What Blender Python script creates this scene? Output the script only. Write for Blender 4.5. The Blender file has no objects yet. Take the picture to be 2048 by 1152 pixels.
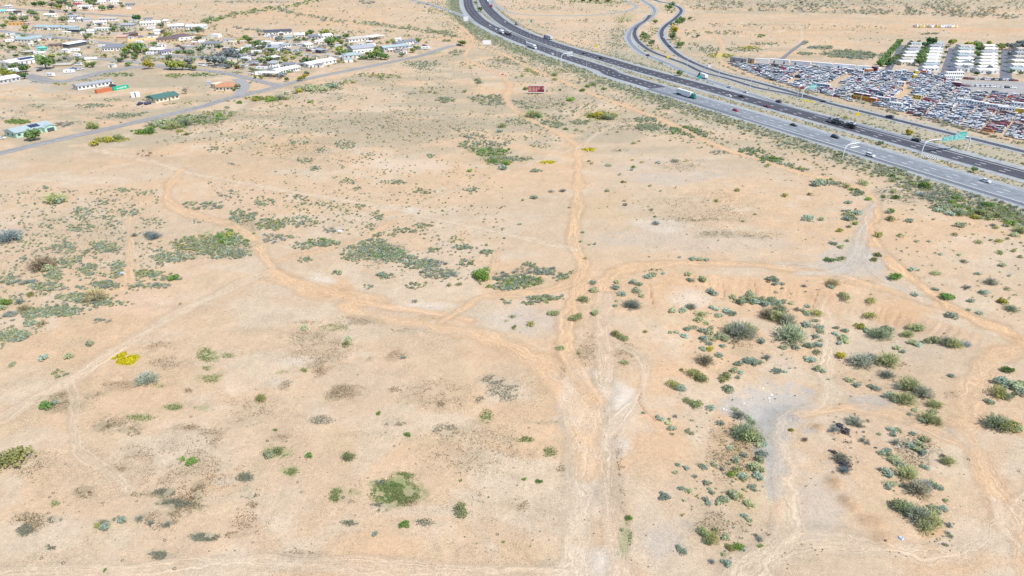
import bpy, math, random
import numpy as np
from mathutils import Vector
R = math.radians
scene = bpy.context.scene
COL = scene.collection
# ---------------------------------------------------------------- camera, sky, sun, exposure
PITCH = R(27.5); CAMH = 105.0; FOC = 1365.0
cam = bpy.data.cameras.new('camera'); co = bpy.data.objects.new('camera', cam); COL.objects.link(co)
co.location = (0, 0, CAMH); co.rotation_euler = (R(90) - PITCH, 0, 0)
cam.sensor_width = 36.0; cam.lens = FOC / 2048 * 36; cam.clip_start = 1.0; cam.clip_end = 30000
scene.camera = co
SUN_EL = R(52.5); SX, SY = 0.80, -0.60                      # ground direction towards the sun
SUN_AZ = math.atan2(SX, SY)                                 # clockwise from +Y
w = bpy.data.worlds.new('World'); scene.world = w; w.use_nodes = True
nt = w.node_tree; nt.nodes.clear()
sky = nt.nodes.new('ShaderNodeTexSky'); sky.sky_type = 'NISHITA'; sky.sun_disc = False
sky.sun_elevation = SUN_EL; sky.sun_rotation = SUN_AZ
bg = nt.nodes.new('ShaderNodeBackground'); bg.inputs[1].default_value = 0.15
wo = nt.nodes.new('ShaderNodeOutputWorld')
nt.links.new(sky.outputs[0], bg.inputs[0]); nt.links.new(bg.outputs[0], wo.inputs[0])
sl = bpy.data.lights.new('sun', 'SUN'); sl.energy = 3.7; sl.angle = R(0.55); sl.color = (1.0, 0.96, 0.915)
so = bpy.data.objects.new('sun', sl); COL.objects.link(so)
sd = Vector((SX * math.cos(SUN_EL), SY * math.cos(SUN_EL), math.sin(SUN_EL)))
so.rotation_euler = sd.to_track_quat('Z', 'Y').to_euler(); so.location = (0, 0, 300)
scene.view_settings.view_transform = 'Standard'; scene.view_settings.look = 'None'
scene.view_settings.exposure = 0.25; scene.view_settings.gamma = 1.0; scene.view_settings.use_curve_mapping = False
rng = np.random.default_rng(7); random.seed(7)

# ---------------------------------------------------------------- small maths
cp, sp = math.cos(PITCH), math.sin(PITCH)
def G0(px, py, z=0.0):
    px = np.asarray(px, float); py = np.asarray(py, float)
    u = (px - 1024) / FOC; v = (py - 576) / FOC
    dz = -sp - v * cp
    t = -(CAMH - z) / dz
    return u * t, (cp - v * sp) * t
def P0(x, y, z=0.0):                                       # world -> photo position
    zc = y * cp + (CAMH - z) * sp; yc = y * sp - (CAMH - z) * cp
    return 1024 + FOC * x / zc, 576 - FOC * yc / zc
def ss(x, a=0.0, b=1.0):
    t = np.clip((x - a) / (b - a), 0, 1); return t * t * (3 - 2 * t)
def _h(ix, iy, s):
    n = (ix.astype(np.int64) * 374761393 + iy.astype(np.int64) * 668265263 + s * 974634777) & 0xffffffff
    n = ((n ^ (n >> 13)) * 1274126177) & 0xffffffff
    n = (n ^ (n >> 16)) & 0xffff
    return n / 65535.0
def noise(x, y, s=0):
    x = np.asarray(x, float); y = np.asarray(y, float)
    ix = np.floor(x); iy = np.floor(y); fx = x - ix; fy = y - iy
    fx = fx * fx * (3 - 2 * fx); fy = fy * fy * (3 - 2 * fy)
    a = _h(ix, iy, s); b = _h(ix + 1, iy, s); c = _h(ix, iy + 1, s); d = _h(ix + 1, iy + 1, s)
    return (a * (1 - fx) + b * fx) * (1 - fy) + (c * (1 - fx) + d * fx) * fy
def fbm(x, y, s=0, o=4):
    r = 0; a = .5; t = 0
    for i in range(o):
        r = r + a * noise(x, y, s + i * 17); t += a; x = x * 2.03 + 11.3; y = y * 2.03 - 7.1; a *= .5
    return r / t
def poly_in(x, y, P):
    ins = np.zeros(np.shape(x), bool); n = len(P)
    for i in range(n):
        x1, y1 = P[i]; x2, y2 = P[(i + 1) % n]
        c = ((y1 > y) != (y2 > y)) & (x < (x2 - x1) * (y - y1) / (y2 - y1 + 1e-12) + x1)
        ins ^= c
    return ins
def seg_dist(x, y, L):
    """distance, signed side, length along for a polyline"""
    best = np.full(np.shape(x), 1e9); al = np.zeros(np.shape(x)); sg = np.zeros(np.shape(x)); acc = 0.0
    for i in range(len(L) - 1):
        x1, y1 = L[i]; x2, y2 = L[i + 1]; dx, dy = x2 - x1, y2 - y1; l = math.hypot(dx, dy) + 1e-9
        t = np.clip(((x - x1) * dx + (y - y1) * dy) / l / l, 0, 1)
        ex = x - x1 - t * dx; ey = y - y1 - t * dy; d = np.hypot(ex, ey)
        m = d < best
        best = np.where(m, d, best); al = np.where(m, acc + t * l, al)
        sg = np.where(m, np.sign(ey * dx - ex * dy), sg); acc += l
    return best, sg, al
def catmull(P, n=8):
    P = [np.array(p, float) for p in P]; P = [2 * P[0] - P[1]] + P + [2 * P[-1] - P[-2]]; out = []
    for i in range(1, len(P) - 2):
        for k in range(n):
            t = k / n; a, b, c, d = P[i - 1:i + 3]
            out.append(.5 * (2 * b + (c - a) * t + (2 * a - 5 * b + 4 * c - d) * t * t + (3 * b - a - 3 * c + d) * t ** 3))
    out.append(P[-2]); return np.array(out)
def wpts(pts):                                             # photo trace -> world trace on z=0
    a = np.array(pts, float); x, y = G0(a[:, 0], a[:, 1]); return np.stack([x, y], 1)

# highway frame: origin, direction (towards the lower right of the photo), normal (away from the camera)
HA = np.array([103.0, 617.85]); HD = np.array([0.4347, -0.9006]); HN = np.array([0.9006, 0.4347])
def HW(s, lat): return HA + HD * s + HN * lat
def hlat(x, y): return (x - HA[0]) * HN[0] + (y - HA[1]) * HN[1]

# ---------------------------------------------------------------- terrain height
crest = wpts([(1300, 575), (1345, 545), (1430, 548), (1560, 562), (1700, 592), (1850, 630), (1965, 668)])
nearb = wpts([(1965, 668), (1950, 740), (1900, 830), (1780, 900), (1600, 930), (1450, 930), (1340, 800), (1290, 680), (1300, 575)])
basin = np.vstack([crest, nearb[1:-1]])
MOUNDS = [(1640, 852, 1.5, .55), (1672, 866, 1.3, .4), (1672, 970, 1.9, .8), (1694, 1004, 1.5, .6), (1710, 1018, 1.4, .55),
          (1736, 1044, 1.6, .4), (1758, 1048, 1.5, .4), (1768, 1078, 2.0, .45)]
MW = [(*[float(q) for q in G0(a, b)], r, h) for a, b, r, h in MOUNDS]
GUL = [wpts([(1283, 785), (1276, 800), (1288, 818), (1302, 830), (1312, 838)]), wpts([(1300, 566), (1302, 590), (1308, 612)]),
       wpts([(1448, 562), (1452, 580), (1446, 590)]), wpts([(1508, 560), (1514, 575), (1516, 590)]), wpts([(1640, 575), (1632, 592), (1628, 604)])]
def hgt(x, y):
    x = np.asarray(x, float); y = np.asarray(y, float)
    m = ss(-hlat(x, y), 52, 75) * ss(-y, -350, -290)
    z = (fbm(x / 38, y / 38, 3, 3) - .5) * 1.0 + (fbm(x / 5.5, y / 5.5, 9, 3) - .5) * .28
    z = z * ss(np.hypot(x, y), 20, 60)
    z = np.where(y < 70, z * .5, z)
    dc, _, al = seg_dist(x, y, crest); dn, _, _ = seg_dist(x, y, nearb)
    ins = poly_in(x, y, basin)
    sm = ss(dc, 0, 9)
    z = np.where(ins, z - 2.2 * sm * ss(dn, 0, 30), z)
    wob = (noise(x / 3, y / 3, 5) - .5) * 1.2
    r = np.abs(noise((al + wob) * .8, 0 * al, 21) - .5) * 2
    z = np.where(ins, z - .32 * (1 - r) ** 2 * (.3 + noise(al / 6, 0 * al, 23)) * ss(dc, 0, 2.5) * (1 - ss(dc, 7, 12)), z)
    for a, b, rr, h in MW:
        d = np.hypot(x - a, y - b) / rr * (1 + .3 * (noise(x * 1.3, y * 1.3, 4) - .5))
        z = z + h * np.exp(-d * d * 1.3) * (1 + .25 * (noise(x * 2.5, y * 2.5, 6) - .5))
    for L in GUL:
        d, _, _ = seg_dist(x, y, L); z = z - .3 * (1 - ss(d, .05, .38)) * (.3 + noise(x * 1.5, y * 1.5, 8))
    return z * m
def G(px, py):
    x, y = G0(px, py)
    for _ in range(3):
        z = hgt(x, y); x, y = G0(px, py, z)
    return x, y, z
def ppm(y): return FOC / (y * cp + CAMH * sp)              # photo pixels per metre at ground distance y

# ---------------------------------------------------------------- materials
MATS = {}
def mat(name, col, rough=.8, metal=0.0, var=.12, scale=1.5, bump=0.0, spec=.3, emit=None):
    if name in MATS: return MATS[name]
    m = bpy.data.materials.new(name); m.use_nodes = True; n = m.node_tree.nodes; l = m.node_tree.links
    b = n['Principled BSDF']; b.inputs['Roughness'].default_value = rough; b.inputs['Metallic'].default_value = metal
    b.inputs['Specular IOR Level'].default_value = spec
    tc = n.new('ShaderNodeTexCoord'); no = n.new('ShaderNodeTexNoise'); no.inputs['Scale'].default_value = scale; no.inputs['Detail'].default_value = 4
    l.new(tc.outputs['Object'], no.inputs['Vector'])
    r = n.new('ShaderNodeValToRGB'); r.color_ramp.elements[0].position = .3; r.color_ramp.elements[1].position = .7
    r.color_ramp.elements[0].color = (*[c * (1 - var) for c in col], 1); r.color_ramp.elements[1].color = (*[min(1, c * (1 + var)) for c in col], 1)
    l.new(no.outputs['Fac'], r.inputs[0]); l.new(r.outputs[0], b.inputs['Base Color'])
    if bump:
        bp = n.new('ShaderNodeBump'); bp.inputs['Strength'].default_value = bump; bp.inputs['Distance'].default_value = .1
        l.new(no.outputs['Fac'], bp.inputs['Height']); l.new(bp.outputs[0], b.inputs['Normal'])
    MATS[name] = m; return m
def leafmat():
    m = bpy.data.materials.new('foliage'); m.use_nodes = True; n = m.node_tree.nodes; l = m.node_tree.links
    b = n['Principled BSDF']; b.inputs['Roughness'].default_value = .75; b.inputs['Specular IOR Level'].default_value = .15
    at = n.new('ShaderNodeAttribute'); at.attribute_name = 'Col'
    oi = n.new('ShaderNodeObjectInfo'); mr = n.new('ShaderNodeMapRange'); mr.inputs[3].default_value = .74; mr.inputs[4].default_value = 1.24
    l.new(oi.outputs['Random'], mr.inputs[0])
    mx = n.new('ShaderNodeVectorMath'); mx.operation = 'SCALE'; l.new(at.outputs['Color'], mx.inputs[0]); l.new(mr.outputs[0], mx.inputs['Scale'])
    ge = n.new('ShaderNodeNewGeometry'); n1 = n.new('ShaderNodeVectorMath'); n1.operation = 'MULTIPLY_ADD'; l.new(ge.outputs['Normal'], n1.inputs[0]); n1.inputs[1].default_value = (.55, .55, .55); n1.inputs[2].default_value = (0, 0, .6)
    n2 = n.new('ShaderNodeVectorMath'); n2.operation = 'NORMALIZE'; l.new(n1.outputs[0], n2.inputs[0]); l.new(n2.outputs[0], b.inputs['Normal'])
    tr = n.new('ShaderNodeBsdfTranslucent'); mix = n.new('ShaderNodeMixShader'); mix.inputs[0].default_value = .4
    l.new(mx.outputs[0], b.inputs['Base Color']); l.new(mx.outputs[0], tr.inputs['Color'])
    l.new(b.outputs[0], mix.inputs[1]); l.new(tr.outputs[0], mix.inputs[2]); l.new(mix.outputs[0], n['Material Output'].inputs[0])
    return m
LEAF = leafmat()
BARK = mat('bark', (.13, .095, .065), .9, var=.3, scale=6)

# ---------------------------------------------------------------- object helpers
def tag(o, label=None, cat=None, group=None, kind=None):
    if label: o['label'] = label
    if cat: o['category'] = cat
    if group: o['group'] = group
    if kind: o['kind'] = kind
    return o
def empty(name, loc, rz=0.0):
    o = bpy.data.objects.new(name, None); COL.objects.link(o); o.location = loc; o.rotation_euler = (0, 0, rz); o.empty_display_size = .3
    return o
class MB:
    def __init__(s): s.v = []; s.f = []; s.m = []; s.mats = []
    def mi(s, m):
        if m not in s.mats: s.mats.append(m)
        return s.mats.index(m)
    def add(s, vs, fs, m):
        k = len(s.v); s.v += [tuple(map(float, q)) for q in vs]; s.f += [tuple(i + k for i in f) for f in fs]; s.m += [s.mi(m)] * len(fs); return s
    def box(s, x0, x1, y0, y1, z0, z1, m, top=None, tx=0.0, ty=0.0):
        v = [(x0, y0, z0), (x1, y0, z0), (x1, y1, z0), (x0, y1, z0), (x0 + tx, y0 + ty, z1), (x1 - tx, y0 + ty, z1), (x1 - tx, y1 - ty, z1), (x0 + tx, y1 - ty, z1)]
        f = [(0, 3, 2, 1), (0, 1, 5, 4), (1, 2, 6, 5), (2, 3, 7, 6), (3, 0, 4, 7)]
        s.add(v, f, m); k = len(s.v) - 8; s.f.append((k + 4, k + 5, k + 6, k + 7)); s.m.append(s.mi(top or m)); return s
    def tube(s, pts, r, m, n=6, r2=None):
        pts = [Vector(p) for p in pts]; rings = []
        for i, p in enumerate(pts):
            d = (pts[min(i + 1, len(pts) - 1)] - pts[max(i - 1, 0)]).normalized()
            a = d.orthogonal().normalized(); b = d.cross(a); rr = r + ((r2 if r2 is not None else r) - r) * i / max(1, len(pts) - 1)
            rings.append([p + (a * math.cos(2 * math.pi * k / n) + b * math.sin(2 * math.pi * k / n)) * rr for k in range(n)])
        vs = [q for g in rings for q in g]; fs = []
        for i in range(len(rings) - 1):
            for k in range(n): fs.append((i * n + k, i * n + (k + 1) % n, (i + 1) * n + (k + 1) % n, (i + 1) * n + k))
        fs.append(tuple(range(n))[::-1]); fs.append(tuple((len(rings) - 1) * n + k for k in range(n)))
        return s.add(vs, fs, m)
    def wheel(s, x, y, z, r, wd, m, n=10):
        vs = []
        for yy in (y - wd / 2, y + wd / 2):
            vs += [(x + r * math.cos(2 * math.pi * k / n), yy, z + r * math.sin(2 * math.pi * k / n)) for k in range(n)]
        fs = [(k, (k + 1) % n, n + (k + 1) % n, n + k) for k in range(n)] + [tuple(range(n)), tuple(range(2 * n - 1, n - 1, -1))]
        return s.add(vs, fs, m)
    def mesh(s, name, smooth=False):
        me = bpy.data.meshes.new(name); me.from_pydata(s.v, [], s.f); 
        for m in s.mats: me.materials.append(m)
        me.polygons.foreach_set('material_index', s.m)
        if smooth: me.polygons.foreach_set('use_smooth', [True] * len(s.f))
        me.update(); return me
    def obj(s, name, parent=None, loc=(0, 0, 0), rz=0.0, smooth=False):
        o = bpy.data.objects.new(name, s.mesh(name, smooth)); COL.objects.link(o); o.location = loc; o.rotation_euler = (0, 0, rz)
        if parent: o.parent = parent
        return o
def link(name, me, parent=None, loc=(0, 0, 0), rz=0.0, sc=None):
    o = bpy.data.objects.new(name, me); COL.objects.link(o); o.location = loc; o.rotation_euler = (0, 0, rz)
    if sc is not None: o.scale = sc if hasattr(sc, '__len__') else (sc, sc, sc)
    if parent: o.parent = parent
    return o
def npmesh(name, V, F, C, m, smooth=False):
    """V (n,3), F (m,k), C (n,3)"""
    me = bpy.data.meshes.new(name); k = F.shape[1]
    me.vertices.add(len(V)); me.vertices.foreach_set('co', np.asarray(V, np.float32).ravel())
    me.loops.add(F.size); me.loops.foreach_set('vertex_index', np.asarray(F, np.int32).ravel())
    me.polygons.add(len(F)); me.polygons.foreach_set('loop_start', np.arange(0, F.size, k, dtype=np.int32))
    me.polygons.foreach_set('loop_total', np.full(len(F), k, np.int32))
    if smooth: me.polygons.foreach_set('use_smooth', np.ones(len(F), bool))
    me.update(calc_edges=True)
    if C is not None:
        a = me.color_attributes.new('Col', 'FLOAT_COLOR', 'POINT')
        cc = np.ones((len(V), 4), np.float32); cc[:, :3] = C; a.data.foreach_set('color', cc.ravel())
    if m: me.materials.append(m)
    return me
# ---------------------------------------------------------------- traces (photo positions turned into ground points)
TR = [  # points, width m, colour (0 tan, 1 orange, 2 pale, 3 grey), strength
 ([(1262, 1230), (1235, 1100), (1218, 1000), (1208, 900), (1206, 820), (1208, 740), (1209, 660), (1209, 600), (1210, 560)], 5.2, 0, .7),
 ([(1130, 1240), (1150, 1120), (1160, 1000), (1162, 900), (1172, 830), (1205, 780)], 7, 2, .8),
 ([(1155, 292), (1157, 330), (1156, 380), (1151, 430), (1146, 470), (1152, 500), (1166, 530), (1165, 560), (1150, 600), (1136, 640), (1132, 680), (1140, 712), (1160, 752), (1195, 800)], 4.2, 1, .9),
 ([(1155, 292), (1110, 262), (1060, 240), (1022, 212), (1013, 190), (1020, 172), (1000, 150), (970, 136), (940, 121), (930, 111), (940, 95), (946, 80), (936, 66), (915, 48), (880, 36)], 4.4, 1, .85),
 ([(190, 300), (270, 315), (340, 334), (400, 350), (512, 370), (640, 392), (780, 415), (830, 429), (950, 455), (1024, 471), (1090, 486), (1150, 500)], 3.6, 2, .7),
 ([(362, 340), (340, 368), (334, 395), (356, 418), (410, 436), (460, 450), (500, 474), (520, 500), (540, 530), (580, 556), (650, 576), (700, 600), (780, 615), (880, 628), (940, 640)], 4.4, 1, .8),
 ([(-60, 862), (0, 838), (60, 802), (150, 750), (250, 690), (340, 632), (430, 590), (490, 562), (545, 540)], 4.5, 2, .6),
 ([(545, 545), (650, 592), (700, 590), (760, 600), (680, 612), (760, 632), (880, 655), (960, 668), (1040, 702), (1110, 752), (1150, 802), (1172, 860), (1180, 950)], 7, 1, .7),
 ([(880, 645), (935, 612), (960, 594), (1020, 588), (1090, 583), (1140, 565), (1165, 545)], 3.6, 1, .8),
 ([(1212, 575), (1225, 548), (1262, 536), (1330, 527), (1420, 525), (1536, 531), (1640, 546), (1750, 572), (1860, 602), (1960, 642), (2060, 690)], 5.2, 1, .95),
 ([(945, 92), (1000, 106), (1060, 136), (1120, 160), (1180, 186), (1260, 216), (1340, 246), (1430, 290), (1520, 320), (1600, 345), (1680, 362), (1730, 382), (1752, 405), (1746, 430), (1736, 460), (1750, 492), (1790, 532), (1850, 576), (1920, 622), (2000, 656), (2070, 682)], 4.6, 1, 1.25),
 ([(1752, 405), (1730, 435), (1722, 480), (1712, 520), (1670, 542), (1600, 545)], 4, 3, .6),
 ([(1750, 500), (1755, 540), (1790, 570), (1850, 600)], 5, 3, .5),
 ([(1560, 528), (1640, 530), (1700, 520)], 5, 3, .45),
 ([(1650, 596), (1655, 640), (1660, 680), (1656, 705), (1650, 740), (1668, 770), (1650, 800), (1612, 820), (1582, 842), (1572, 880), (1572, 950), (1578, 1010), (1572, 1060), (1540, 1102), (1470, 1160), (1400, 1220)], 5.2, 2, .6),
 ([(1612, 822), (1700, 808), (1790, 826), (1870, 862), (1930, 900), (1960, 960)], 3.6, 1, .6),
 ([(2070, 685), (2000, 712), (1955, 770), (1942, 840), (1952, 900), (1990, 980), (2040, 1080), (2070, 1160)], 6.5, 1, .6),
 ([(1700, 740), (1790, 790), (1850, 830), (1960, 850)], 3, 1, .4),
 ([(1480, 1140), (1620, 1085), (1760, 1092), (1880, 1110), (1990, 1070), (2080, 990)], 5, 2, .55),
 ([(1990, 1000), (2010, 1060), (2060, 1110)], 2.4, 2, .6),
 ([(-40, 1158), (150, 1146), (300, 1138), (500, 1120), (700, 1130), (1000, 1150), (1150, 1150)], 4, 2, .5),
 ([(1240, 690), (1272, 705), (1290, 740), (1284, 785), (1250, 820), (1215, 870)], 3, 2, .6),
 ([(1157, 298), (1190, 270), (1210, 258), (1230, 252)], 3, 2, .5),
 ([(1155, 296), (1080, 322), (1000, 346), (900, 382), (830, 418)], 2.6, 2, .5),
 ([(820, 430), (770, 452), (720, 480), (640, 502), (560, 520)], 2.6, 1, .7),
 ([(990, 520), (1000, 500), (985, 540), (970, 570)], 2.4, 1, .6),
 ([(1370, 310), (1400, 340), (1440, 370), (1480, 400)], 4, 1, .35),
 ([(1440, 595), (1475, 630), (1520, 665), (1560, 690)], 1.6, 2, .6),
 ([(1560, 690), (1640, 680), (1655, 700)], 1.4, 2, .4),
 ([(135, 760), (150, 800), (148, 860), (165, 910), (220, 940), (260, 980)], 2.2, 2, .5),
 ([(1420, 60), (1445, 90), (1440, 120), (1500, 150), (1600, 178), (1700, 205), (1780, 220), (1860, 238), (1960, 262), (2070, 290)], 5.5, 1, .9),
 ([(1444, 92), (1500, 108), (1560, 112), (1600, 85), (1603, 60), (1590, 45)], 4, 2, .7),
 ([(1575, 165), (1600, 142)], 4, 1, .6), ([(1652, 176), (1680, 160), (1706, 150)], 6, 1, 1), ([(1786, 210), (1806, 190), (1810, 163), (1830, 155)], 8, 1, 1),
 ([(700, 560), (760, 570), (820, 560)], 2, 2, .5),
 ([(0, 545), (10, 520), (40, 510), (60, 500)], 2, 1, .5),
 ([(258, 560), (262, 470), (258, 440), (300, 430)], 3, 1, .45),
]
TRW = [(catmull(wpts(p), 5), wd, c, s) for p, wd, c, s in TR]
# soil patches: cx, cy, rx, ry, colour key, strength
SOIL = {'o': (.60, .405, .255), 'O': (.555, .36, .215), 'g': (.49, .435, .38), 'G': (.415, .395, .37), 'w': (.66, .60, .53), 't': (.54, .40, .25), 'p': (.60, .43, .31)}
PATCH = [(660, 575, 60, 22, 'o', .8), (700, 612, 45, 14, 'o', .7), (900, 645, 110, 18, 'o', .6), (1010, 690, 100, 38, 'o', .55), (1110, 770, 50, 60, 'o', .5),
 (1300, 770, 75, 50, 'o', .8), (1320, 870, 90, 55, 'o', .45), (1250, 900, 20, 60, 'o', .5), (740, 1090, 120, 34, 'o', .6), (1030, 1100, 60, 30, 'o', .4), (1200, 425, 80, 28, 't', .5), (1235, 400, 40, 20, 't', .6),
 (1145, 320, 35, 60, 'o', .5), (290, 605, 90, 22, 'p', .8), (430, 965, 45, 30, 'o', .5), (1990, 900, 70, 90, 'O', .35), (2020, 700, 60, 30, 'O', .5), (1920, 1120, 160, 40, 'o', .6), (1558, 1020, 18, 28, 'o', .9),
 (1868, 1065, 34, 16, 'O', .8), (1180, 1060, 50, 60, 'o', .4), (1450, 860, 40, 60, 'O', .35), (1800, 620, 60, 25, 'O', .7), (1600, 590, 260, 38, 'o', .5), (1500, 905, 40, 60, 'O', .4), (1490, 980, 40, 60, 't', .5),
 (1540, 798, 120, 56, 'g', 1), (1565, 830, 70, 32, 'G', .65), (1545, 890, 38, 64, 'G', .85), (1200, 830, 80, 90, 'w', .35), (1185, 960, 70, 110, 'w', .25), (1548, 960, 22, 60, 'G', .7), (1700, 520, 70, 40, 'g', .7), (1160, 800, 40, 70, 'w', .6), (1240, 790, 60, 34, 'w', .6), (1205, 900, 60, 30, 'w', .5), (640, 560, 34, 14, 'w', .6),
 (600, 722, 60, 14, 'w', .3), (560, 765, 34, 12, 'w', .3), (1185, 1125, 80, 40, 'w', .6), (1375, 590, 45, 20, 'w', .4), (850, 615, 70, 14, 'w', .5), (1320, 1080, 60, 60, 'g', .6), (1400, 480, 200, 26, 'g', .4), (1320, 450, 60, 16, 'w', .4),
 (1735, 800, 50, 14, 'G', .6), (1615, 860, 18, 12, 'G', .6), (1900, 870, 26, 16, 'G', .4), (450, 962, 26, 10, 'w', .35), (1640, 1000, 60, 70, 'g', .5), (1330, 360, 60, 14, 'g', .45), (1410, 350, 40, 12, 'G', .35), (1340, 340, 140, 30, 'g', .35),
 (1000, 640, 70, 30, 'g', .4), (1050, 640, 60, 40, 'g', .5), (820, 420, 24, 8, 'w', .6), (800, 330, 90, 20, 'w', .3), (300, 345, 120, 18, 'g', .3), (150, 330, 160, 18, 'o', .35), (780, 425, 30, 10, 'o', .8), (500, 390, 60, 40, 'p', .3),
 (500, 112, 70, 24, 'g', .8), (430, 104, 70, 10, 'G', .5), (120, 142, 130, 12, 'g', .8), (90, 112, 100, 12, 'g', .7), (560, 130, 40, 14, 'p', .8), (300, 120, 50, 8, 'g', .6), (420, 96, 50, 6, 'g', .7), (240, 55, 90, 8, 'g', .5), (120, 70, 110, 6, 'g', .5),
 (50, 100, 60, 5, 'g', .5), (330, 95, 90, 8, 'g', .8), (600, 95, 60, 14, 'g', .6), (640, 112, 40, 8, 'G', .3), (470, 128, 60, 10, 'G', .45), (200, 45, 60, 5, 'G', .4), (220, 66, 60, 5, 'g', .6), (60, 55, 50, 5, 'g', .5), (150, 92, 60, 5, 'G', .4), (160, 128, 60, 6, 'G', .35), (720, 88, 60, 5, 'g', .5), (100, 122, 40, 4, 'G', .4), (690, 120, 60, 10, 'p', .7), (760, 110, 60, 12, 'g', .5), (870, 90, 60, 6, 'p', .7), (100, 180, 30, 6, 'g', .8), (60, 165, 70, 6, 'g', .8), (240, 250, 120, 30, 'o', .3), (600, 30, 220, 24, 'o', .5), (250, 18, 120, 8, 'o', .5),
 (1560, 112, 70, 18, 'o', .6), (1700, 60, 220, 16, 'o', .6), (1600, 40, 240, 8, 'o', .4), (2000, 60, 60, 4, 'O', .6), (1900, 220, 200, 60, 'g', .5), (1600, 160, 150, 34, 'g', .5), (1990, 178, 70, 14, 'G', .7), (1900, 120, 150, 40, 'g', .7),
 (1340, 30, 25, 30, 'p', .7), (1320, 90, 20, 20, 'p', .6), (1150, 70, 150, 26, 'p', .4), (930, 75, 50, 20, 'o', .7), (30, 255, 90, 14, 'g', .3), (330, 212, 40, 8, 'p', .5)]
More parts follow.
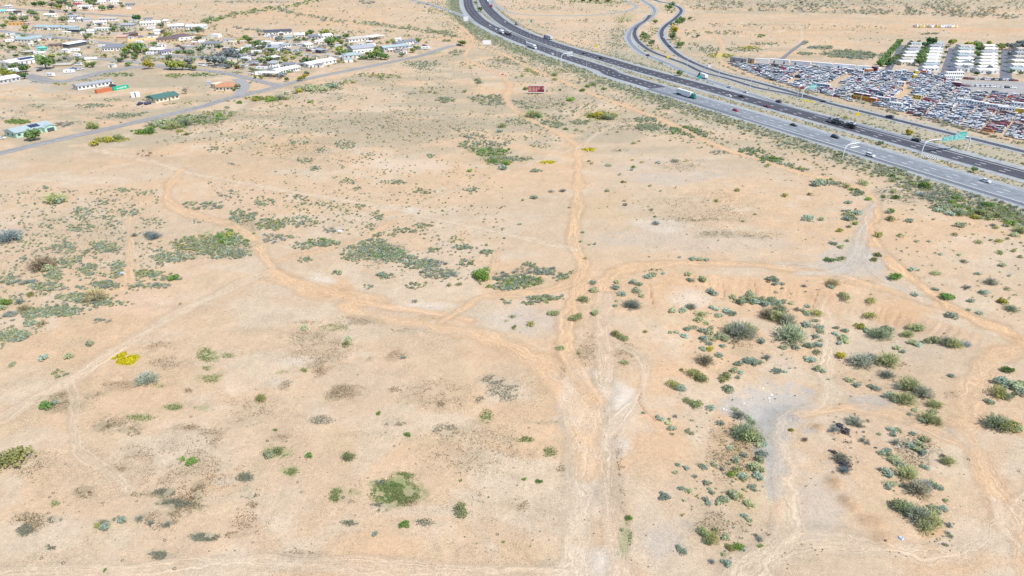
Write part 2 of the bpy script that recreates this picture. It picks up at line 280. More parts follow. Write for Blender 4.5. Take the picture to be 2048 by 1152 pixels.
# green / dry ground cover: cx, cy, rx, ry, kind (g green, y yellow bloom, b brown, d dry dark grass, s sage litter), strength
COVER = [(180, 790, 26, 9, 'd', .6), (240, 770, 40, 8, 'b', .5), (130, 815, 60, 12, 'd', .5), (330, 725, 40, 16, 'd', .45), (210, 850, 14, 8, 'd', .8), (250, 865, 34, 10, 'd', .8), (280, 835, 30, 8, 'g', .45), (346, 815, 22, 7, 'g', .6), (375, 782, 12, 6, 'b', .8), (315, 772, 14, 5, 'g', .4), (270, 905, 36, 18, 'b', .35), (240, 935, 34, 9, 'b', .6), (330, 985, 24, 8, 's', .8), (350, 1008, 40, 9, 's', .8), (395, 990, 18, 26, 'd', .7), (490, 955, 18, 10, 's', .7), (500, 985, 20, 14, 's', .6), (505, 1010, 16, 9, 'b', .5),
 (410, 1075, 30, 9, 's', .8), (320, 1112, 24, 10, 's', .7), (100, 1095, 14, 6, 's', .6), (110, 1040, 14, 8, 's', .7), (50, 1060, 20, 14, 's', .6), (240, 1040, 14, 8, 's', .8), (205, 1050, 16, 10, 's', .6), (470, 1070, 26, 8, 'b', .5), (500, 1045, 40, 26, 'b', .3), (170, 978, 16, 12, 'b', .8), (375, 855, 26, 7, 'b', .7), (420, 870, 30, 20, 'b', .4), (640, 730, 30, 16, 'b', .4), (660, 790, 24, 10, 'd', .6), (560, 745, 16, 5, 'g', .6), (575, 765, 12, 5, 'd', .6), (670, 655, 40, 9, 'g', .3), (620, 645, 30, 6, 'd', .4), (610, 670, 40, 10, 'd', .4), (820, 660, 50, 8, 'd', .4), (860, 640, 40, 6, 'd', .3),
 (790, 780, 14, 7, 'b', .6), (880, 808, 10, 6, 'b', .6), (790, 845, 26, 10, 's', .4), (1010, 780, 40, 26, 's', .35), (980, 760, 30, 10, 's', .4), (1090, 845, 26, 5, 'd', .6), (1060, 905, 10, 10, 'b', .4), (960, 800, 12, 8, 's', .5), (1125, 940, 14, 14, 'd', .5), (1030, 1010, 34, 14, 'b', .4), (700, 1045, 20, 8, 's', .5), (760, 1015, 24, 10, 's', .6), (760, 965, 14, 8, 's', .6), (690, 1000, 30, 10, 'd', .4), (850, 1045, 20, 8, 's', .4), (890, 860, 30, 14, 's', .3), (600, 1110, 50, 10, 'b', .3), (560, 875, 20, 8, 'b', .4), (640, 840, 30, 10, 's', .35), (790, 985, 50, 28, 'g', .85), (805, 952, 26, 9, 'g', .7), (556, 905, 32, 12, 'g', .6), (576, 943, 22, 8, 'g', .7), (671, 990, 14, 16, 'g', .6), (712, 984, 14, 8, 'g', .6), (1250, 1085, 14, 42, 'g', .6), (1230, 960, 22, 90, 'b', .4), (972, 832, 15, 15, 'g', .5), (1100, 905, 15, 13, 'g', .4),
 (1052, 880, 17, 9, 'g', .6), (414, 711, 22, 15, 'g', .85), (456, 712, 15, 6, 'g', .5), (426, 758, 28, 9, 'g', .5), (415, 737, 10, 5, 'g', .6), (251, 717, 26, 12, 'y', .6), (408, 818, 20, 9, 'g', .5), (225, 850, 50, 18, 'd', .6), (170, 984, 22, 15, 'd', .6), (365, 1010, 40, 24, 'd', .6), (60, 1045, 38, 22, 'd', .6),
 (720, 640, 45, 14, 'd', .6), (690, 782, 30, 14, 'b', .8), (792, 712, 28, 13, 'b', .6), (640, 745, 18, 10, 'b', .6), (570, 775, 16, 10, 'b', .5), (740, 720, 10, 7, 'b', .5), (810, 1000, 30, 18, 'd', .5), (310, 690, 40, 10, 'b', .5), (130, 795, 45, 14, 'd', .6), (640, 700, 80, 40, 'd', .35), (500, 820, 60, 30, 'd', .3),
 (880, 790, 80, 40, 'd', .3), (950, 900, 120, 60, 'd', .2), (380, 940, 120, 60, 'd', .25), (1170, 700, 24, 34, 'b', .5), (1255, 710, 26, 26, 'b', .5), (1125, 745, 8, 12, 'b', .7), (1385, 438, 60, 6, 'd', .5), (1450, 468, 60, 8, 'd', .6), (1400, 420, 120, 40, 'd', .25), (1520, 470, 50, 8, 'd', .4),
 (1240, 302, 26, 4, 'd', .6), (1180, 300, 20, 4, 'y', .15), (1370, 330, 50, 14, 'd', .4), (1095, 325, 16, 3, 'y', .25), (985, 310, 30, 20, 'g', .5), (950, 300, 20, 6, 'g', .6), (440, 480, 50, 18, 'g', .5), (490, 450, 40, 14, 'd', .5), (545, 450, 30, 8, 'd', .6), (760, 505, 60, 20, 's', .6), (430, 500, 80, 20, 's', .4),
 (1050, 562, 42, 12, 'g', .4), (200, 480, 160, 60, 'd', .15), (1200, 232, 40, 12, 'g', .5), (1235, 240, 30, 6, 'd', .6), (1060, 232, 30, 8, 'g', .4), (1440, 112, 32, 6, 'y', .6), (1502, 96, 20, 4, 'y', .4), (1240, 80, 40, 24, 's', .6), (1200, 108, 90, 8, 's', .6), (1290, 132, 60, 8, 's', .6), (1460, 182, 150, 8, 's', .5), (1080, 62, 50, 8, 's', .4), (1400, 118, 60, 8, 's', .5), (1250, 36, 26, 8, 'g', .4), (1205, 5, 60, 4, 'g', .5), (750, 110, 24, 8, 'g', .6), (862, 105, 26, 4, 'g', .7),
 (36, 243, 26, 5, 'g', .8), (220, 196, 14, 3, 'y', .4), (300, 188, 10, 3, 'g', .5), (500, 87, 20, 4, 'g', .6), (560, 90, 24, 4, 'd', .5), (350, 155, 16, 5, 'g', .4), (560, 115, 24, 4, 't', .6), (1640, 60, 180, 3, 'd', .5), (1560, 50, 90, 2, 'd', .5), (1880, 78, 120, 4, 'd', .5), (1980, 88, 80, 3, 'd', .4), (1600, 24, 300, 5, 's', .6),
 (1700, 6, 500, 9, 's', .75), (1710, 110, 45, 10, 's', .7), (1640, 97, 30, 5, 's', .6), (1520, 100, 70, 6, 's', .5), (1400, 100, 40, 10, 's', .5), (860, 130, 50, 7, 's', .6), (380, 245, 90, 12, 's', .35), (500, 232, 90, 6, 'd', .3), (820, 250, 160, 22, 'd', .35), (600, 300, 100, 24, 'd', .3), (1080, 205, 70, 14, 's', .3),
 (1260, 255, 80, 8, 's', .4), (1540, 315, 40, 10, 's', .4), (1830, 390, 100, 20, 's', .3), (880, 50, 40, 5, 's', .5), (1470, 900, 60, 70, 'd', .4), (1440, 1050, 60, 30, 'd', .3), (1830, 900, 50, 40, 'd', .4), (1930, 790, 60, 10, 'd', .2), (1485, 690, 30, 10, 'd', .4), (1650, 170, 200, 40, 's', .2), (300, 990, 60, 8, 'd', .4), (60, 930, 40, 30, 'd', .3), (320, 1040, 60, 20, 'd', .4)]
CCOL = {'g': (.25, .30, .13), 'y': (.60, .52, .05), 'b': (.32, .23, .145), 'd': (.34, .295, .195), 's': (.33, .34, .26), 't': (.45, .30, .12)}

nbt = [(930, -85), (946, -45), (957, -18), (964, 0), (974, 17.6), (994, 37), (1017, 53), (1044.5, 66.5), (1076, 79), (1115, 92.5), (1154, 104), (1205, 118.5)]
sbt = [(925, -85), (930, -40), (934, -15), (935.5, 0), (939, 15.6), (950, 31), (966, 44.5), (988, 57), (1009, 67.6), (1037, 79.5), (1066, 90.5), (1095, 101), (1124.6, 111.5), (1154, 121), (1183, 130.5), (1212.5, 140.5)]
SBP = np.array(list(map(tuple, wpts(sbt[3:]))) + [tuple(HW(s, -29.2)) for s in (20, 120, 260, 520)])
def build_ground():
    pys = list(np.arange(1300, -62, -2.7)) + [-75, -90, -104, -116, -124, -129]
    rows = [float(G0(1024, p)[1]) for p in pys]
    nb = 4; rows = [-600, -200, 0, 30] + [r for r in rows if r > 45]
    us = np.arange(-.93, .931, 3.3 / FOC); us = np.concatenate([[-8, -4, -2, -1.4, -1.1], us, [1.1, 1.4, 2, 4, 8]])
    Y = np.repeat(np.array(rows)[:, None], len(us), 1)
    Z = np.maximum(Y * cp + CAMH * sp, 60); X = us[None, :] * Z
    ny, nx = X.shape; x = X.ravel(); y = Y.ravel()
    z = hgt(x, y)
    px, py = P0(x, np.maximum(y, 20)); far = (y < 45)
    # --- colour of the soil
    wx = x + 9 * (noise(x / 14, y / 14, 61) - .5); wy = y + 9 * (noise(x / 14, y / 14, 62) - .5)
    n1 = fbm(wx / 60, wy / 42, 31, 5); n2 = fbm(wx / 16, wy / 12, 37, 5); n3 = fbm(x / 3.0, y / 3.0, 41, 4); n4 = noise(x / .8, y / .8, 45)
    tan = np.array([.575, .42, .288]); org = np.array([.605, .415, .265]); pale = np.array([.59, .485, .375]); gry = np.array([.515, .41, .305])
    def lerp(a, b, t): return a + (b - a) * np.asarray(t)[:, None]
    C = np.repeat(tan[None], len(x), 0)
    n5 = fbm(x / 7, y / 7, 43, 4); n6 = fbm(x / 1.6, y / 1.6, 47, 3)
    C = lerp(C, org, ss(n1, .5, .7) * .65); C = lerp(C, pale, ss(n2, .5, .7) * .6); C = lerp(C, gry, ss(1 - n1, .5, .72) * .5)
    C = lerp(C, np.array([.475, .375, .255]), ss(n5, .52, .68) * .38)
    C *= (1 + .14 * (n5 - .5) + .12 * (n6 - .5))[:, None]
    nz = (n2 - .5) * 1.3 + (n3 - .5) * .9
    for cx, cy, rx, ry, k, s in PATCH:
        d = np.sqrt(((px - cx) / rx) ** 2 + ((py - cy) / ry) ** 2) + nz
        C = lerp(C, np.array(SOIL[k]), s * (1 - ss(d, .55, 1.15)))
    # --- tracks
    trk = np.zeros(len(x)); la = np.zeros(len(x)); al = np.zeros(len(x))
    tc = [np.array([.60, .46, .34]), np.array([.645, .435, .27]), np.array([.63, .505, .38]), np.array([.50, .455, .40])]
    for L, wd, c, s in TRW:
        b0 = L.min(0) - wd * 2 - 4; b1 = L.max(0) + wd * 2 + 4
        m = np.where((x > b0[0]) & (x < b1[0]) & (y > b0[1]) & (y < b1[1]))[0]
        if not len(m): continue
        d, sg, a = seg_dist(x[m], y[m], L); d = d + (n3[m] - .5) * wd * .55 + (n2[m] - .5) * wd * 1.0
        e = 1 - ss(d, wd * .34, wd * .72)
        v = s * e * (.8 + .9 * (n3[m] - .5)) * (.72 + .75 * n2[m])
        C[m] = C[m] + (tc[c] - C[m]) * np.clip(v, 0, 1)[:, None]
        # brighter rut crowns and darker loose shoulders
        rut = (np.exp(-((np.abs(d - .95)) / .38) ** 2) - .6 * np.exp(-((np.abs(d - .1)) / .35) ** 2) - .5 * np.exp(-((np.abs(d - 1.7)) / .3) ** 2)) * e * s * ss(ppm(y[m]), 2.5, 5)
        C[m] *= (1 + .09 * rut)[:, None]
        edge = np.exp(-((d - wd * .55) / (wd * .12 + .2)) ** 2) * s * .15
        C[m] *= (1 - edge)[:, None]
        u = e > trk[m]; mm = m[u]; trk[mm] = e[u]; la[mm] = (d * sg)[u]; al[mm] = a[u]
        z[mm] -= .0
    # --- ground cover
    dry = .28 * ss(fbm(x / 22, y / 22, 71, 4), .45, .65) + .08
    nzc = (n3 - .5) * 1.5 + (n4 - .5) * .8 + (n2 - .5) * .8
    for cx, cy, rx, ry, k, s in COVER:
        d = np.sqrt(((px - cx) / rx) ** 2 + ((py - cy) / ry) ** 2) + nzc
        e = (1 - ss(d, .5, 1.15)) * s
        if k in 'bds': dry = np.maximum(dry, e * .9 * (1 - .9 * trk)); e = e * .75
        C = lerp(C, np.array(CCOL[k]), e * (.6 + .5 * n4))
    low = ((px < 1130) & (py > 600)) * ss(fbm(x / 9, y / 7, 77, 4), .46, .62) * .6
    dry = np.maximum(dry, low * (1 - trk))
    # stripes of sparse scrub in the distance
    st = np.maximum(ss(fbm(x / 55, y / 26, 91, 5), .5, .62) * .6, ss(fbm(x / 18, y / 14, 93, 4), .52, .64) * .5) * ss(y, 300, 400) * (1 - .9 * trk) * (1 - .6 * ss(y, 650, 800))
    C = lerp(C, np.array([.385, .335, .245]), np.clip(st * 1.15, 0, .85)); dry = np.maximum(dry, st * .7)
    # highway verges
    hl = hlat(x, y); onhw = (y > 200)
    ver = onhw * (ss(hl, -60, -50) * (1 - ss(hl, 50, 60))) * ss(px, 1180, 1260)
    C = lerp(C, np.array([.385, .36, .27]), ver * .65 * (1 - .8 * trk)); dc2, sg2, _ = seg_dist(x[onhw], y[onhw], SBP); vv = np.zeros(len(x)); vv[onhw] = (1 - ss(dc2 + (n3[onhw] - .5) * 12, 24, 44)) * (sg2 < 0); C = lerp(C, np.array([.38, .355, .265]), vv * .6 * (1 - .9 * trk))
    # rill walls on the bank keep the deeper orange soil
    dc, _, _ = seg_dist(x, y, crest); ins = poly_in(x, y, basin)
    C = lerp(C, np.array([.58, .36, .21]), ins * (1 - ss(dc, 6, 12)) * .35)
    for a, b, rr, h in MW:
        C = lerp(C, np.array([.49, .335, .215]), np.clip(np.exp(-((x - a) ** 2 + (y - b) ** 2) / rr ** 2 / 1.3) * 1.2, 0, 1) * (.75 + .4 * n4))
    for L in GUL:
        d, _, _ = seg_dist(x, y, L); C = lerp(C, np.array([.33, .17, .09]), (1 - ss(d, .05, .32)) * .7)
    C *= (1 + .10 * (n3 - .5) + .06 * (n4 - .5))[:, None]; C *= np.array([.965, .965, .915])
    C = np.clip(C, .02, .9)
    idx = np.arange(ny * nx).reshape(ny, nx)
    F = np.stack([idx[:-1, :-1], idx[:-1, 1:], idx[1:, 1:], idx[1:, :-1]], -1).reshape(-1, 4)
    # --- material
    m = bpy.data.materials.new('desert_soil'); m.use_nodes = True; n = m.node_tree.nodes; l = m.node_tree.links
    b = n['Principled BSDF']; b.inputs['Roughness'].default_value = .95; b.inputs['Specular IOR Level'].default_value = .1
    at = n.new('ShaderNodeAttribute'); at.attribute_name = 'Col'
    tk = n.new('ShaderNodeAttribute'); tk.attribute_name = 'track'
    geo = n.new('ShaderNodeNewGeometry')
    def nz_(scale, det, vec=None, rough=.6):
        q = n.new('ShaderNodeTexNoise'); q.inputs['Scale'].default_value = scale; q.inputs['Detail'].default_value = det; q.inputs['Roughness'].default_value = rough
        l.new(vec or geo.outputs['Position'], q.inputs['Vector']); return q.outputs['Fac']
    def math_(op, a, b_=None, c=None):
        q = n.new('ShaderNodeMath'); q.operation = op
        for i, v in enumerate((a, b_, c)):
            if v is None: continue
            if isinstance(v, (int, float)): q.inputs[i].default_value = v
            else: l.new(v, q.inputs[i])
        return q.outputs[0]
    def mr_(v, a, b_, c, d):
        q = n.new('ShaderNodeMapRange'); l.new(v, q.inputs[0])
        for i, t in enumerate((a, b_, c, d)): 
            if isinstance(t, (int, float)): q.inputs[i + 1].default_value = t
            else: l.new(t, q.inputs[i + 1])
        return q.outputs[0]
    sx = n.new('ShaderNodeSeparateXYZ'); l.new(tk.outputs['Vector'], sx.inputs[0])
    cb = n.new('ShaderNodeCombineXYZ'); l.new(math_('MULTIPLY', sx.outputs[0], 2.4), cb.inputs[0]); l.new(math_('MULTIPLY', sx.outputs[1], .045), cb.inputs[1])
    stre = nz_(1.0, 3, cb.outputs[0]); dr = n.new('ShaderNodeAttribute'); dr.attribute_name = 'dry'
    f1 = nz_(1.1, 8, rough=.68); f2 = nz_(5.5, 3); f3 = nz_(.12, 4)
    val = math_('ADD', mr_(f1, .3, .7, -.11, .11), mr_(f2, .35, .65, -.19, .17))
    val = math_('ADD', val, mr_(f3, .3, .7, -.05, .05))
    val = math_('ADD', val, math_('MULTIPLY', mr_(stre, .3, .7, -.22, .16), sx.outputs[2]))
    val = math_('ADD', val, 1.0)
    sc_ = n.new('ShaderNodeVectorMath'); sc_.operation = 'SCALE'; l.new(at.outputs['Color'], sc_.inputs[0]); l.new(val, sc_.inputs['Scale'])
    # specks of dry tufts and gravel
    sp_ = nz_(3.4, 3, rough=.7); th = mr_(dr.outputs['Fac'], 0.0, 1.0, .64, .45)
    spk = math_('SMOOTHSTEP', sp_, th, math_('ADD', th, .07)) if False else mr_(math_('SUBTRACT', sp_, th), 0.0, .07, 0.0, 1.0)
    mx = n.new('ShaderNodeMix'); mx.data_type = 'RGBA'; l.new(math_('MULTIPLY', spk, .62), mx.inputs['Factor']); l.new(sc_.outputs[0], mx.inputs[6])
    hue = n.new('ShaderNodeMix'); hue.data_type = 'RGBA'; hue.inputs[6].default_value = (.23, .17, .10, 1); hue.inputs[7].default_value = (.22, .20, .13, 1); l.new(nz_(.25, 2), hue.inputs['Factor'])
    l.new(hue.outputs[2], mx.inputs[7]); l.new(mx.outputs[2], b.inputs['Base Color'])
    bp = n.new('ShaderNodeBump'); bp.inputs['Strength'].default_value = .8; bp.inputs['Distance'].default_value = .14
    hh = math_('ADD', math_('ADD', f1, math_('MULTIPLY', f2, .35)), math_('MULTIPLY', stre, math_('MULTIPLY', sx.outputs[2], .8)))
    l.new(hh, bp.inputs['Height']); l.new(bp.outputs[0], b.inputs['Normal'])
    me = npmesh('ground', np.stack([x, y, z], 1), F, C, m, True)
    a = me.attributes.new('track', 'FLOAT_VECTOR', 'POINT'); a.data.foreach_set('vector', np.stack([la, al, trk], 1).astype(np.float32).ravel())
    a = me.attributes.new('dry', 'FLOAT', 'POINT'); a.data.foreach_set('value', np.clip(dry, 0, 1).astype(np.float32))
    o = link('ground', me); tag(o, 'pale orange desert ground crossed by sandy vehicle tracks', 'ground', kind='structure')
build_ground()

# ---------------------------------------------------------------- roads
def roadmat(name, col, amt):
    m = mat(name, col, .9, var=.16, scale=.3); n = m.node_tree.nodes; l = m.node_tree.links; b = n['Principled BSDF']; src = b.inputs['Base Color'].links[0].from_socket
    at = n.new('ShaderNodeAttribute'); at.attribute_name = 'road'; sx = n.new('ShaderNodeVectorMath'); sx.operation = 'MULTIPLY'; l.new(at.outputs['Vector'], sx.inputs[0]); sx.inputs[1].default_value = (.75, .012, 0)
    q = n.new('ShaderNodeTexNoise'); q.inputs['Scale'].default_value = 1; q.inputs['Detail'].default_value = 4; l.new(sx.outputs[0], q.inputs['Vector'])
    s2 = n.new('ShaderNodeVectorMath'); s2.operation = 'MULTIPLY'; l.new(at.outputs['Vector'], s2.inputs[0]); s2.inputs[1].default_value = (.12, .05, 0); v = n.new('ShaderNodeTexVoronoi'); v.inputs['Scale'].default_value = 1; l.new(s2.outputs[0], v.inputs['Vector'])
    r = n.new('ShaderNodeMapRange'); l.new(q.outputs['Fac'], r.inputs[0]); r.inputs[1].default_value = .3; r.inputs[2].default_value = .7; r.inputs[3].default_value = 1 - amt; r.inputs[4].default_value = 1 + amt
    r2 = n.new('ShaderNodeMapRange'); sp2 = n.new('ShaderNodeSeparateColor'); l.new(v.outputs['Color'], sp2.inputs[0]); l.new(sp2.outputs[0], r2.inputs[0]); r2.inputs[3].default_value = 1 - amt * .35; r2.inputs[4].default_value = 1 + amt * .35
    mu = n.new('ShaderNodeMath'); mu.operation = 'MULTIPLY'; l.new(r.outputs[0], mu.inputs[0]); l.new(r2.outputs[0], mu.inputs[1])
    sc = n.new('ShaderNodeVectorMath'); sc.operation = 'SCALE'; l.new(src, sc.inputs[0]); l.new(mu.outputs[0], sc.inputs['Scale']); l.new(sc.outputs[0], b.inputs['Base Color']); return m
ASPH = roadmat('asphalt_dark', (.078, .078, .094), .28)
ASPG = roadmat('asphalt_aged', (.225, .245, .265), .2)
CONC = roadmat('shoulder_pale', (.34, .36, .36), .12)
STR = roadmat('street_asphalt', (.30, .29, .275), .2)
LOTA = mat('lot_asphalt', (.16, .165, .19), .9, var=.25, scale=.15)
PAINT = mat('road_paint', (.72, .72, .70), .7, var=.1)
def ribbon(name, L, a, b, z, m, label=None, kind='structure', parent=None, obj=True):
    L = np.array(L); d = np.gradient(L, axis=0); d /= np.linalg.norm(d, axis=1)[:, None] + 1e-9; nrm = np.stack([-d[:, 1], d[:, 0]], 1)
    a = np.broadcast_to(np.asarray(a, float), (len(L),)); b = np.broadcast_to(np.asarray(b, float), (len(L),))
    p = L + nrm * a[:, None]; q = L + nrm * b[:, None]; n = len(L)
    V = np.zeros((2 * n, 3)); V[:n, :2] = p; V[n:, :2] = q; V[:, 2] = z
    F = np.array([(i, i + 1, n + i + 1, n + i) for i in range(n - 1)])
    me = npmesh(name, V, F, None, m); acc = np.concatenate([[0], np.cumsum(np.hypot(*np.diff(L, axis=0).T))]); q = np.zeros((2 * n, 3), np.float32); q[:n, 0] = a; q[n:, 0] = b; q[:n, 1] = acc; q[n:, 1] = acc; me.attributes.new('road', 'FLOAT_VECTOR', 'POINT').data.foreach_set('vector', q.ravel()); o = link(name, me, parent); 
    if not parent: tag(o, label, 'road', kind=kind)
    return o
def dashes(name, L, lats, z, period=12.19, ln=3.05, w=.24, s0=0.0, label='white dashed lane lines'):
    L = np.array(L); seg = np.hypot(*np.diff(L, axis=0).T); acc = np.concatenate([[0], np.cumsum(seg)]); mb = MB()
    def at(s):
        i = min(max(np.searchsorted(acc, s) - 1, 0), len(seg) - 1); t = (s - acc[i]) / seg[i]; p = L[i] + (L[i + 1] - L[i]) * t; d = (L[i + 1] - L[i]) / seg[i]; return p, np.array([-d[1], d[0]])
    for la in lats:
        s = s0 % period
        while s + ln < acc[-1]:
            p, n1 = at(s); q, n2 = at(s + ln); v = [p + n1 * (la - w), q + n2 * (la - w), q + n2 * (la + w), p + n1 * (la + w)]
            mb.add([(*k, z) for k in v], [(0, 1, 2, 3)], PAINT); s += period
    o = mb.obj(name); tag(o, label, 'lane marking', kind='structure'); return o
def straight(lat, s0=0, s1=520, n=14): return [tuple(HW(s, lat)) for s in np.linspace(s0, s1, n)]
nbt = [(930, -85), (946, -45), (957, -18), (964, 0), (974, 17.6), (994, 37), (1017, 53), (1044.5, 66.5), (1076, 79), (1115, 92.5), (1154, 104), (1205, 118.5)]
NB = catmull(list(map(tuple, wpts(nbt))) + straight(2.1, 0, 520, 12), 6)
sbt = [(925, -85), (930, -40), (934, -15), (935.5, 0), (939, 15.6), (950, 31), (966, 44.5), (988, 57), (1009, 67.6), (1037, 79.5), (1066, 90.5), (1095, 101), (1124.6, 111.5), (1154, 121), (1183, 130.5), (1212.5, 140.5)]
SB = catmull(list(map(tuple, wpts(sbt))) + straight(-29.2, 20, 520, 12), 6)
ribbon('highway_shoulder', NB, -11.2, 14.6, .05, CONC, 'pale paved shoulders of the far highway carriageway')
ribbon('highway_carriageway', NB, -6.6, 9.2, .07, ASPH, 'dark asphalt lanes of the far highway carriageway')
ribbon('highway_shoulder', SB, -15.2, 12.0, .05, CONC, 'pale paved shoulders of the near highway carriageway')
sb_s = np.concatenate([[0], np.cumsum(np.hypot(*np.diff(SB, axis=0).T))])
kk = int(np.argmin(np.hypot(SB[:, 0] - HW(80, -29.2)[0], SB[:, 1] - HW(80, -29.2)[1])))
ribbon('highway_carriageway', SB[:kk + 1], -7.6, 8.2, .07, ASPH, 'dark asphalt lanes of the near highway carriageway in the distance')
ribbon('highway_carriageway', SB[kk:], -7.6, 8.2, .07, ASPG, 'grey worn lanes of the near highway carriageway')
ribbon('auxiliary_lane', SB[kk:], -12.2, -7.6, .07, roadmat('asphalt_aux', (.155, .17, .19), .2), 'darker outer lane along the near carriageway')
dashes('lane_marking', NB, (-2.1, 1.9), .09, s0=0.0); dashes('lane_marking', SB, (-3.0, 2.0), .09, s0=5.0)
def subl(L, p): 
    i = int(np.argmin(np.hypot(L[:, 0] - p[0], L[:, 1] - p[1]))); return L[i:]
NBs = subl(NB, HW(200, 2)); SBs = subl(SB, HW(178, -29))
ribbon('edge_line', NBs, 6.1, 6.55, .09, PAINT, 'solid white line on the far carriageway'); ribbon('edge_line', NB, -6.3, -6.1, .09, PAINT, 'thin edge line on the median side of the far carriageway')
ribbon('edge_line', SBs, -7.8, -7.3, .09, PAINT, 'broad solid white line beside the outer lane of the near carriageway')
ribbon('edge_line', SB, 7.3, 7.5, .09, PAINT, 'thin edge line on the median side of the near carriageway'); ribbon('edge_line', SB, -12.0, -11.8, .09, PAINT, 'outer edge line of the near carriageway')
# ramps
EX = catmull(list(map(tuple, wpts([(1212, -60), (1250, -25), (1284, 0), (1303, 12), (1309, 23), (1300, 36), (1281, 46), (1264, 58), (1257, 72), (1263, 88), (1282, 105), (1311, 117), (1340, 130), (1375, 145), (1410, 159), (1448, 171.5), (1497, 187), (1545.7, 203), (1594.5, 218.5)]))) + straight(12.6, 215, 330, 4), 6)
ribbon('exit_ramp', EX, -5.0, 5.0, .045, CONC, 'pale shoulders of the ramp nearest the highway'); ribbon('exit_ramp', EX[:-8], -2.0, 2.6, .065, ASPG, 'grey lane of the ramp nearest the highway')
RM = catmull(wpts([(1300, 30), (1290, 42), (1276, 52), (1269, 62), (1270, 73), (1279, 86), (1301.6, 102), (1337, 116), (1370, 128), (1405, 144.5), (1454, 157), (1512, 175), (1565, 185.4), (1624, 198), (1660, 206.5)]), 6)
ribbon('exit_ramp', RM, -4.6, 4.2, .055, CONC, 'pale shoulders of the middle ramp'); ribbon('exit_ramp', RM, -2.2, 2.2, .075, ASPH, 'dark lane of the middle ramp')
RB = catmull(list(map(tuple, wpts([(1220, -60), (1270, -20), (1309, 0), (1340, 7.5), (1358, 15), (1362, 24), (1349, 38), (1333, 50), (1323.5, 62), (1325, 76), (1337, 92), (1356, 109), (1385.6, 125), (1415, 137), (1454, 150), (1506.6, 163), (1565, 179), (1619, 194), (1648, 203)]))) + straight(45.0, 172, 420, 8), 6)
ribbon('frontage_road', RB, -5.2, 6.0, .04, CONC, 'pale shoulders of the far ramp and frontage road'); ribbon('frontage_road', RB, -2.4, 2.4, .08, ASPH, 'dark lane of the far ramp and frontage road')
ribbon('edge_line', RB, 2.6, 2.8, .09, PAINT, 'edge line of the far ramp'); ribbon('edge_line', EX, 2.7, 2.95, .085, PAINT, 'edge line of the ramp nearest the highway')
LP = catmull(wpts([(960, -60), (976, -20), (986, 2), (997, 14), (1012, 22), (1035, 27.5), (1076, 30.5), (1144, 31.5), (1193, 29.5), (1242, 24), (1267, 17.5), (1272, 11), (1255, 3), (1225, -6)]), 6)
ribbon('loop_ramp', LP, -3.6, 3.6, .05, mat('loop_pave', (.33, .33, .32), .9), 'thin pale loop ramp in the far infield')
LR = catmull(wpts([(760, -22), (816, -2), (845, 5), (884, 17), (914, 27), (943, 40), (982, 58), (1021, 74), (1052, 87.5), (1080, 98)]), 6)
ribbon('entrance_ramp', LR, -4.6, 4.8, .04, CONC, 'pale shoulders of the ramp joining on the left'); ribbon('entrance_ramp', LR[:-6], -2.0, 2.0, .06, ASPG, 'grey lane of the ramp joining on the left')
# streets of the settlement
SZ = [.05]
def street(pts, w, m=STR, label=''): SZ[0] += .012; return ribbon('street', catmull(wpts(pts), 5), -w, w, SZ[0], m, label)
street([(-70, 324), (0, 307), (97.7, 283.6), (195, 262), (293, 239.6), (400, 214.5), (447, 200), (526, 181.5), (561, 171.5), (623, 156), (700, 140.5), (748, 131), (845, 110.5), (880, 99), (897, 93.5), (912, 91.3), (924, 91.3)], 4.3, label='straight grey street dividing the houses from the desert')
street([(566, 172), (530, 165), (487, 154), (428, 142.6), (390, 139.5), (350, 137)], 4.2, label='grey street branching past the orange roofed house')
street([(356, 139), (335, 133), (312.5, 131), (273.4, 134), (215, 143), (175.8, 152.3), (140, 161), (110, 163.5), (88, 161), (66, 154), (48, 150)], 6.5, label='dark curving street above the shipping containers')
street([(-30, 58), (0, 61.5), (40, 67), (78, 71.5), (156, 80), (225, 88), (262, 96), (300, 104), (352, 112), (400, 114.5), (450, 112)], 5.5, label='street crossing the middle of the settlement')
street([(-30, 10), (0, 14), (49, 19), (98, 21.5), (156, 26), (200, 29), (260, 33)], 6, label='farthest street of the settlement')
street([(322, 131), (290, 127), (250, 122), (200, 118), (150, 114)], 4.5, mat('gravel_drive', (.33, .32, .31), .95), 'pale gravel lane between the houses')
street([(473, 158), (482, 163), (489, 172), (484, 182), (476, 192)], 4, MATS['gravel_drive'], 'curved gravel drive beside the orange roofed house')
street([(430, 96), (400, 92), (375, 94), (345, 99), (320, 103)], 6, MATS['gravel_drive'], 'wide gravel drive in front of the brown roofed house')
street([(560, 133), (600, 126), (640, 120)], 3, MATS['gravel_drive'], 'gravel lane behind the white roofed houses')
# canal strip and lot
street([(1560, 121), (1585, 101), (1600, 90), (1611, 81)], 2.0, mat('ditch_lining', (.21, .20, .20), .9), 'straight dark ditch track beyond the salvage yard')
def sheet(name, pts, z, m, label):
    a = wpts(pts); mb = MB(); mb.add([(q[0], q[1], z) for q in a], [tuple(range(len(a)))[::-1]], m); return tag(mb.obj(name), label, 'paving', kind='structure')
sheet('park_street', [(1766, 143), (1799, 90), (1809, 91), (1782, 144)], .05, LOTA, 'dark street behind the hedge of the home park')
sheet('park_street', [(1880, 149), (1898, 96), (1917, 96), (1907, 151)], .05, LOTA, 'middle dark street of the home park')
sheet('park_street', [(1999, 156), (2003, 99), (2020, 99), (2024, 158)], .05, LOTA, 'right dark street of the home park')
sheet('gravel_lot', [(1915, 160), (2110, 166), (2110, 192), (1990, 187), (1945, 182), (1915, 172)], .04, mat('lot_gravel', (.36, .345, .325), .95, var=.1, scale=.1), 'open grey lot beside the salvage yard')
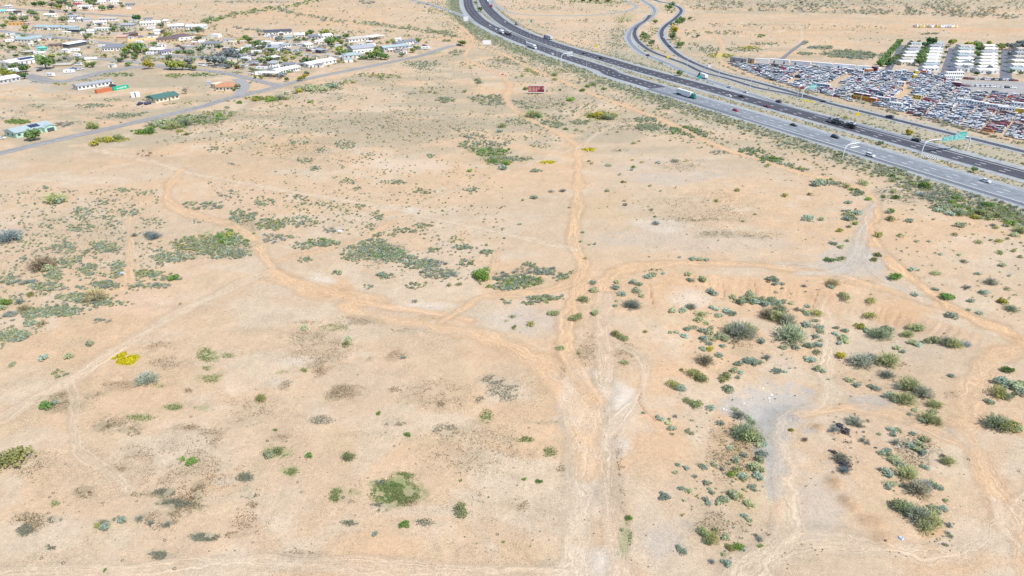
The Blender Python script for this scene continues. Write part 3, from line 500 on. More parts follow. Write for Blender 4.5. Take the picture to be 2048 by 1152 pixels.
# ---------------------------------------------------------------- landmarks (used to word labels) and region names
LAND = []                                                   # (px, py, phrase) filled by the houses below
def region(px, py):
    if py > 560:
        if px < 1130: 
            if px < 330 and py < 720: return 'on the brushy flat at the left edge'
            return 'in the open dry-grass field at lower left' if py > 680 else 'on the sandy flat left of the junction'
        if px < 1320 and py < 780: return 'beside the forked sandy tracks in the middle'
        if px < 1575: return 'on the slope right of the main track' if py > 730 else 'in the upper hollow below the orange track'
        if px < 1960: return 'in the scrubby hollow at right' if py < 800 else 'in the brush strip right of the dirt mounds'
        return 'at the right edge beside the track'
    if py > 330:
        if px < 560: return 'on the scrubby flat left of the curved track'
        if px < 1120: return 'between the diagonal track and the dirt fork'
        if px < 1700: return 'on open ground right of the straight track'
        return 'between the narrow track and the highway'
    if px < 560: return 'along the straight street'
    if px < 1010: return 'in the open desert beyond the diagonal track'
    if hlat(*G0(px, py)) > -16: return 'between the highway and its ramps'
    return 'between the billboard and the highway'
# ---------------------------------------------------------------- foliage templates
def leaves(P, size, rg, flat=.35, asp=1.0):
    n = len(P); a = rg.normal(size=(n, 3)); a /= np.linalg.norm(a, axis=1)[:, None]
    up = rg.normal(size=(n, 3)); up[:, 2] += 1.2 * flat; b = np.cross(a, up); b /= np.linalg.norm(b, axis=1)[:, None] + 1e-9
    s = size * rg.uniform(.6, 1.4, n)[:, None]; a = a * s * asp; b = b * s
    V = np.stack([P - a - b * .5, P + a * .2 - b, P + a + b * .5, P - a * .2 + b], 1).reshape(-1, 3)
    return V, np.arange(4 * n).reshape(-1, 4)
def twig(P, Q, wd):
    d = Q - P; s = np.cross(d, [0, 0, 1]); s = s / (np.linalg.norm(s) + 1e-9) * wd
    return np.array([P - s, P + s, Q + s * .3, Q - s * .3])
KC = {'s': (.49, .56, .385), 'c': (.38, .40, .17), 'm': (.44, .485, .265), 'g': (.24, .38, .10), 'y': (.46, .44, .09), 'd': (.40, .335, .265), 'w': (.37, .405, .335), 't': (.46, .40, .24), 'k': (.12, .12, .14)}
def template(kind, seed, n):
    rg = np.random.default_rng(seed); h_ = rg.uniform(-.13, .13); col = np.array(KC[kind]) * np.array([1 + h_, 1 + h_ * .3, 1 - h_ * 1.2]) * rg.uniform(.9, 1.1); Vs, Fs, Cs = [], [], []; k = 0
    def put(V, F, C):
        nonlocal k
        Vs.append(V); Fs.append(F + k); Cs.append(C); k += len(V)
    if kind in 'mdwt':                                     # arching, feathery
        nb = max(5, n // 5)
        tips = []
        for i in range(nb):
            a = rg.uniform(0, 2 * math.pi); el = rg.uniform(.25, 1.45); r = rg.uniform(.65, 1.05)
            q = np.array([math.cos(a) * math.cos(el) * r, math.sin(a) * math.cos(el) * r, .08 + math.sin(el) * r * .72]); p = q * .12 * np.array([1, 1, .2]); tips.append((p, q))
            v = twig(p, q, .018 if n > 60 else .03); put(v, np.array([[0, 1, 2, 3]]), np.repeat(np.array([[.12, .095, .07]]) if kind != 'w' else np.array([[.16, .16, .16]]), 4, 0))
        m = int(n * (2.2 if n > 60 else 1.3)); t = rg.uniform(.35, 1.08, m) if kind != 'd' else rg.uniform(.5, 1.1, m); ii = rg.integers(0, nb, m)
        P = np.array([tips[i][0] + (tips[i][1] - tips[i][0]) * tt for i, tt in zip(ii, t)]) + rg.normal(scale=.085, size=(m, 3)); P[:, 2] = np.abs(P[:, 2])
        dr_ = np.array([tips[q][1] - tips[q][0] for q in ii]); dr_ /= np.linalg.norm(dr_, axis=1)[:, None]; dr_ = dr_ + rg.normal(scale=.35, size=dr_.shape); sd_ = np.cross(dr_, rg.normal(size=dr_.shape)); sd_ /= np.linalg.norm(sd_, axis=1)[:, None] + 1e-9
        ll = rg.uniform(.6, 1.4, m)[:, None] * (.14 if n > 60 else .2); ww = (.022 if n > 300 else .034 if n > 60 else .06); V = np.stack([P - sd_ * ww, P + sd_ * ww, P + dr_ * ll + sd_ * ww * .5, P + dr_ * ll - sd_ * ww * .5], 1).reshape(-1, 3); F = np.arange(4 * m).reshape(-1, 4)
        if kind == 'd': m = len(P)
        c = col * rg.uniform(.72, 1.3, m)[:, None]; put(V, F, np.repeat(c, 4, 0))
    else:
        nl = 3 if n < 30 else 7
        cen = np.stack([rg.uniform(-.55, .55, nl), rg.uniform(-.55, .55, nl), rg.uniform(.15, .4, nl)], 1); rad = rg.uniform(.28, .5, nl)
        cen[0] = (0, 0, .35); rad[0] = .5
        i = rg.integers(0, nl, n); d = rg.normal(size=(n, 3)); d /= np.linalg.norm(d, axis=1)[:, None]; d[:, 2] = np.abs(d[:, 2]) * .95 - .12
        P = cen[i] + d * (rad[i] * rg.uniform(.7, 1.05, n))[:, None]; P[:, 2] = np.maximum(P[:, 2], .03)
        if kind in 'c': P += rg.normal(scale=.10, size=P.shape); P[:, 2] = np.abs(P[:, 2])
        V, F = leaves(P, {'s': 1.0, 'c': .8, 'g': .95, 'y': 1.0, 'k': .8}[kind] * (.30 if n < 30 else .16 if n < 90 else .105 if n < 300 else .078), rg)
        c = col * rg.uniform(.78, 1.25, n)[:, None]
        if kind == 'c': c = c + (rg.random(n) < .18)[:, None] * np.array([.10, .09, .0])
        put(V, F, np.repeat(c, 4, 0))
        if n >= 90:
            for _ in range(7):
                a = rg.uniform(0, 6.28); q = np.array([math.cos(a) * .5, math.sin(a) * .5, .6]); put(twig(np.zeros(3), q, .02), np.array([[0, 1, 2, 3]]), np.full((4, 3), .1))
    return np.vstack(Vs), np.vstack(Fs), np.clip(np.vstack(Cs), 0, .8)
TPL = {}
def tpl(kind, lod, var):
    key = (kind, lod, var)
    if key not in TPL: TPL[key] = template(kind, 1000 + ord(kind) * 7 + var * 31 + lod, (16, 60, 220, 520)[lod])
    return TPL[key]
TMESH = {}
def tmesh(kind, lod, var, nm):
    key = (kind, lod, var)
    if key not in TMESH: V, F, C = tpl(*key); TMESH[key] = npmesh(nm, V, F, C, LEAF)
    return TMESH[key]
# ---------------------------------------------------------------- listed plants: photo x, y, width, kind
PL = """700 914 26 c;616 912 16 g;814 869 13 g;757 826 12 g;809 1047 21 g;920 1021 34 c;752 1067 12 s;921 960 9 g;1049 958 10 g;1079 964 14 g;977 994 5 g;1007 1083 8 g;551 859 9 g;25 915 60 c;5 925 40 c;
110 1006 16 c;383 922 24 g;365 918 12 g;210 1140 9 g;281 1036 18 w;302 1045 14 w;211 1053 24 s;196 1050 16 c;242 1040 18 s;540 908 22 s;560 902 20 c;790 970 12 g;335 1048 16 w;610 656 17 s;807 715 12 w;831 603 10 s;692 688 18 c;698 678 14 s;610 740 14 c;522 797 22 c;882 757 4 g;
1186 566 14 s;1187 581 18 s;1166 598 22 c;1108 625 23 c;1155 635 26 c;1189 625 21 s;1094 603 12 c;1024 633 11 c;1013 641 8 c;1029 654 12 c;1063 648 17 c;1121 695 17 c;1158 706 9 c;1233 669 20 c;1245 676 22 c;1248 725 14 c;1290 663 11 c;1262 608 30 w;1272 612 20 w;1235 564 13 s;1265 563 15 s;1278 568 15 s;1230 576 18 s;1274 582 18 s;1282 592 12 s;1243 588 18 s;1230 611 10 s;1233 602 8 s;1296 554 16 s;1308 549 20 s;1328 546 10 s;1378 548 16 s;1380 560 14 s;1405 558 22 s;1418 582 20 s;1428 586 16 s;1345 620 16 s;1366 620 18 s;1382 613 20 w;1425 614 14 s;1432 619 12 s;1452 622 18 s;1464 628 16 s;1400 629 20 c;1397 640 18 s;1412 645 14 s;1438 630 16 s;1404 659 18 s;1418 663 18 s;1422 655 12 s;1374 657 14 s;1386 655 14 s;1342 665 10 s;1353 664 11 s;1368 672 16 s;1408 676 18 s;1424 678 16 s;1438 672 20 s;1450 678 20 s;1417 687 14 s;1446 691 12 s;1406 697 14 s;1420 698 16 y;1437 711 16 s;1410 720 34 t;1363 739 10 c;1386 746 26 c;1400 757 30 c;1348 768 24 c;1362 776 22 s;1450 750 26 c;1445 760 18 c;1377 803 20 c;1392 810 24 c;1453 777 22 s;1477 727 18 s;1493 722 18 s;1508 723 22 s;1468 742 18 s;1480 745 14 s;1476 754 12 s;1422 817 17 s;1478 663 56 w;1492 660 44 m;1465 658 36 m;1555 632 40 m;1572 640 40 w;1580 670 56 m;1535 628 34 t;1560 620 30 m;
1466 593 14 s;1480 603 20 s;1500 598 20 s;1512 604 18 s;1524 600 20 s;1502 588 18 s;1532 608 18 s;1545 600 20 s;1556 605 18 s;1544 558 20 s;1550 566 14 s;1564 568 10 s;1566 576 10 s;1552 585 10 s;1579 587 12 s;1608 572 10 w;1611 585 10 w;1582 607 12 s;1614 612 13 s;1632 626 22 c;1610 622 16 s;1616 630 12 s;1594 618 14 w;1630 641 12 s;1612 648 20 s;1638 655 16 s;1642 663 14 s;1630 672 14 s;1618 691 20 s;1634 688 18 s;1642 680 10 s;1632 703 18 s;1624 720 20 s;1636 738 20 s;1645 742 12 s;1672 655 12 s;1690 661 14 s;1671 666 14 s;1684 675 20 s;1692 682 14 s;1676 685 14 s;1568 694 14 s;1590 694 17 s;1520 682 18 s;1500 720 20 s;1514 724 18 s;1532 714 18 w;1554 743 18 s;1568 742 12 s;1665 566 26 t;1662 572 16 s;1690 591 24 c;1692 606 12 s;1741 602 20 c;1738 631 24 c;1722 652 20 y;1734 660 18 s;1744 666 18 s;1762 668 38 m;1772 660 24 s;1832 655 30 c;1815 668 24 m;1825 684 20 s;1868 680 30 s;1838 688 16 s;1894 684 26 w;1908 688 30 m;1930 688 20 w;1796 696 16 s;1804 702 12 s;1787 553 27 g;1828 589 16 s;1680 711 22 y;1722 720 46 w;1742 716 30 w;1776 720 44 m;1700 760 16 s;1712 770 14 s;1742 772 14 s;1754 777 16 s;1774 749 26 w;1656 758 7 s;1820 772 44 m;1845 784 40 w;1806 796 40 m;1785 792 26 s;1868 808 28 m;1866 822 18 s;1858 836 38 m;1872 842 24 m;1846 838 18 s;1903 752 14 s;2016 741 22 g;2002 762 30 s;2024 770 28 s;2040 766 20 s;2044 784 24 s;1996 784 34 c;2010 792 24 m;1978 803 16 s;1992 846 44 m;2012 850 40 c;2030 857 26 s;1895 922 26 m;1886 912 12 d;1830 820 12 s;1818 828 10 s;
1783 857 16 s;1795 858 14 s;1758 867 10 s;1785 870 12 s;1826 868 14 s;1846 877 20 s;1838 886 18 s;1790 884 18 w;1820 892 18 s;1764 904 18 s;1776 902 18 s;1790 918 22 s;1778 908 16 s;1845 905 20 s;1836 898 18 s;1768 942 18 s;1775 948 20 s;1758 938 10 w;1780 967 18 s;1774 974 16 s;1846 932 12 s;1853 936 12 s;1815 946 42 m;1800 928 20 s;1835 978 46 t;1848 972 30 w;1796 1010 44 c;1812 1016 40 m;1840 1030 46 w;1858 1036 44 m;1866 1024 34 s;1850 1050 36 m;1866 966 16 s;1878 976 16 s;1890 1000 12 s;1888 1018 18 s;1896 1066 12 w;1902 1072 10 w;1898 1050 14 w;1894 1090 8 c;1888 1087 10 s;
1678 852 20 k;1690 862 22 k;1670 858 16 w;1708 843 26 w;1718 850 16 w;1724 880 14 w;1734 885 12 w;1682 915 28 w;1692 930 26 k;1668 904 12 k;1688 940 20 w;1666 944 8 d;1664 860 14 w;
1490 862 44 m;1502 870 38 c;1478 868 30 m;1478 830 26 w;1498 836 16 s;1470 818 14 s;1505 845 20 m;1522 880 22 s;1530 888 16 s;1518 888 16 s;1526 908 20 s;1518 918 20 s;1512 932 24 s;1522 938 22 s;1506 938 14 w;1512 950 20 s;1520 955 12 s;1472 918 18 s;1486 910 14 s;1462 946 18 g;1474 940 20 c;1486 952 18 s;1430 930 13 s;1444 938 10 w;1402 930 12 s;1410 935 13 s;1356 930 11 s;1372 935 12 s;1352 944 10 s;1390 953 10 s;1412 965 14 s;1420 978 10 s;1424 985 12 s;1364 977 14 s;1378 980 14 s;1330 993 22 s;1324 985 10 s;1368 1001 8 s;1410 998 14 s;1420 1006 16 s;1447 1001 22 s;1438 1004 14 s;1466 988 24 s;1478 992 18 m;1496 1004 24 s;1504 974 14 s;1510 980 10 w;1365 1029 9 c;1408 1064 26 c;1424 1076 28 c;1416 1082 20 c;1430 1060 16 c;1452 1073 16 s;1462 1096 20 c;1476 1092 22 g;1486 1096 12 s;1448 1107 12 s;1456 1126 20 s;1448 1122 12 s;1423 1123 13 w;1358 1095 14 s;1368 1104 16 s;1512 1070 12 w;1520 1078 14 w;1538 1068 9 d;1520 1091 10 g;1490 1032 14 s;1500 1040 12 s;1257 1036 16 g;1244 1058 10 s;1336 846 14 s;1344 856 16 s;1322 836 14 s;1314 832 10 s;1340 838 9 s;1376 862 14 s;1384 866 10 s;1460 895 13 s;1440 847 14 s;1288 825 9 s;1384 840 9 s;1582 860 12 y;1610 880 12 d;1350 832 10 w;1440 890 6 c;1452 862 8 s;1345 868 9 s;
1633 368 24 s;1640 362 14 m;1663 359 9 g;1693 373 16 c;1703 379 12 g;1720 384 14 s;1737 398 14 g;1724 366 18 c;1785 361 16 c;1784 352 12 g;1824 364 14 c;1850 372 24 g;1786 384 14 c;1790 394 16 g;1766 393 10 g;1698 405 14 s;1712 424 20 s;1700 430 18 s;1694 438 16 s;1708 447 11 g;1697 453 11 w;1678 460 14 y;1615 436 22 s;1641 438 12 c;1569 391 14 c;1619 389 11 c;1758 470 19 c;1662 486 10 s;1670 488 12 s;1680 493 14 s;1694 481 10 s;1660 521 20 g;1682 517 17 c;1748 518 16 c;1754 510 14 g;1783 421 15 g;1776 424 14 w;1782 439 18 c;1820 442 18 s;1800 471 14 c;1921 450 18 s;1832 482 9 s;1858 483 8 s;1908 469 11 c;1957 485 13 c;1997 481 15 c;1882 508 10 s;1917 509 10 s;1927 522 13 w;2000 505 15 c;2027 502 12 c;2040 514 11 s;1822 538 15 s;1838 541 7 s;1871 546 17 c;1955 547 12 s;2005 530 15 s;2017 551 9 s;1980 564 22 w;1968 584 18 s;1932 575 14 w;2013 577 12 c;1869 577 12 s;1896 594 28 g;1940 600 15 s;2003 603 20 y;2022 617 22 m;1903 631 20 s;1960 625 14 s;1938 620 10 s;
1912 396 20 g;1916 412 18 g;1906 404 14 g;1885 414 24 s;1876 420 18 s;1916 424 26 m;1898 426 18 s;1972 410 22 g;1960 426 22 c;1978 432 18 c;1996 430 20 c;1950 434 16 y;2022 446 18 g;2040 460 28 m;2028 470 18 s;1986 450 12 w;1990 455 12 c;1826 368 16 c;1800 356 16 s;1840 388 18 w;1870 396 18 w;
112 398 40 m;120 402 20 s;20 474 42 w;36 476 18 s;85 530 42 d;96 538 22 s;190 592 42 t;196 596 24 w;50 617 22 t;62 588 17 c;10 606 26 g;4 615 20 s;85 646 20 t;92 376 11 s;350 556 20 g;297 756 40 w;290 760 24 s;98 812 26 g;108 806 16 s;445 482 15 g;436 474 18 g;455 470 16 y;962 549 40 g;955 545 22 s;918 568 12 c;898 571 10 c;980 572 12 g;1018 570 14 g;40 602 18 w;310 472 26 w;298 468 20 w;270 470 14 w;85 716 20 s;140 711 20 s;25 729 14 s;180 687 16 s;60 571 12 s;360 608 8 s;
1268 286 11 c;1278 282 8 c;1240 300 9 s;1183 327 9 c;1177 322 8 g;1218 331 11 s;1266 334 10 g;1264 340 9 s;1239 349 9 s;1246 364 10 y;1283 324 8 y;1318 325 12 s;1350 321 15 w;1373 321 9 c;1265 320 7 c;1214 381 10 s;1250 402 8 d;1251 410 10 s;1303 420 9 s;1311 433 9 s;1312 446 16 w;1475 380 13 c;1432 402 10 c;1508 428 8 c;1485 442 8 c;1350 375 6 d;1320 382 6 s;1167 465 9 s;1180 489 9 s;1190 488 9 s;1162 483 9 s;1170 517 9 c;1360 515 8 s;1384 517 14 s;1400 518 12 s;1412 519 12 s;1102 382 12 w;1126 381 12 w;1046 400 9 s;1068 395 14 s;1040 448 9 s;1535 331 12 c;1525 320 12 g;1545 317 14 g;1300 372 8 s;1138 415 8 c;
1065 229 26 m;1078 232 14 g;1184 232 16 y;1196 230 26 y;1208 234 22 m;1222 236 20 m;1143 199 18 g;1166 180 13 g;1120 180 8 g;1131 258 10 g;1153 260 10 c;1165 263 8 c;1178 255 8 c;1200 262 7 c;1235 264 7 c;1110 158 14 m;1109 150 12 m;1186 168 16 m;1176 172 12 g;1160 165 9 s;1207 178 12 g;1005 252 18 m;998 262 14 s;1004 336 20 s;1012 328 16 g;990 322 18 g;938 342 10 g;1052 178 12 g;1034 155 9 s;1043 152 9 g;1056 141 14 c;1066 144 8 c;958 164 16 m;955 160 12 c;928 184 9 g;932 182 7 g;870 186 8 c;861 184 8 s;800 155 9 c;765 158 8 c;778 154 8 c;844 175 8 c;852 168 7 c;705 165 9 y;720 152 9 s;185 252 24 m;192 255 14 g;325 246 26 s;345 252 28 m;372 246 28 m;386 240 26 s;300 262 24 g;288 264 18 g;235 276 24 c;218 280 22 y;190 288 20 y;360 262 12 y;376 268 12 c;400 236 20 s;440 230 18 g;448 236 14 c;478 205 12 g;455 215 10 s;620 204 10 g;573 212 8 c;545 200 18 g;560 196 20 m;572 197 14 m;525 197 14 c;510 200 14 y;600 182 14 y;592 186 10 c;628 178 24 s;650 178 20 s;666 172 20 s;560 208 9 c"""
PLANTS = []                                                 # (kind, x, y, z, r, h, tint, listed)
def add_listed(txt):
    L = [q.split() for q in txt.replace('\n', '').split(';') if q.strip()]
    a = np.array([[float(q[0]), float(q[1]), float(q[2])] for q in L]); k = [q[3] for q in L]
    x, y, z = G(a[:, 0], a[:, 1] + a[:, 2] * .16); r = a[:, 2] / 2 / ppm(y) * 1.3
    for i in range(len(k)):
        hs = random.uniform(.85, 1.1) * (.9 if k[i] in 'mwt' else 1.0)
        PLANTS.append((k[i], float(x[i]), float(y[i]), float(z[i]), float(r[i]), float(hs), random.uniform(.88, 1.12), 1))
add_listed(PL)
# ---------------------------------------------------------------- clumps: cx, cy, rx, ry, n, kinds, size range m
CL = [(410, 412, 46, 9, 60, 'ssw', .5, 1.1), (485, 432, 32, 13, 70, 's', .5, 1.1), (470, 476, 38, 17, 150, 'sssg', .4, 1.0), (395, 490, 52, 17, 170, 'sssc', .4, 1.0), (345, 515, 42, 11, 110, 'sss', .4, 1.0), (455, 506, 50, 12, 110, 's', .4, 1.0), (500, 485, 12, 10, 40, 's', .4, .9),
 (165, 427, 24, 14, 55, 's', .4, .9), (200, 406, 16, 5, 16, 's', .4, .9), (205, 490, 26, 8, 45, 's', .4, .9), (215, 500, 28, 6, 30, 's', .4, .9), (128, 495, 26, 14, 60, 'ssw', .3, .9), (165, 456, 30, 8, 45, 's', .4, .8), (60, 475, 40, 12, 16, 's', .3, .7), (250, 380, 14, 6, 20, 's', .4, .9), (288, 385, 22, 6, 22, 's', .3, .8), (258, 425, 22, 9, 26, 's', .4, .9), (228, 449, 18, 10, 30, 'ssw', .3, .8), (310, 445, 24, 8, 12, 'sw', .3, .8), (395, 442, 20, 6, 14, 's', .3, .8), (215, 435, 16, 6, 16, 's', .3, .8),
 (118, 528, 30, 10, 45, 's', .4, 1.0), (150, 520, 16, 6, 18, 's', .4, 1.0), (108, 552, 18, 12, 50, 's', .5, 1.0), (95, 574, 36, 9, 60, 'ssw', .4, 1.0), (155, 595, 42, 8, 60, 's', .5, 1.0), (190, 602, 40, 8, 50, 's', .4, 1.0), (72, 627, 28, 12, 70, 's', .4, .9), (128, 622, 38, 12, 100, 's', .4, .9), (30, 672, 36, 12, 60, 's', .5, 1.0), (60, 648, 14, 5, 18, 's', .5, 1.0), (180, 540, 18, 14, 40, 's', .5, 1.0), (212, 570, 26, 8, 45, 'sw', .5, 1.0), (240, 540, 22, 18, 60, 's', .4, 1.0), (292, 547, 30, 8, 50, 'ssc', .4, 1.0), (330, 556, 36, 7, 40, 's', .4, .9), (300, 572, 46, 6, 40, 'sw', .4, .9), (230, 608, 40, 5, 26, 's', .4, .8), (230, 530, 18, 8, 18, 's', .4, .8), (205, 642, 18, 5, 12, 'w', .4, .8), (120, 750, 22, 10, 14, 'sc', .3, .8), (15, 560, 16, 8, 16, 's', .5, 1.0), (60, 565, 26, 5, 16, 'w', .5, 1.0), (20, 630, 16, 5, 14, 'w', .5, 1.0),
 (543, 450, 36, 12, 90, 'sssc', .4, 1.0), (600, 444, 36, 12, 60, 'ssw', .4, 1.0), (545, 478, 28, 10, 40, 'w', .4, .9), (640, 484, 26, 7, 45, 'sgs', .5, 1.0), (660, 490, 26, 8, 50, 's', .5, 1.0), (605, 492, 26, 7, 30, 's', .4, .9), (575, 474, 24, 4, 16, 's', .4, .8), (670, 462, 18, 7, 20, 'w', .4, .9), (715, 500, 32, 9, 50, 's', .4, .9), (750, 488, 34, 10, 60, 's', .5, 1.0), (775, 506, 38, 12, 110, 'sssg', .5, 1.0), (722, 512, 44, 12, 70, 's', .4, .9), (800, 518, 36, 9, 70, 's', .4, 1.0), (855, 528, 32, 9, 70, 'sw', .4, 1.0), (880, 548, 40, 10, 80, 'sw', .4, 1.0), (830, 532, 30, 6, 30, 's', .4, .9), (765, 470, 28, 4, 16, 's', .4, .9), (845, 452, 18, 5, 26, 's', .4, .9), (806, 462, 26, 6, 26, 's', .4, .9), (745, 455, 16, 8, 18, 's', .4, .8), (528, 404, 22, 9, 40, 's', .4, .9), (600, 396, 16, 5, 16, 's', .4, .9), (660, 410, 30, 9, 22, 's', .3, .8), (700, 415, 40, 10, 24, 's', .3, .8), (600, 410, 40, 12, 24, 's', .3, .8), (755, 432, 12, 9, 16, 's', .4, .9), (725, 412, 14, 6, 14, 's', .4, .9), (925, 495, 18, 6, 22, 's', .4, 1.0), (864, 500, 14, 6, 14, 's', .4, .9), (975, 505, 16, 6, 16, 's', .4, 1.0), (932, 526, 16, 5, 18, 's', .4, 1.0), (768, 552, 16, 7, 22, 's', .4, 1.0), (832, 572, 22, 8, 18, 's', .4, .9), (675, 547, 12, 4, 12, 's', .4, .9), (735, 572, 12, 6, 8, 's', .4, .9), (610, 520, 14, 6, 14, 's', .4, .9), (965, 558, 14, 6, 10, 's', .4, .9),
 (690, 290, 22, 9, 50, 's', .4, 1.0), (610, 322, 16, 5, 22, 's', .4, .9), (630, 337, 13, 5, 20, 's', .4, .9), (640, 302, 12, 5, 14, 's', .4, .9), (740, 312, 24, 8, 20, 's', .4, .9), (690, 324, 40, 6, 18, 's', .4, .8), (697, 363, 18, 6, 20, 's', .4, .9), (715, 378, 10, 4, 10, 's', .4, .9), (785, 366, 26, 6, 28, 's', .4, .9), (848, 384, 22, 5, 22, 's', .4, .9), (948, 380, 18, 6, 22, 's', .4, .9), (600, 285, 20, 5, 18, 's', .4, .9), (865, 312, 10, 4, 10, 's', .5, 1.0), (470, 362, 60, 10, 20, 's', .3, .6), (455, 388, 24, 8, 24, 'w', .4, .9), (440, 300, 50, 8, 30, 'sd', .4, 1.0), (300, 310, 40, 8, 22, 'd', .4, 1.0), (468, 330, 14, 4, 10, 'w', .5, 1.0), (540, 300, 60, 14, 30, 'sc', .4, 1.0),
 (950, 290, 36, 10, 80, 's', .5, 1.2), (985, 305, 36, 9, 90, 'sgg', .5, 1.3), (1000, 322, 30, 8, 70, 'sc', .5, 1.2), (945, 272, 26, 7, 40, 'sw', .5, 1.2), (1035, 318, 34, 5, 50, 's', .5, 1.1), (1080, 292, 20, 6, 18, 's', .4, .9), (1072, 342, 14, 3, 14, 's', .5, 1.0), (1000, 290, 24, 6, 30, 'sw', .5, 1.0),
 (1040, 562, 46, 13, 150, 'sssgc', .5, 1.0), (1090, 543, 28, 8, 50, 'sw', .5, 1.0), (1015, 576, 34, 5, 50, 's', .5, 1.0), (1060, 532, 20, 6, 26, 's', .4, .9), (1122, 556, 18, 6, 18, 's', .5, 1.0), (1090, 597, 46, 4, 46, 's', .5, 1.0), (1062, 606, 20, 4, 14, 's', .4, .9), (1012, 604, 14, 5, 8, 's', .3, .8), (1000, 555, 18, 8, 20, 'w', .4, 1.0), (1046, 545, 20, 7, 26, 'w', .4, .9), (1140, 545, 6, 4, 5, 's', .4, .8),
 (1300, 540, 30, 4, 8, 's', .4, .8), (1540, 606, 40, 6, 30, 's', .5, 1.0), (1485, 600, 26, 8, 20, 's', .5, 1.0), (1480, 880, 36, 20, 26, 'sc', .2, .45), (1460, 930, 50, 40, 50, 'scw', .15, .4), (1440, 1000, 70, 50, 40, 'swc', .12, .35), (1420, 860, 60, 40, 26, 'sd', .12, .3), (1500, 960, 20, 30, 20, 'sc', .3, .6), (1440, 700, 60, 50, 24, 'sw', .2, .5), (1590, 700, 70, 50, 40, 'swd', .2, .5), (1740, 740, 80, 40, 40, 'swd', .15, .45), (1820, 890, 40, 26, 40, 'sdw', .15, .45), (1800, 960, 40, 30, 26, 'sd', .15, .45), (1880, 1060, 30, 36, 26, 'sd', .12, .35), (1380, 610, 60, 50, 20, 'sw', .2, .4), (1700, 860, 50, 36, 30, 'kwd', .15, .5), (1690, 925, 30, 20, 20, 'kw', .2, .5), (1600, 580, 180, 22, 26, 'sw', .2, .5), (1690, 560, 80, 12, 8, 'c', .2, .4), (1470, 1080, 60, 40, 20, 'sw', .12, .35), (2020, 780, 26, 18, 20, 'sc', .5, .9),
 (190, 212, 38, 5, 60, 's', .5, 1.1), (225, 200, 20, 4, 16, 'sc', .5, 1.0), (150, 246, 26, 4, 22, 'dw', .5, 1.1), (250, 232, 30, 5, 50, 's', .6, 1.2), (75, 213, 16, 4, 12, 's', .5, 1.2), (340, 250, 44, 9, 80, 'smg', .8, 1.9), (400, 240, 60, 9, 90, 'smg', .7, 1.7), (440, 228, 40, 8, 60, 'smc', .6, 1.5), (290, 265, 30, 6, 50, 'gc', .6, 1.4), (220, 280, 36, 6, 60, 'ycg', .6, 1.3), (530, 198, 40, 5, 50, 'cgy', .7, 1.6), (630, 178, 46, 9, 90, 's', .7, 1.4), (668, 172, 22, 8, 60, 's', .6, 1.3), (840, 128, 40, 7, 100, 's', .6, 1.3), (850, 138, 26, 3, 22, 's', .6, 1.2), (770, 153, 36, 4, 40, 'scg', .6, 1.4), (740, 150, 30, 4, 24, 'scg', .6, 1.4), (915, 106, 18, 5, 50, 'sw', .7, 1.6), (895, 112, 20, 3, 24, 'd', .5, 1.0), (890, 200, 20, 6, 50, 's', .6, 1.3), (975, 198, 36, 8, 110, 'sm', .6, 1.3), (985, 208, 30, 5, 40, 's', .5, 1.1), (1040, 205, 30, 5, 26, 's', .5, 1.0), (830, 186, 20, 3, 20, 'w', .6, 1.1), (860, 180, 30, 8, 20, 'cs', .5, 1.2), (950, 130, 40, 8, 40, 'sc', .5, 1.3), (1010, 125, 40, 12, 80, 'smw', .7, 1.5), (1030, 122, 26, 8, 40, 's', .7, 1.5), (1085, 145, 40, 10, 60, 'smc', .7, 1.5), (1060, 215, 26, 4, 26, 's', .5, 1.1), (1120, 208, 14, 5, 14, 's', .5, 1.1), (1090, 236, 40, 8, 60, 's', .5, 1.2), (1100, 250, 30, 7, 70, 's', .6, 1.2), (1160, 245, 20, 5, 34, 's', .6, 1.2), (1040, 245, 30, 8, 40, 's', .5, 1.1), (1205, 232, 30, 7, 60, 'gys', .6, 1.5), (1290, 240, 26, 7, 60, 's', .6, 1.3), (1300, 255, 34, 8, 90, 's', .6, 1.3), (1170, 215, 30, 6, 24, 's', .5, 1.0), (1330, 215, 20, 6, 30, 'sm', .6, 1.4), (1370, 262, 34, 8, 90, 'sg', .7, 1.5), (1395, 270, 24, 6, 60, 's', .6, 1.2), (1500, 305, 30, 8, 70, 'ssg', .5, 1.2), (1540, 320, 26, 7, 50, 'gs', .6, 1.3), (1440, 306, 22, 4, 26, 'w', .5, 1.0), (1570, 330, 20, 5, 24, 's', .5, 1.1), (1600, 340, 22, 5, 24, 'cs', .5, 1.1), (1650, 366, 30, 6, 44, 's', .5, 1.1), (1715, 385, 12, 8, 24, 's', .5, 1.1), (1700, 430, 16, 14, 34, 's', .5, 1.1), (1680, 370, 20, 4, 18, 'w', .4, .9), (1880, 395, 50, 12, 70, 'sw', .5, 1.2), (1900, 415, 40, 12, 60, 's', .6, 1.3), (1980, 425, 60, 14, 110, 'smcg', .6, 1.4), (2030, 440, 30, 16, 60, 'smc', .6, 1.4), (1830, 372, 40, 10, 50, 'swc', .5, 1.2), (1780, 345, 40, 10, 50, 's', .6, 1.2),
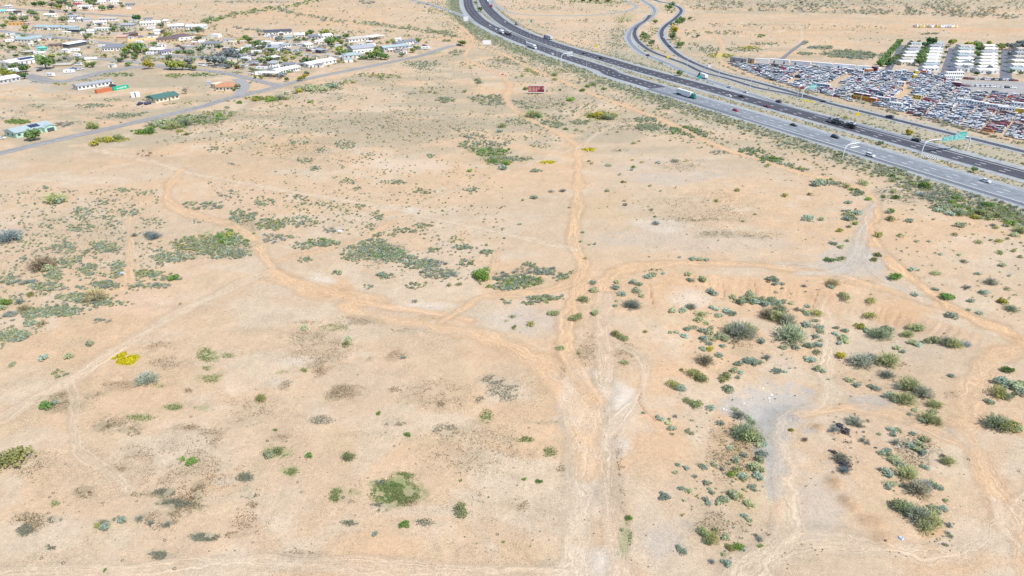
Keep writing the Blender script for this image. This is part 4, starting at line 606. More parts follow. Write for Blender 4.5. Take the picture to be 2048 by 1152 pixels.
 (1690, 108, 44, 8, 160, 'smw', 1.0, 2.4), (1720, 112, 50, 7, 120, 'sw', 1.0, 2.4), (1640, 96, 26, 4, 60, 's', .9, 2.0), (1610, 108, 18, 3, 34, 's', .8, 1.6), (1655, 108, 20, 3, 24, 's', .8, 1.6), (1530, 88, 26, 3, 30, 's', .8, 1.6), (1445, 92, 12, 5, 14, 's', 1.0, 2.2), (1480, 100, 50, 5, 60, 's', .7, 1.4), (1440, 112, 30, 5, 100, 'yyg', .5, 1.1), (1500, 96, 20, 4, 60, 'y', .5, 1.1), (1420, 100, 24, 8, 60, 's', .7, 1.4), (1450, 66, 40, 5, 40, 'sm', .9, 2.2), (1520, 72, 14, 4, 12, 'gs', .9, 2.0), (1385, 70, 16, 8, 20, 's', .8, 1.8), (1380, 38, 14, 6, 16, 'm', .9, 2.0), (1470, 50, 60, 4, 26, 's', .8, 1.6), (1640, 55, 160, 3, 30, 's', .8, 1.6), (1860, 68, 20, 2, 14, 's', 1.0, 2.0), (1480, 118, 20, 5, 26, 'gs', .6, 1.4), (1385, 92, 14, 8, 16, 's', .8, 1.6),
 (1300, 40, 14, 8, 26, 'sy', .6, 1.4), (1310, 62, 12, 10, 40, 'ysg', .6, 1.4), (1290, 76, 12, 10, 60, 'ysg', .6, 1.6), (1300, 96, 20, 8, 40, 'gys', .6, 1.5), (1345, 62, 8, 8, 26, 'g', .9, 2.0), (1350, 86, 16, 12, 50, 'smg', .8, 2.0), (1245, 40, 20, 6, 40, 'sy', .6, 1.4), (1240, 66, 20, 16, 120, 's', .5, 1.2), (1190, 70, 60, 18, 90, 's', .5, 1.1), (1240, 90, 30, 10, 90, 's', .5, 1.1), (1180, 42, 30, 3, 14, 'm', 1.0, 2.2), (1130, 42, 10, 2, 8, 'd', .9, 1.6), (1340, 18, 10, 10, 30, 'g', .9, 2.0), (1060, 15, 70, 6, 60, 'sd', .8, 1.8), (1190, 4, 70, 4, 90, 'gd', 1.0, 2.4), (1130, 20, 80, 5, 40, 'd', .7, 1.4), (1002, 18, 12, 6, 20, 's', .6, 1.2), (1040, 40, 30, 4, 22, 's', .6, 1.2), (1080, 52, 30, 5, 24, 's', .6, 1.2),
 (735, 5, 20, 4, 30, 'w', 1.4, 3.0), (480, 4, 60, 3, 60, 'w', 1.4, 2.6), (560, 5, 40, 2, 26, 'w', 1.4, 2.6), (880, 22, 34, 6, 50, 's', .8, 1.8), (860, 8, 30, 3, 30, 's', .8, 1.8), (930, 52, 22, 6, 60, 's', .8, 1.7), (950, 66, 24, 6, 60, 's', .8, 1.6), (980, 78, 30, 6, 70, 'sw', .8, 1.5), (590, 78, 30, 4, 16, 's', .8, 1.6), (470, 78, 26, 3, 30, 'd', .6, 1.2), (510, 100, 50, 9, 90, 'scdy', .8, 2.0), (560, 108, 30, 7, 40, 'scy', .8, 1.8), (540, 92, 20, 4, 26, 'sg', .8, 2.0), (300, 116, 50, 3, 26, 'sc', .8, 1.8), (330, 122, 30, 3, 24, 'cs', .8, 1.6), (370, 104, 22, 4, 40, 'gs', .9, 2.0), (400, 112, 20, 4, 24, 'sg', .8, 1.8), (350, 152, 24, 4, 40, 'sgc', .7, 1.6), (400, 150, 34, 4, 40, 'sg', .6, 1.5), (450, 146, 40, 4, 24, 's', .6, 1.4), (230, 150, 40, 4, 50, 'sg', .7, 1.5), (180, 160, 40, 3, 24, 's', .6, 1.2), (120, 168, 16, 3, 14, 'c', .7, 1.5), (80, 165, 24, 3, 18, 's', .6, 1.2), (35, 244, 26, 5, 60, 'g', .5, 1.1), (120, 250, 18, 6, 26, 'dw', .6, 1.4), (20, 128, 14, 3, 12, 's', .8, 1.6), (60, 90, 20, 4, 12, 's', .8, 1.6), (130, 60, 60, 4, 24, 's', .8, 2.0), (220, 62, 40, 4, 40, 'sg', .8, 2.2), (300, 60, 50, 4, 24, 'cs', .8, 1.6), (350, 64, 40, 3, 24, 'cs', .8, 1.6), (340, 72, 16, 2, 12, 'g', .8, 1.6), (200, 76, 30, 2, 24, 'c', .9, 1.5), (100, 40, 40, 4, 18, 's', .8, 1.8), (30, 36, 26, 4, 16, 's', .9, 2.0), (150, 40, 20, 3, 16, 's', .9, 2.0), (270, 48, 40, 3, 16, 's', .9, 1.8), (660, 96, 60, 4, 20, 's', .8, 1.6), (720, 74, 60, 3, 26, 'cs', .8, 1.8), (850, 74, 50, 4, 30, 'cs', .8, 1.6), (895, 82, 14, 2, 14, 'm', 1.0, 2.2), (880, 66, 40, 3, 30, 'sc', .9, 2.0)]
LINES = [([(405, 44), (440, 38), (490, 27), (545, 18), (600, 9), (655, -4)], 5, 190, 'gms', 1.8, 3.8), ([(552, 18), (590, 27), (650, 39), (730, 47), (800, 56), (860, 63), (915, 74)], 4, 300, 'smw', 1.3, 3.0), ([(468, 55), (500, 60), (536, 66)], 3, 60, 'w', 1.2, 2.4), ([(1600, 92), (1615, 82)], 3, 24, 's', 1.0, 2.0),
 ([(560, 190), (640, 176), (700, 164)], 3, 50, 'scy', .6, 1.4), ([(480, 168), (520, 164), (550, 172)], 2, 20, 'g', .6, 1.2), ([(325, 210), (370, 206), (420, 202)], 2, 20, 'c', .6, 1.1), ([(340, 216), (400, 206)], 1.5, 14, 'd', .5, .9), ([(190, 238), (250, 232), (310, 222)], 2.5, 40, 'sd', .5, 1.1), ([(940, 72), (1000, 90), (1060, 112), (1110, 132)], 6, 200, 'smw', .8, 1.7),
 ([(1275, 94), (1310, 122), (1350, 135)], 5, 60, 'sc', .6, 1.3), ([(1320, 100), (1370, 118), (1420, 132)], 3, 50, 'sc', .6, 1.3), ([(1400, 118), (1470, 140), (1540, 162), (1600, 176)], 3, 90, 'sc', .6, 1.3), ([(1100, 86), (1170, 108), (1230, 124)], 3, 120, 's', .5, 1.1), ([(1650, 182), (1760, 208), (1860, 236), (1960, 262), (2050, 285)], 6, 420, 'swd', .7, 1.6), ([(1540, 168), (1620, 186), (1660, 190)], 4, 90, 'sw', .7, 1.4)]
REG = [([(0, 370), (320, 380), (330, 560), (0, 700)], 1300, 'sssw', .28, .85), ([(0, 300), (330, 330), (320, 380), (0, 370)], 30, 's', .2, .5), ([(540, 285), (900, 285), (1010, 380), (1010, 520), (560, 390)], 800, 'ssc', .28, .75), ([(400, 360), (760, 420), (760, 480), (500, 440)], 480, 's', .25, .7), ([(760, 430), (1010, 500), (980, 570), (820, 570), (700, 540)], 420, 'sw', .25, .65),
 ([(640, 160), (920, 110), (1000, 200), (1140, 285), (900, 285), (560, 290), (300, 290), (480, 220)], 2600, 'sscd', .35, .95), ([(1010, 160), (940, 70), (1100, 130), (1400, 255), (1600, 345), (1250, 262), (1160, 285)], 2200, 'sscw', .4, 1.1), ([(1170, 290), (1600, 350), (1730, 400), (1700, 510), (1200, 520)], 190, 'scd', .2, .55), ([(1770, 400), (2048, 480), (2048, 660), (1800, 540)], 150, 'scw', .25, .6),
 ([(1330, 560), (1900, 650), (1900, 900), (1450, 1100), (1350, 900)], 330, 'swd', .1, .35), ([(0, 700), (1100, 700), (1100, 1150), (0, 1150)], 420, 'sdc', .06, .24), ([(1230, 600), (1340, 620), (1340, 720), (1220, 700)], 16, 'c', .1, .25), ([(990, 590), (1100, 590), (1100, 680), (1000, 680)], 12, 'c', .1, .3), ([(1900, 880), (2048, 860), (2048, 1150), (1900, 1150)], 10, 's', .08, .2), ([(380, 540), (540, 560), (900, 700), (400, 760)], 60, 'sd', .12, .3),
 ([(1010, 40), (1230, 40), (1262, 110), (1330, 150), (1200, 110), (1080, 70)], 420, 's', .5, 1.1), ([(1380, 40), (2048, 62), (2048, 108), (1750, 85), (1480, 100)], 190, 'sd', .7, 1.6), ([(1360, -5), (2048, -5), (2048, 40), (1700, 28), (1380, 20)], 1900, 'swmd', 1.0, 2.8), ([(270, -5), (900, -5), (930, 50), (900, 75), (600, 55), (420, 50), (300, 40)], 420, 'scd', .9, 1.9), ([(0, -5), (200, -5), (130, 12), (0, 12)], 200, 'scd', 1.0, 2.4),
 ([(0, 180), (300, 200), (260, 250), (0, 240)], 150, 'sd', .4, 1.0), ([(280, 160), (560, 190), (400, 215), (300, 200)], 60, 'sc', .5, 1.2), ([(0, 20), (500, 50), (500, 130), (0, 130)], 1100, 'scgmw', .6, 2.3), ([(500, 60), (860, 60), (860, 100), (500, 160)], 700, 'scgmw', .6, 2.2), ([(930, -5), (1290, -5), (1260, 30), (1010, 20)], 200, 'dsg', .8, 1.8)]
ROADS = [(NB, -9.5, 13), (SB, -13.5, 10.8), (EX, -4.4, 4.4), (RM, -4.4, 4), (RB, -4.8, 5.2), (LR, -4.6, 4.8), (LP, -3.6, 3.6)]
for o in list(COL.objects):
    pass
STREETS = []
def blocked(x, y, soft=True):
    bad = np.zeros(len(x), bool)
    if soft:
        for L, wd, c, s in TRW:
            if s < .45: continue
            b0 = L.min(0) - wd; b1 = L.max(0) + wd; m = np.where((x > b0[0]) & (x < b1[0]) & (y > b0[1]) & (y < b1[1]))[0]
            if len(m): d, _, _ = seg_dist(x[m], y[m], L); bad[m] |= d < wd * .5
    for L, a, b in ROADS:
        m = np.where(y > 200)[0]; LL = L[::2] if len(L) > 30 else L
        d, sg, _ = seg_dist(x[m], y[m], LL); s = d * sg; bad[m] |= (s > a) & (s < b) & (d < 16)
    for o in COL.objects:
        if o.name.startswith('street') or o.name.startswith('park_street') or o.name.startswith('gravel_lot'):
            n = len(o.data.vertices); c = np.zeros(n * 3); o.data.vertices.foreach_get('co', c); c = c.reshape(-1, 3)
            P = np.vstack([c[:n // 2, :2], c[n // 2:, :2][::-1]]) if o.name.startswith('street') else c[:, :2]
            bad |= poly_in(x, y, P)
    return bad
def scatter(px, py, kinds, a, b):
    x, y, z = G(px, py); n = len(x); k = rng.integers(0, len(kinds), n); r = (a + (b - a) * rng.random(n) ** 1.5) * 1.18
    bad = blocked(x, y)
    for i in range(n):
        if not bad[i]: PLANTS.append((kinds[k[i]], float(x[i]), float(y[i]), float(z[i]), float(r[i]), float(rng.uniform(.75, 1.1)), float(rng.uniform(.8, 1.2)), 0))
for cx, cy, rx, ry, n, kinds, a, b in CL:
    n = int(n * 1.45); rr = np.sqrt(rng.random(n)) * rng.uniform(.75, 1.15, n); t = rng.random(n) * 2 * math.pi; scatter(cx + rx * rr * np.cos(t), cy + ry * rr * np.sin(t), kinds, a, b)
for pts, sp_, n, kinds, a, b in LINES:
    P = catmull(pts, 6); i = rng.integers(0, len(P) - 1, n); t = rng.random(n)[:, None]; q = P[i] + (P[i + 1] - P[i]) * t
    scatter(q[:, 0] + rng.normal(size=n) * 3, q[:, 1] + rng.normal(size=n) * sp_ * .5, kinds, a, b)
for P, n, kinds, a, b in REG:
    P = np.array(P, float); n0 = int(n * 2.2); qx = rng.uniform(P[:, 0].min(), P[:, 0].max(), n0); qy = rng.uniform(P[:, 1].min(), P[:, 1].max(), n0)
    cl = fbm(qx / 30, qy / 12, 55, 3); m = poly_in(qx, qy, P) & (rng.random(n0) < ss(cl, .35, .65) + .15); scatter(qx[m], qy[m], kinds, a, b)
def band(L, lat0, lat1, n, kinds, a, b, x0=-1e9, x1=1e9):
    L = L[(L[:, 1] < 1350) & (L[:, 1] > 225)]
    i = rng.integers(0, len(L) - 1, n * 3); seg = np.hypot(*(L[i + 1] - L[i]).T); keep = rng.random(n * 3) < seg / seg.max(); i = i[keep][:n]; n = len(i)
    t = rng.random(n)[:, None]; d = L[i + 1] - L[i]; l = np.hypot(d[:, 0], d[:, 1])[:, None]; q = L[i] + d * t; nr = np.stack([-d[:, 1], d[:, 0]], 1) / l
    q = q + nr * rng.uniform(lat0, lat1, n)[:, None]; px, py = P0(q[:, 0], q[:, 1]); m = (px > -40) & (px < 2090) & (py > -20) & (py < 700) & (px > x0) & (px < x1); scatter(px[m], py[m], kinds, a, b)
band(SB, -30, -15.4, 7000, 'ssswctw', .5, 1.25); band(SB, -38, -28, 1500, 'sswmc', .5, 1.3); band(SB, -62, -36, 900, 'scs', .4, 1.1); band(SB, 12.2, 20, 3400, 'sstcw', .35, .85)
band(NB, 14.9, 20, 1700, 'sstcw', .45, 1.0, 0, 2100); band(NB, 19, 38, 1300, 'sstw', .4, .9, 1150, 2100); band(RB, -11, -6, 500, 'sst', .4, .9, 1400, 2100); band(RB, 6.2, 8.2, 260, 'stc', .4, .8, 1400, 2100); band(RB, 13, 22, 1500, 'swsd', .6, 1.4, 1480, 2100)
# ---------------------------------------------------------------- objects: the 300 that show largest of each kind, the rest as one object
KN = {'s': ('saltbush', 'grey-green saltbush', 'bush'), 'c': ('creosote_bush', 'olive-green creosote bush', 'bush'), 'm': ('mesquite_bush', 'feathery mesquite thicket', 'bush'), 'g': ('green_shrub', 'bright green shrub', 'shrub'),
      'y': ('yellow_bush', 'yellowish flowering bush', 'bush'), 'd': ('dry_bush', 'dry brown bush', 'bush'), 'w': ('grey_brush', 'dusty grey brush', 'bush'), 't': ('tan_bush', 'tan half-dry bush', 'bush'), 'k': ('charred_brush', 'blackened brush heap', 'brush pile')}
byk = {}; LB = {}
for p in PLANTS: byk.setdefault(p[0], []).append(p)
for k, L in byk.items():
    L.sort(key=lambda p: -p[4] * float(ppm(p[2])) - 100 * p[7] * (p[4] * float(ppm(p[2])) > 4))
    nm, desc, cat = KN[k]; keep = 300
    for i, (kk, x, y, z, r, h, t, li) in enumerate(L[:keep]):
        pr = r * float(ppm(y)); lod = 3 if pr > 13 else 2 if pr > 6 else 1 if pr > 3 else 0
        o = link(nm, tmesh(k, lod, i % 6, nm), None, (x, y, z - .03 * r), random.uniform(0, 6.28), (r * random.uniform(.9, 1.1), r * random.uniform(.9, 1.1), r * h))
        px, py = P0(x, y, z); wd = 2 * r
        size = 'very large' if wd > 6 else 'large' if wd > 3.2 else 'medium' if wd > 1.9 else 'small' if wd > 1.0 else 'tiny'
        lab = f"{size} {desc} {region(float(px), float(py))}"; LB.setdefault(lab, []).append((float(px), o, size, desc, cat))
    rest = L[keep:]
    if not rest: continue
    Vs, Fs, Cs = [], [], []; base = 0; groups = {}
    for i, p in enumerate(rest):
        pr = p[4] * float(ppm(p[2])); groups.setdefault((1 if pr > 3.2 else 0, i % 6), []).append(p)
    for (lod, var), ps in groups.items():
        V, F, C = tpl(k, lod, var); A = np.array([q[1:7] for q in ps]); n = len(A); a = rng.random(n) * 6.28; c, s = np.cos(a), np.sin(a)
        X = (V[None, :, 0] * c[:, None] - V[None, :, 1] * s[:, None]) * A[:, 3:4] + A[:, 0:1]; Y = (V[None, :, 0] * s[:, None] + V[None, :, 1] * c[:, None]) * A[:, 3:4] + A[:, 1:2]; Zz = V[None, :, 2] * A[:, 3:4] * A[:, 4:5] + A[:, 2:3]
        W = np.stack([X, Y, Zz], -1).reshape(-1, 3); FF = (F[None] + (np.arange(n) * len(V))[:, None, None]).reshape(-1, 4) + base; CC = (C[None] * A[:, 5][:, None, None]).reshape(-1, 3)
        Vs.append(W); Fs.append(FF); Cs.append(CC); base += len(W)
    me = npmesh(nm + '_cover', np.vstack(Vs), np.vstack(Fs), np.vstack(Cs), LEAF)
    tag(link(nm + '_cover', me), f'countless smaller {desc} plants scattered over the whole desert', 'ground cover', kind='stuff')
ORD = ['leftmost', 'second from left', 'third from left', 'fourth from left', 'fifth from left', 'sixth from left', 'seventh from left', 'eighth from left', 'ninth from left', 'tenth from left']
for lab, L in LB.items():
    L.sort(key=lambda q: q[0]); n = len(L)
    for i, (px, o, size, desc, cat) in enumerate(L):
        l = lab if n == 1 or n > 10 else f"{ORD[i] if i < n - 1 else 'rightmost'} {lab}"
        tag(o, l, cat, lab if n > 1 else None)
print('plants', {k: len(v) for k, v in byk.items()})
# tiny tufts of dry and green grass on the marked patches
def tufts(name, sel, n, col, size, label):
    Ps = [c for c in COVER if c[4] in sel and c[1] > 200]; wgt = np.array([c[2] * c[3] * c[5] * (float(ppm(G0(c[0], c[1])[1])) ** .2) for c in Ps]); wgt /= wgt.sum(); idx = rng.choice(len(Ps), n, p=wgt)
    P = np.array([c[:4] for c in Ps])[idx]; rr = np.sqrt(rng.random(n)) * rng.uniform(.6, 1.15, n); t = rng.random(n) * 6.283
    px, py = P[:, 0] + P[:, 2] * rr * np.cos(t), P[:, 1] + P[:, 3] * rr * np.sin(t); x, y, z = G(px, py); k = ~blocked(x, y); x, y, z = x[k], y[k], z[k]; n = len(x)
    k2 = fbm(x / 2.2, y / 2.2, 88, 3) > .42; x, y, z = x[k2], y[k2], z[k2]; n = len(x)
    s = size * rng.uniform(.5, 1.5, n) * np.clip(6 / ppm(y), .8, 2.2); P = np.stack([x, y, z + s * .3], 1); P = np.repeat(P, 3, 0) + rng.normal(size=(3 * n, 3)) * np.repeat(s, 3)[:, None] * .45
    V, F = leaves(P, 1.0, rng); V = (V.reshape(-1, 4, 3) - P[:, None]) * np.repeat(s, 3)[:, None, None] * .45 + P[:, None]; V = V.reshape(-1, 3)
    c = np.array(col) * rng.uniform(.7, 1.35, 3 * n)[:, None]
    tag(link(name, npmesh(name, V, F, np.repeat(c, 4, 0), LEAF)), label, 'grass', kind='stuff')
tufts('green_grass', 'g', 16000, (.26, .33, .12), .2, 'low green grass growing in round patches')
tufts('dry_grass', 'bd', 52000, (.27, .205, .12), .15, 'brown dry grass tufts speckling the field')
tufts('sage_litter', 's', 22000, (.33, .34, .25), .2, 'grey low scrub between the bushes')
tufts('yellow_flowers', 'y', 6000, (.74, .64, .03), .3, 'bright yellow wildflowers in dense patches')
# ---------------------------------------------------------------- buildings
W = lambda n, c, **k: mat(n, c, **k)
WHT = W('wall_white', (.74, .74, .72), var=.05); CRM = W('wall_cream', (.66, .60, .45), var=.06); MNT = W('wall_mint', (.40, .62, .50), var=.06); TANW = W('wall_tan', (.52, .40, .27), var=.08)
ORW = W('wall_orange', (.62, .36, .14), var=.08); GRYW = W('wall_grey', (.48, .49, .50), var=.08); YBW = W('wall_yellow_block', (.68, .53, .28), var=.1, scale=.4); PNK = W('wall_pink', (.62, .40, .33), var=.08)
RGR = W('roof_grey', (.36, .38, .41), var=.12, scale=.6); RDK = W('roof_charcoal', (.085, .095, .12), var=.15, scale=.6); RBR = W('roof_brown', (.155, .12, .125), var=.15); RWH = W('roof_white', (.78, .78, .78), var=.05, scale=.3)
RTL = W('roof_teal_grey', (.36, .44, .45), var=.1); RGN = W('roof_green', (.075, .17, .15), var=.12); RTC = W('roof_terracotta', (.50, .24, .13), var=.15, scale=.8); RRD = W('roof_maroon', (.36, .06, .10), var=.1); RMG = W('roof_magenta', (.55, .10, .45), var=.08)
RTN = W('roof_tan', (.50, .46, .40), var=.1); RTQ = W('turquoise_metal', (.16, .60, .52), var=.08); RSL = W('roof_slate', (.21, .23, .26), var=.14); RPU = W('roof_purple_grey', (.24, .20, .27), var=.1)
GLS = W('window_glass', (.075, .09, .115), rough=.2, var=.1, spec=.5); SOL = W('solar_glass', (.035, .05, .10), rough=.25, var=.1, spec=.5); WOOD = W('wood_trim', (.16, .10, .07)); MET = W('galvanised', (.42, .44, .45), rough=.5, metal=.3, var=.08)
def gxy(px, py): x, y, z = G(px, py); return float(x), float(y), float(z)
def house(p1, p2, dep, hh, roof, rc, wc, label, short, cat='house', name='house', win=4, door=True, solar=None, rise=.28, over=.6, carport=False, group=None, chim=False, wing=None):
    a = np.array(gxy(*p1)[:2]); b = np.array(gxy(*p2)[:2]); L = float(np.hypot(*(b - a))); ang = math.atan2(b[1] - a[1], b[0] - a[0])
    r = empty(name, (a[0], a[1], 0), ang); tag(r, label, cat, group); LAND.append(((p1[0] + p2[0]) / 2, (p1[1] + p2[1]) / 2, short, abs(p2[0] - p1[0]) / 2))
    rz = dep / 2 * rise
    if carport:
        mb = MB(); n = max(2, int(L / 4))
        for i in range(n + 1):
            for yy in (.2, dep - .2): 
                q = MB(); xx = .15 + (L - .3) * i / n; q.box(xx - .1, xx + .1, yy - .1, yy + .1, 0, hh, MET); q.obj('post', r)
        MB().box(-over, L + over, -over, dep + over, hh, hh + .25, rc).obj('roof', r); return r
    mb = MB(); mb.box(0, L, 0, dep, 0, hh, wc)
    if roof == 'gable': mb.add([(0, 0, hh), (0, dep, hh), (0, dep / 2, hh + rz), (L, 0, hh), (L, dep, hh), (L, dep / 2, hh + rz)], [(0, 2, 1), (3, 4, 5)], wc)
    mb.obj('wall', r)
    rb = MB(); o = over; t = .18
    if roof == 'flat': rb.box(-.15, L + .15, -.15, dep + .15, hh + .003, hh + .45, wc, top=rc)
    elif roof == 'shed': rb.add([(-o, -o, hh + .02), (L + o, -o, hh + .02), (L + o, dep + o, hh + dep * .1), (-o, dep + o, hh + dep * .1), (-o, -o, hh + t + .02), (L + o, -o, hh + t + .02), (L + o, dep + o, hh + t + dep * .1), (-o, dep + o, hh + t + dep * .1)], [(3, 2, 1, 0), (4, 5, 6, 7), (0, 1, 5, 4), (1, 2, 6, 5), (2, 3, 7, 6), (3, 0, 4, 7)], rc)
    else:
        e = min(dep / 2, L / 3) if roof == 'hip' else -o; z0 = hh - o * rise + .06; z1 = hh + rz + .1
        v = [(-o, -o, z0), (L + o, -o, z0), (L + o, dep + o, z0), (-o, dep + o, z0), (e, dep / 2, z1), (L - e, dep / 2, z1)]; v2 = [(x, y, z + t) for x, y, z in v]
        rb.add(v + v2, [(4, 5, 1, 0), (5, 4, 3, 2), (6, 7, 11, 10), (8, 9, 10, 11), (0, 1, 7, 6), (2, 3, 9, 8), (1, 2, 8, 7), (3, 0, 6, 9)] + ([(9, 6, 10), (7, 8, 11), (0, 3, 4), (2, 1, 5)] if roof == 'hip' else [(9, 6, 10), (7, 8, 11)]), rc)
        if roof == 'hip': pass
    rf = rb.obj('roof', r)
    if roof in ('gable', 'hip') and L > 12:
        ck = MB().box(0, 1.1, 0, 1.0, 0, .85, MET).mesh('roof_cooler'); vp = MB().tube([(0, 0, 0), (0, 0, .7)], .12, MET, 6).mesh('vent_pipe')
        link('roof_cooler', ck, r, (L * .62, dep * .56, hh + rz * .75)); link('vent_pipe', vp, r, (L * .3, dep * .38, hh + rz * .7)); link('vent_pipe', vp, r, (L * .82, dep * .36, hh + rz * .6))
    if chim: MB().box(L * .7, L * .7 + .9, dep * .6, dep * .6 + .7, hh, hh + rz + 1.0, wc).obj('chimney', r)
    wm = None; xs = [L * (i + .5) / (win + 1) for i in range(win + 1)] if win else []
    di = len(xs) // 2
    for i, xx in enumerate(xs):
        if door and i == di: MB().box(xx - .5, xx + .5, -.04, .02, .02, 2.15, WOOD).obj('door', r)
        else:
            if wm is None:
                q = MB(); q.box(-.8, .8, -.05, .02, 0, 1.2, GLS); wm = q.mesh('window')
            link('window', wm, r, (xx, 0, min(1.0, hh * .35)))
    if win:
        q = MB(); q.box(-.05, .02, -.7, .7, 0, 1.2, GLS); sm = q.mesh('window')
        for xx in (0, L + .03): 
            for yy in (dep * .3, dep * .7): link('window', sm, r, (xx, yy, 1.0))
    if solar:
        x0, x1, f0, f1 = solar; s = rise if roof != 'flat' else 0; z = lambda yy: (hh + rise * yy + .34) if roof != 'flat' else hh + .6
        y0, y1 = dep / 2 * f0, dep / 2 * f1; n = max(2, int((x1 - x0) * L / 1.7))
        q = MB(); wd = (x1 - x0) * L / n
        q.add([(0, y0, z(y0)), (wd * .94, y0, z(y0)), (wd * .94, y1, z(y1)), (0, y1, z(y1)), (0, y0, z(y0) - .06), (wd * .94, y0, z(y0) - .06), (wd * .94, y1, z(y1) - .06), (0, y1, z(y1) - .06)], [(0, 1, 2, 3), (4, 7, 6, 5), (0, 4, 5, 1), (1, 5, 6, 2), (2, 6, 7, 3), (3, 7, 4, 0)], SOL); me = q.mesh('solar_panel')
        for i in range(n): link('solar_panel', me, r, (x0 * L + i * wd, 0, 0))
    if wing:
        f, d2, wl = wing; q = MB(); x0 = L * f; q.box(x0, x0 + wl, -d2, -.003, 0, hh * .96, wc); q.add([(x0, -d2, hh * .96), (x0 + wl, -d2, hh * .96), (x0 + wl / 2, -d2, hh * .96 + wl * .14)], [(0, 1, 2)], wc); q.obj('wing', r)
        zz = hh * .96; q = MB(); q.add([(x0 - .4, -d2 - .5, zz - .1), (x0 + wl / 2, -d2 - .5, zz + wl * .14 + .12), (x0 + wl + .4, -d2 - .5, zz - .1), (x0 - .4, dep * .3, zz - .1), (x0 + wl / 2, dep * .45, zz + wl * .14 + .12), (x0 + wl + .4, dep * .3, zz - .1)], [(0, 1, 4, 3), (1, 2, 5, 4)], rc); q.obj('wing_roof', r)
        MB().box(x0 + wl * .2, x0 + wl * .8, -d2 - .04, -d2 + .02, .02, 2.2, GLS).obj('garage_door', r)
    return r
def yardwall(p1, p2, h, m, label, pil=6):
    a = np.array(gxy(*p1)[:2]); b = np.array(gxy(*p2)[:2]); L = float(np.hypot(*(b - a))); ang = math.atan2(b[1] - a[1], b[0] - a[0])
    r = empty('boundary_wall', (a[0], a[1], 0), ang); tag(r, label, 'wall'); n = max(2, int(L / pil)); pm = MB().box(0, L / n - .3, -.1, .1, 0, h, m).mesh('panel'); cm = MB().box(-.25, .25, -.22, .22, 0, h + .25, m).mesh('pillar')
    for i in range(n): link('panel', pm, r, (i * L / n + .15, 0, 0))
    for i in range(n + 1): link('pillar', cm, r, (i * L / n, 0, 0))
H = house
H((34, 276.5), (107, 259.5), 11, 3.1, 'gable', RTL, MNT, 'mint green house with pale metal roof and solar panels beside the straight street', 'mint green house', win=5, solar=(.45, .72, .2, .85), wing=(.70, 2.6, 7))
H((312, 206.5), (359, 197.5), 12, 2.8, 'gable', RGN, CRM, 'cream ranch house with a dark green ridge roof beside two dark cars', 'green roofed house', win=5)
H((157, 180.5), (227, 169.5), 8, 3.0, 'gable', RGR, WHT, 'long white manufactured home with grey roof behind the shipping containers', 'long white manufactured home', win=8, rise=.2)
H((22, 133.5), (95, 121), 14, 3.3, 'gable', RWH, WHT, 'long white house with bright white roof and a wide bank of solar panels', 'white house with solar panels', win=7, rise=.22, solar=(.3, .72, .15, .85))
H((204, 102.5), (257, 100.8), 15, 3.4, 'hip', RSL, WHT, 'white house with grey hip roof and a columned porch', 'grey hip roofed house', win=8)
H((314, 85.5), (357, 83.5), 11, 3.4, 'hip', RBR, TANW, 'tan house with dark brown hip roof and shaded porch', 'brown roofed house', win=5)
H((350, 82), (388, 78), 14, 3.8, 'hip', RBR, WHT, 'white garage block with dark purple-brown roof and three openings', 'brown roofed garage', cat='garage', name='garage', win=3)
H((233, 79.5), (252, 79.2), 10, 3.0, 'shed', PNK, TANW, 'low barn with pinkish sloping roof in front of the yellow wall', 'pinkish barn', cat='barn', name='barn', win=0)
H((258, 75.5), (277, 72), 9, 3.2, 'gable', RBR, WOOD, 'brown open barn behind the yellow block wall', 'brown barn', cat='barn', name='barn', win=1)
H((372, 59), (408, 59), 13, 3.6, 'gable', RWH, WHT, 'large white house with pale gables and black trim at the top of the settlement', 'large white gabled house', win=5, wing=(.62, 3, 8))
H((338, 58.5), (368, 57), 12, 3.4, 'gable', RWH, GRYW, 'grey walled house with white roof joined to a darker carport', 'grey walled house', win=4)
H((530, 71), (584, 68.5), 13, 3.3, 'gable', RDK, WHT, 'white ranch house with charcoal roof standing alone on bare sand', 'charcoal roofed ranch house', win=6, wing=(.46, 4, 8))
H((590, 75.8), (610, 75), 11, 3, 'gable', RWH, WHT, 'small white roofed house left of the bright green trees', 'small white roofed house', win=2)
H((617, 78.5), (643, 78), 10, 3, 'gable', RSL, GRYW, 'slate roofed house between bright green trees', 'slate roofed house', win=3)
H((642, 78), (666, 75.5), 10, 3, 'gable', RWH, WHT, 'white house partly hidden by a yellow-green tree', 'half hidden white house', win=3)
H((698, 84.5), (737, 81.5), 11, 3.1, 'hip', RTN, WHT, 'white house with low tan-grey roof and a dark porch', 'tan roofed white house', win=5)
H((742, 81.5), (768, 78), 12, 3.6, 'shed', RWH, WHT, 'open sided shelter with a flat bright white roof', 'white shelter', cat='shelter', name='shelter', win=0, carport=True)
H((706.6, 108), (752, 103.5), 14, 4.6, 'gable', RGR, WHT, 'tall white two level house with pale grey roof behind a yellow-green tree', 'tall white house', win=5, chim=True)
H((689, 118), (723, 116), 11, 3, 'hip', RTL, WHT, 'pale grey house wing with an arched dark porch by the street', 'arched porch house', win=3)
H((738, 97), (753, 96), 9, 3.2, 'flat', RWH, WHT, 'bright white flat roofed shed between trees', 'white shed', cat='shed', name='shed', win=0)
H((768, 102.5), (818, 97), 9, 3.2, 'gable', RTL, GRYW, 'long grey house with teal-grey roof behind a row of junk', 'teal-grey roofed house', win=6)
H((795, 93), (832, 86.5), 8, 3, 'gable', RSL, WHT, 'dark roofed long trailer home at the right end of the settlement', 'dark roofed trailer home', win=5)
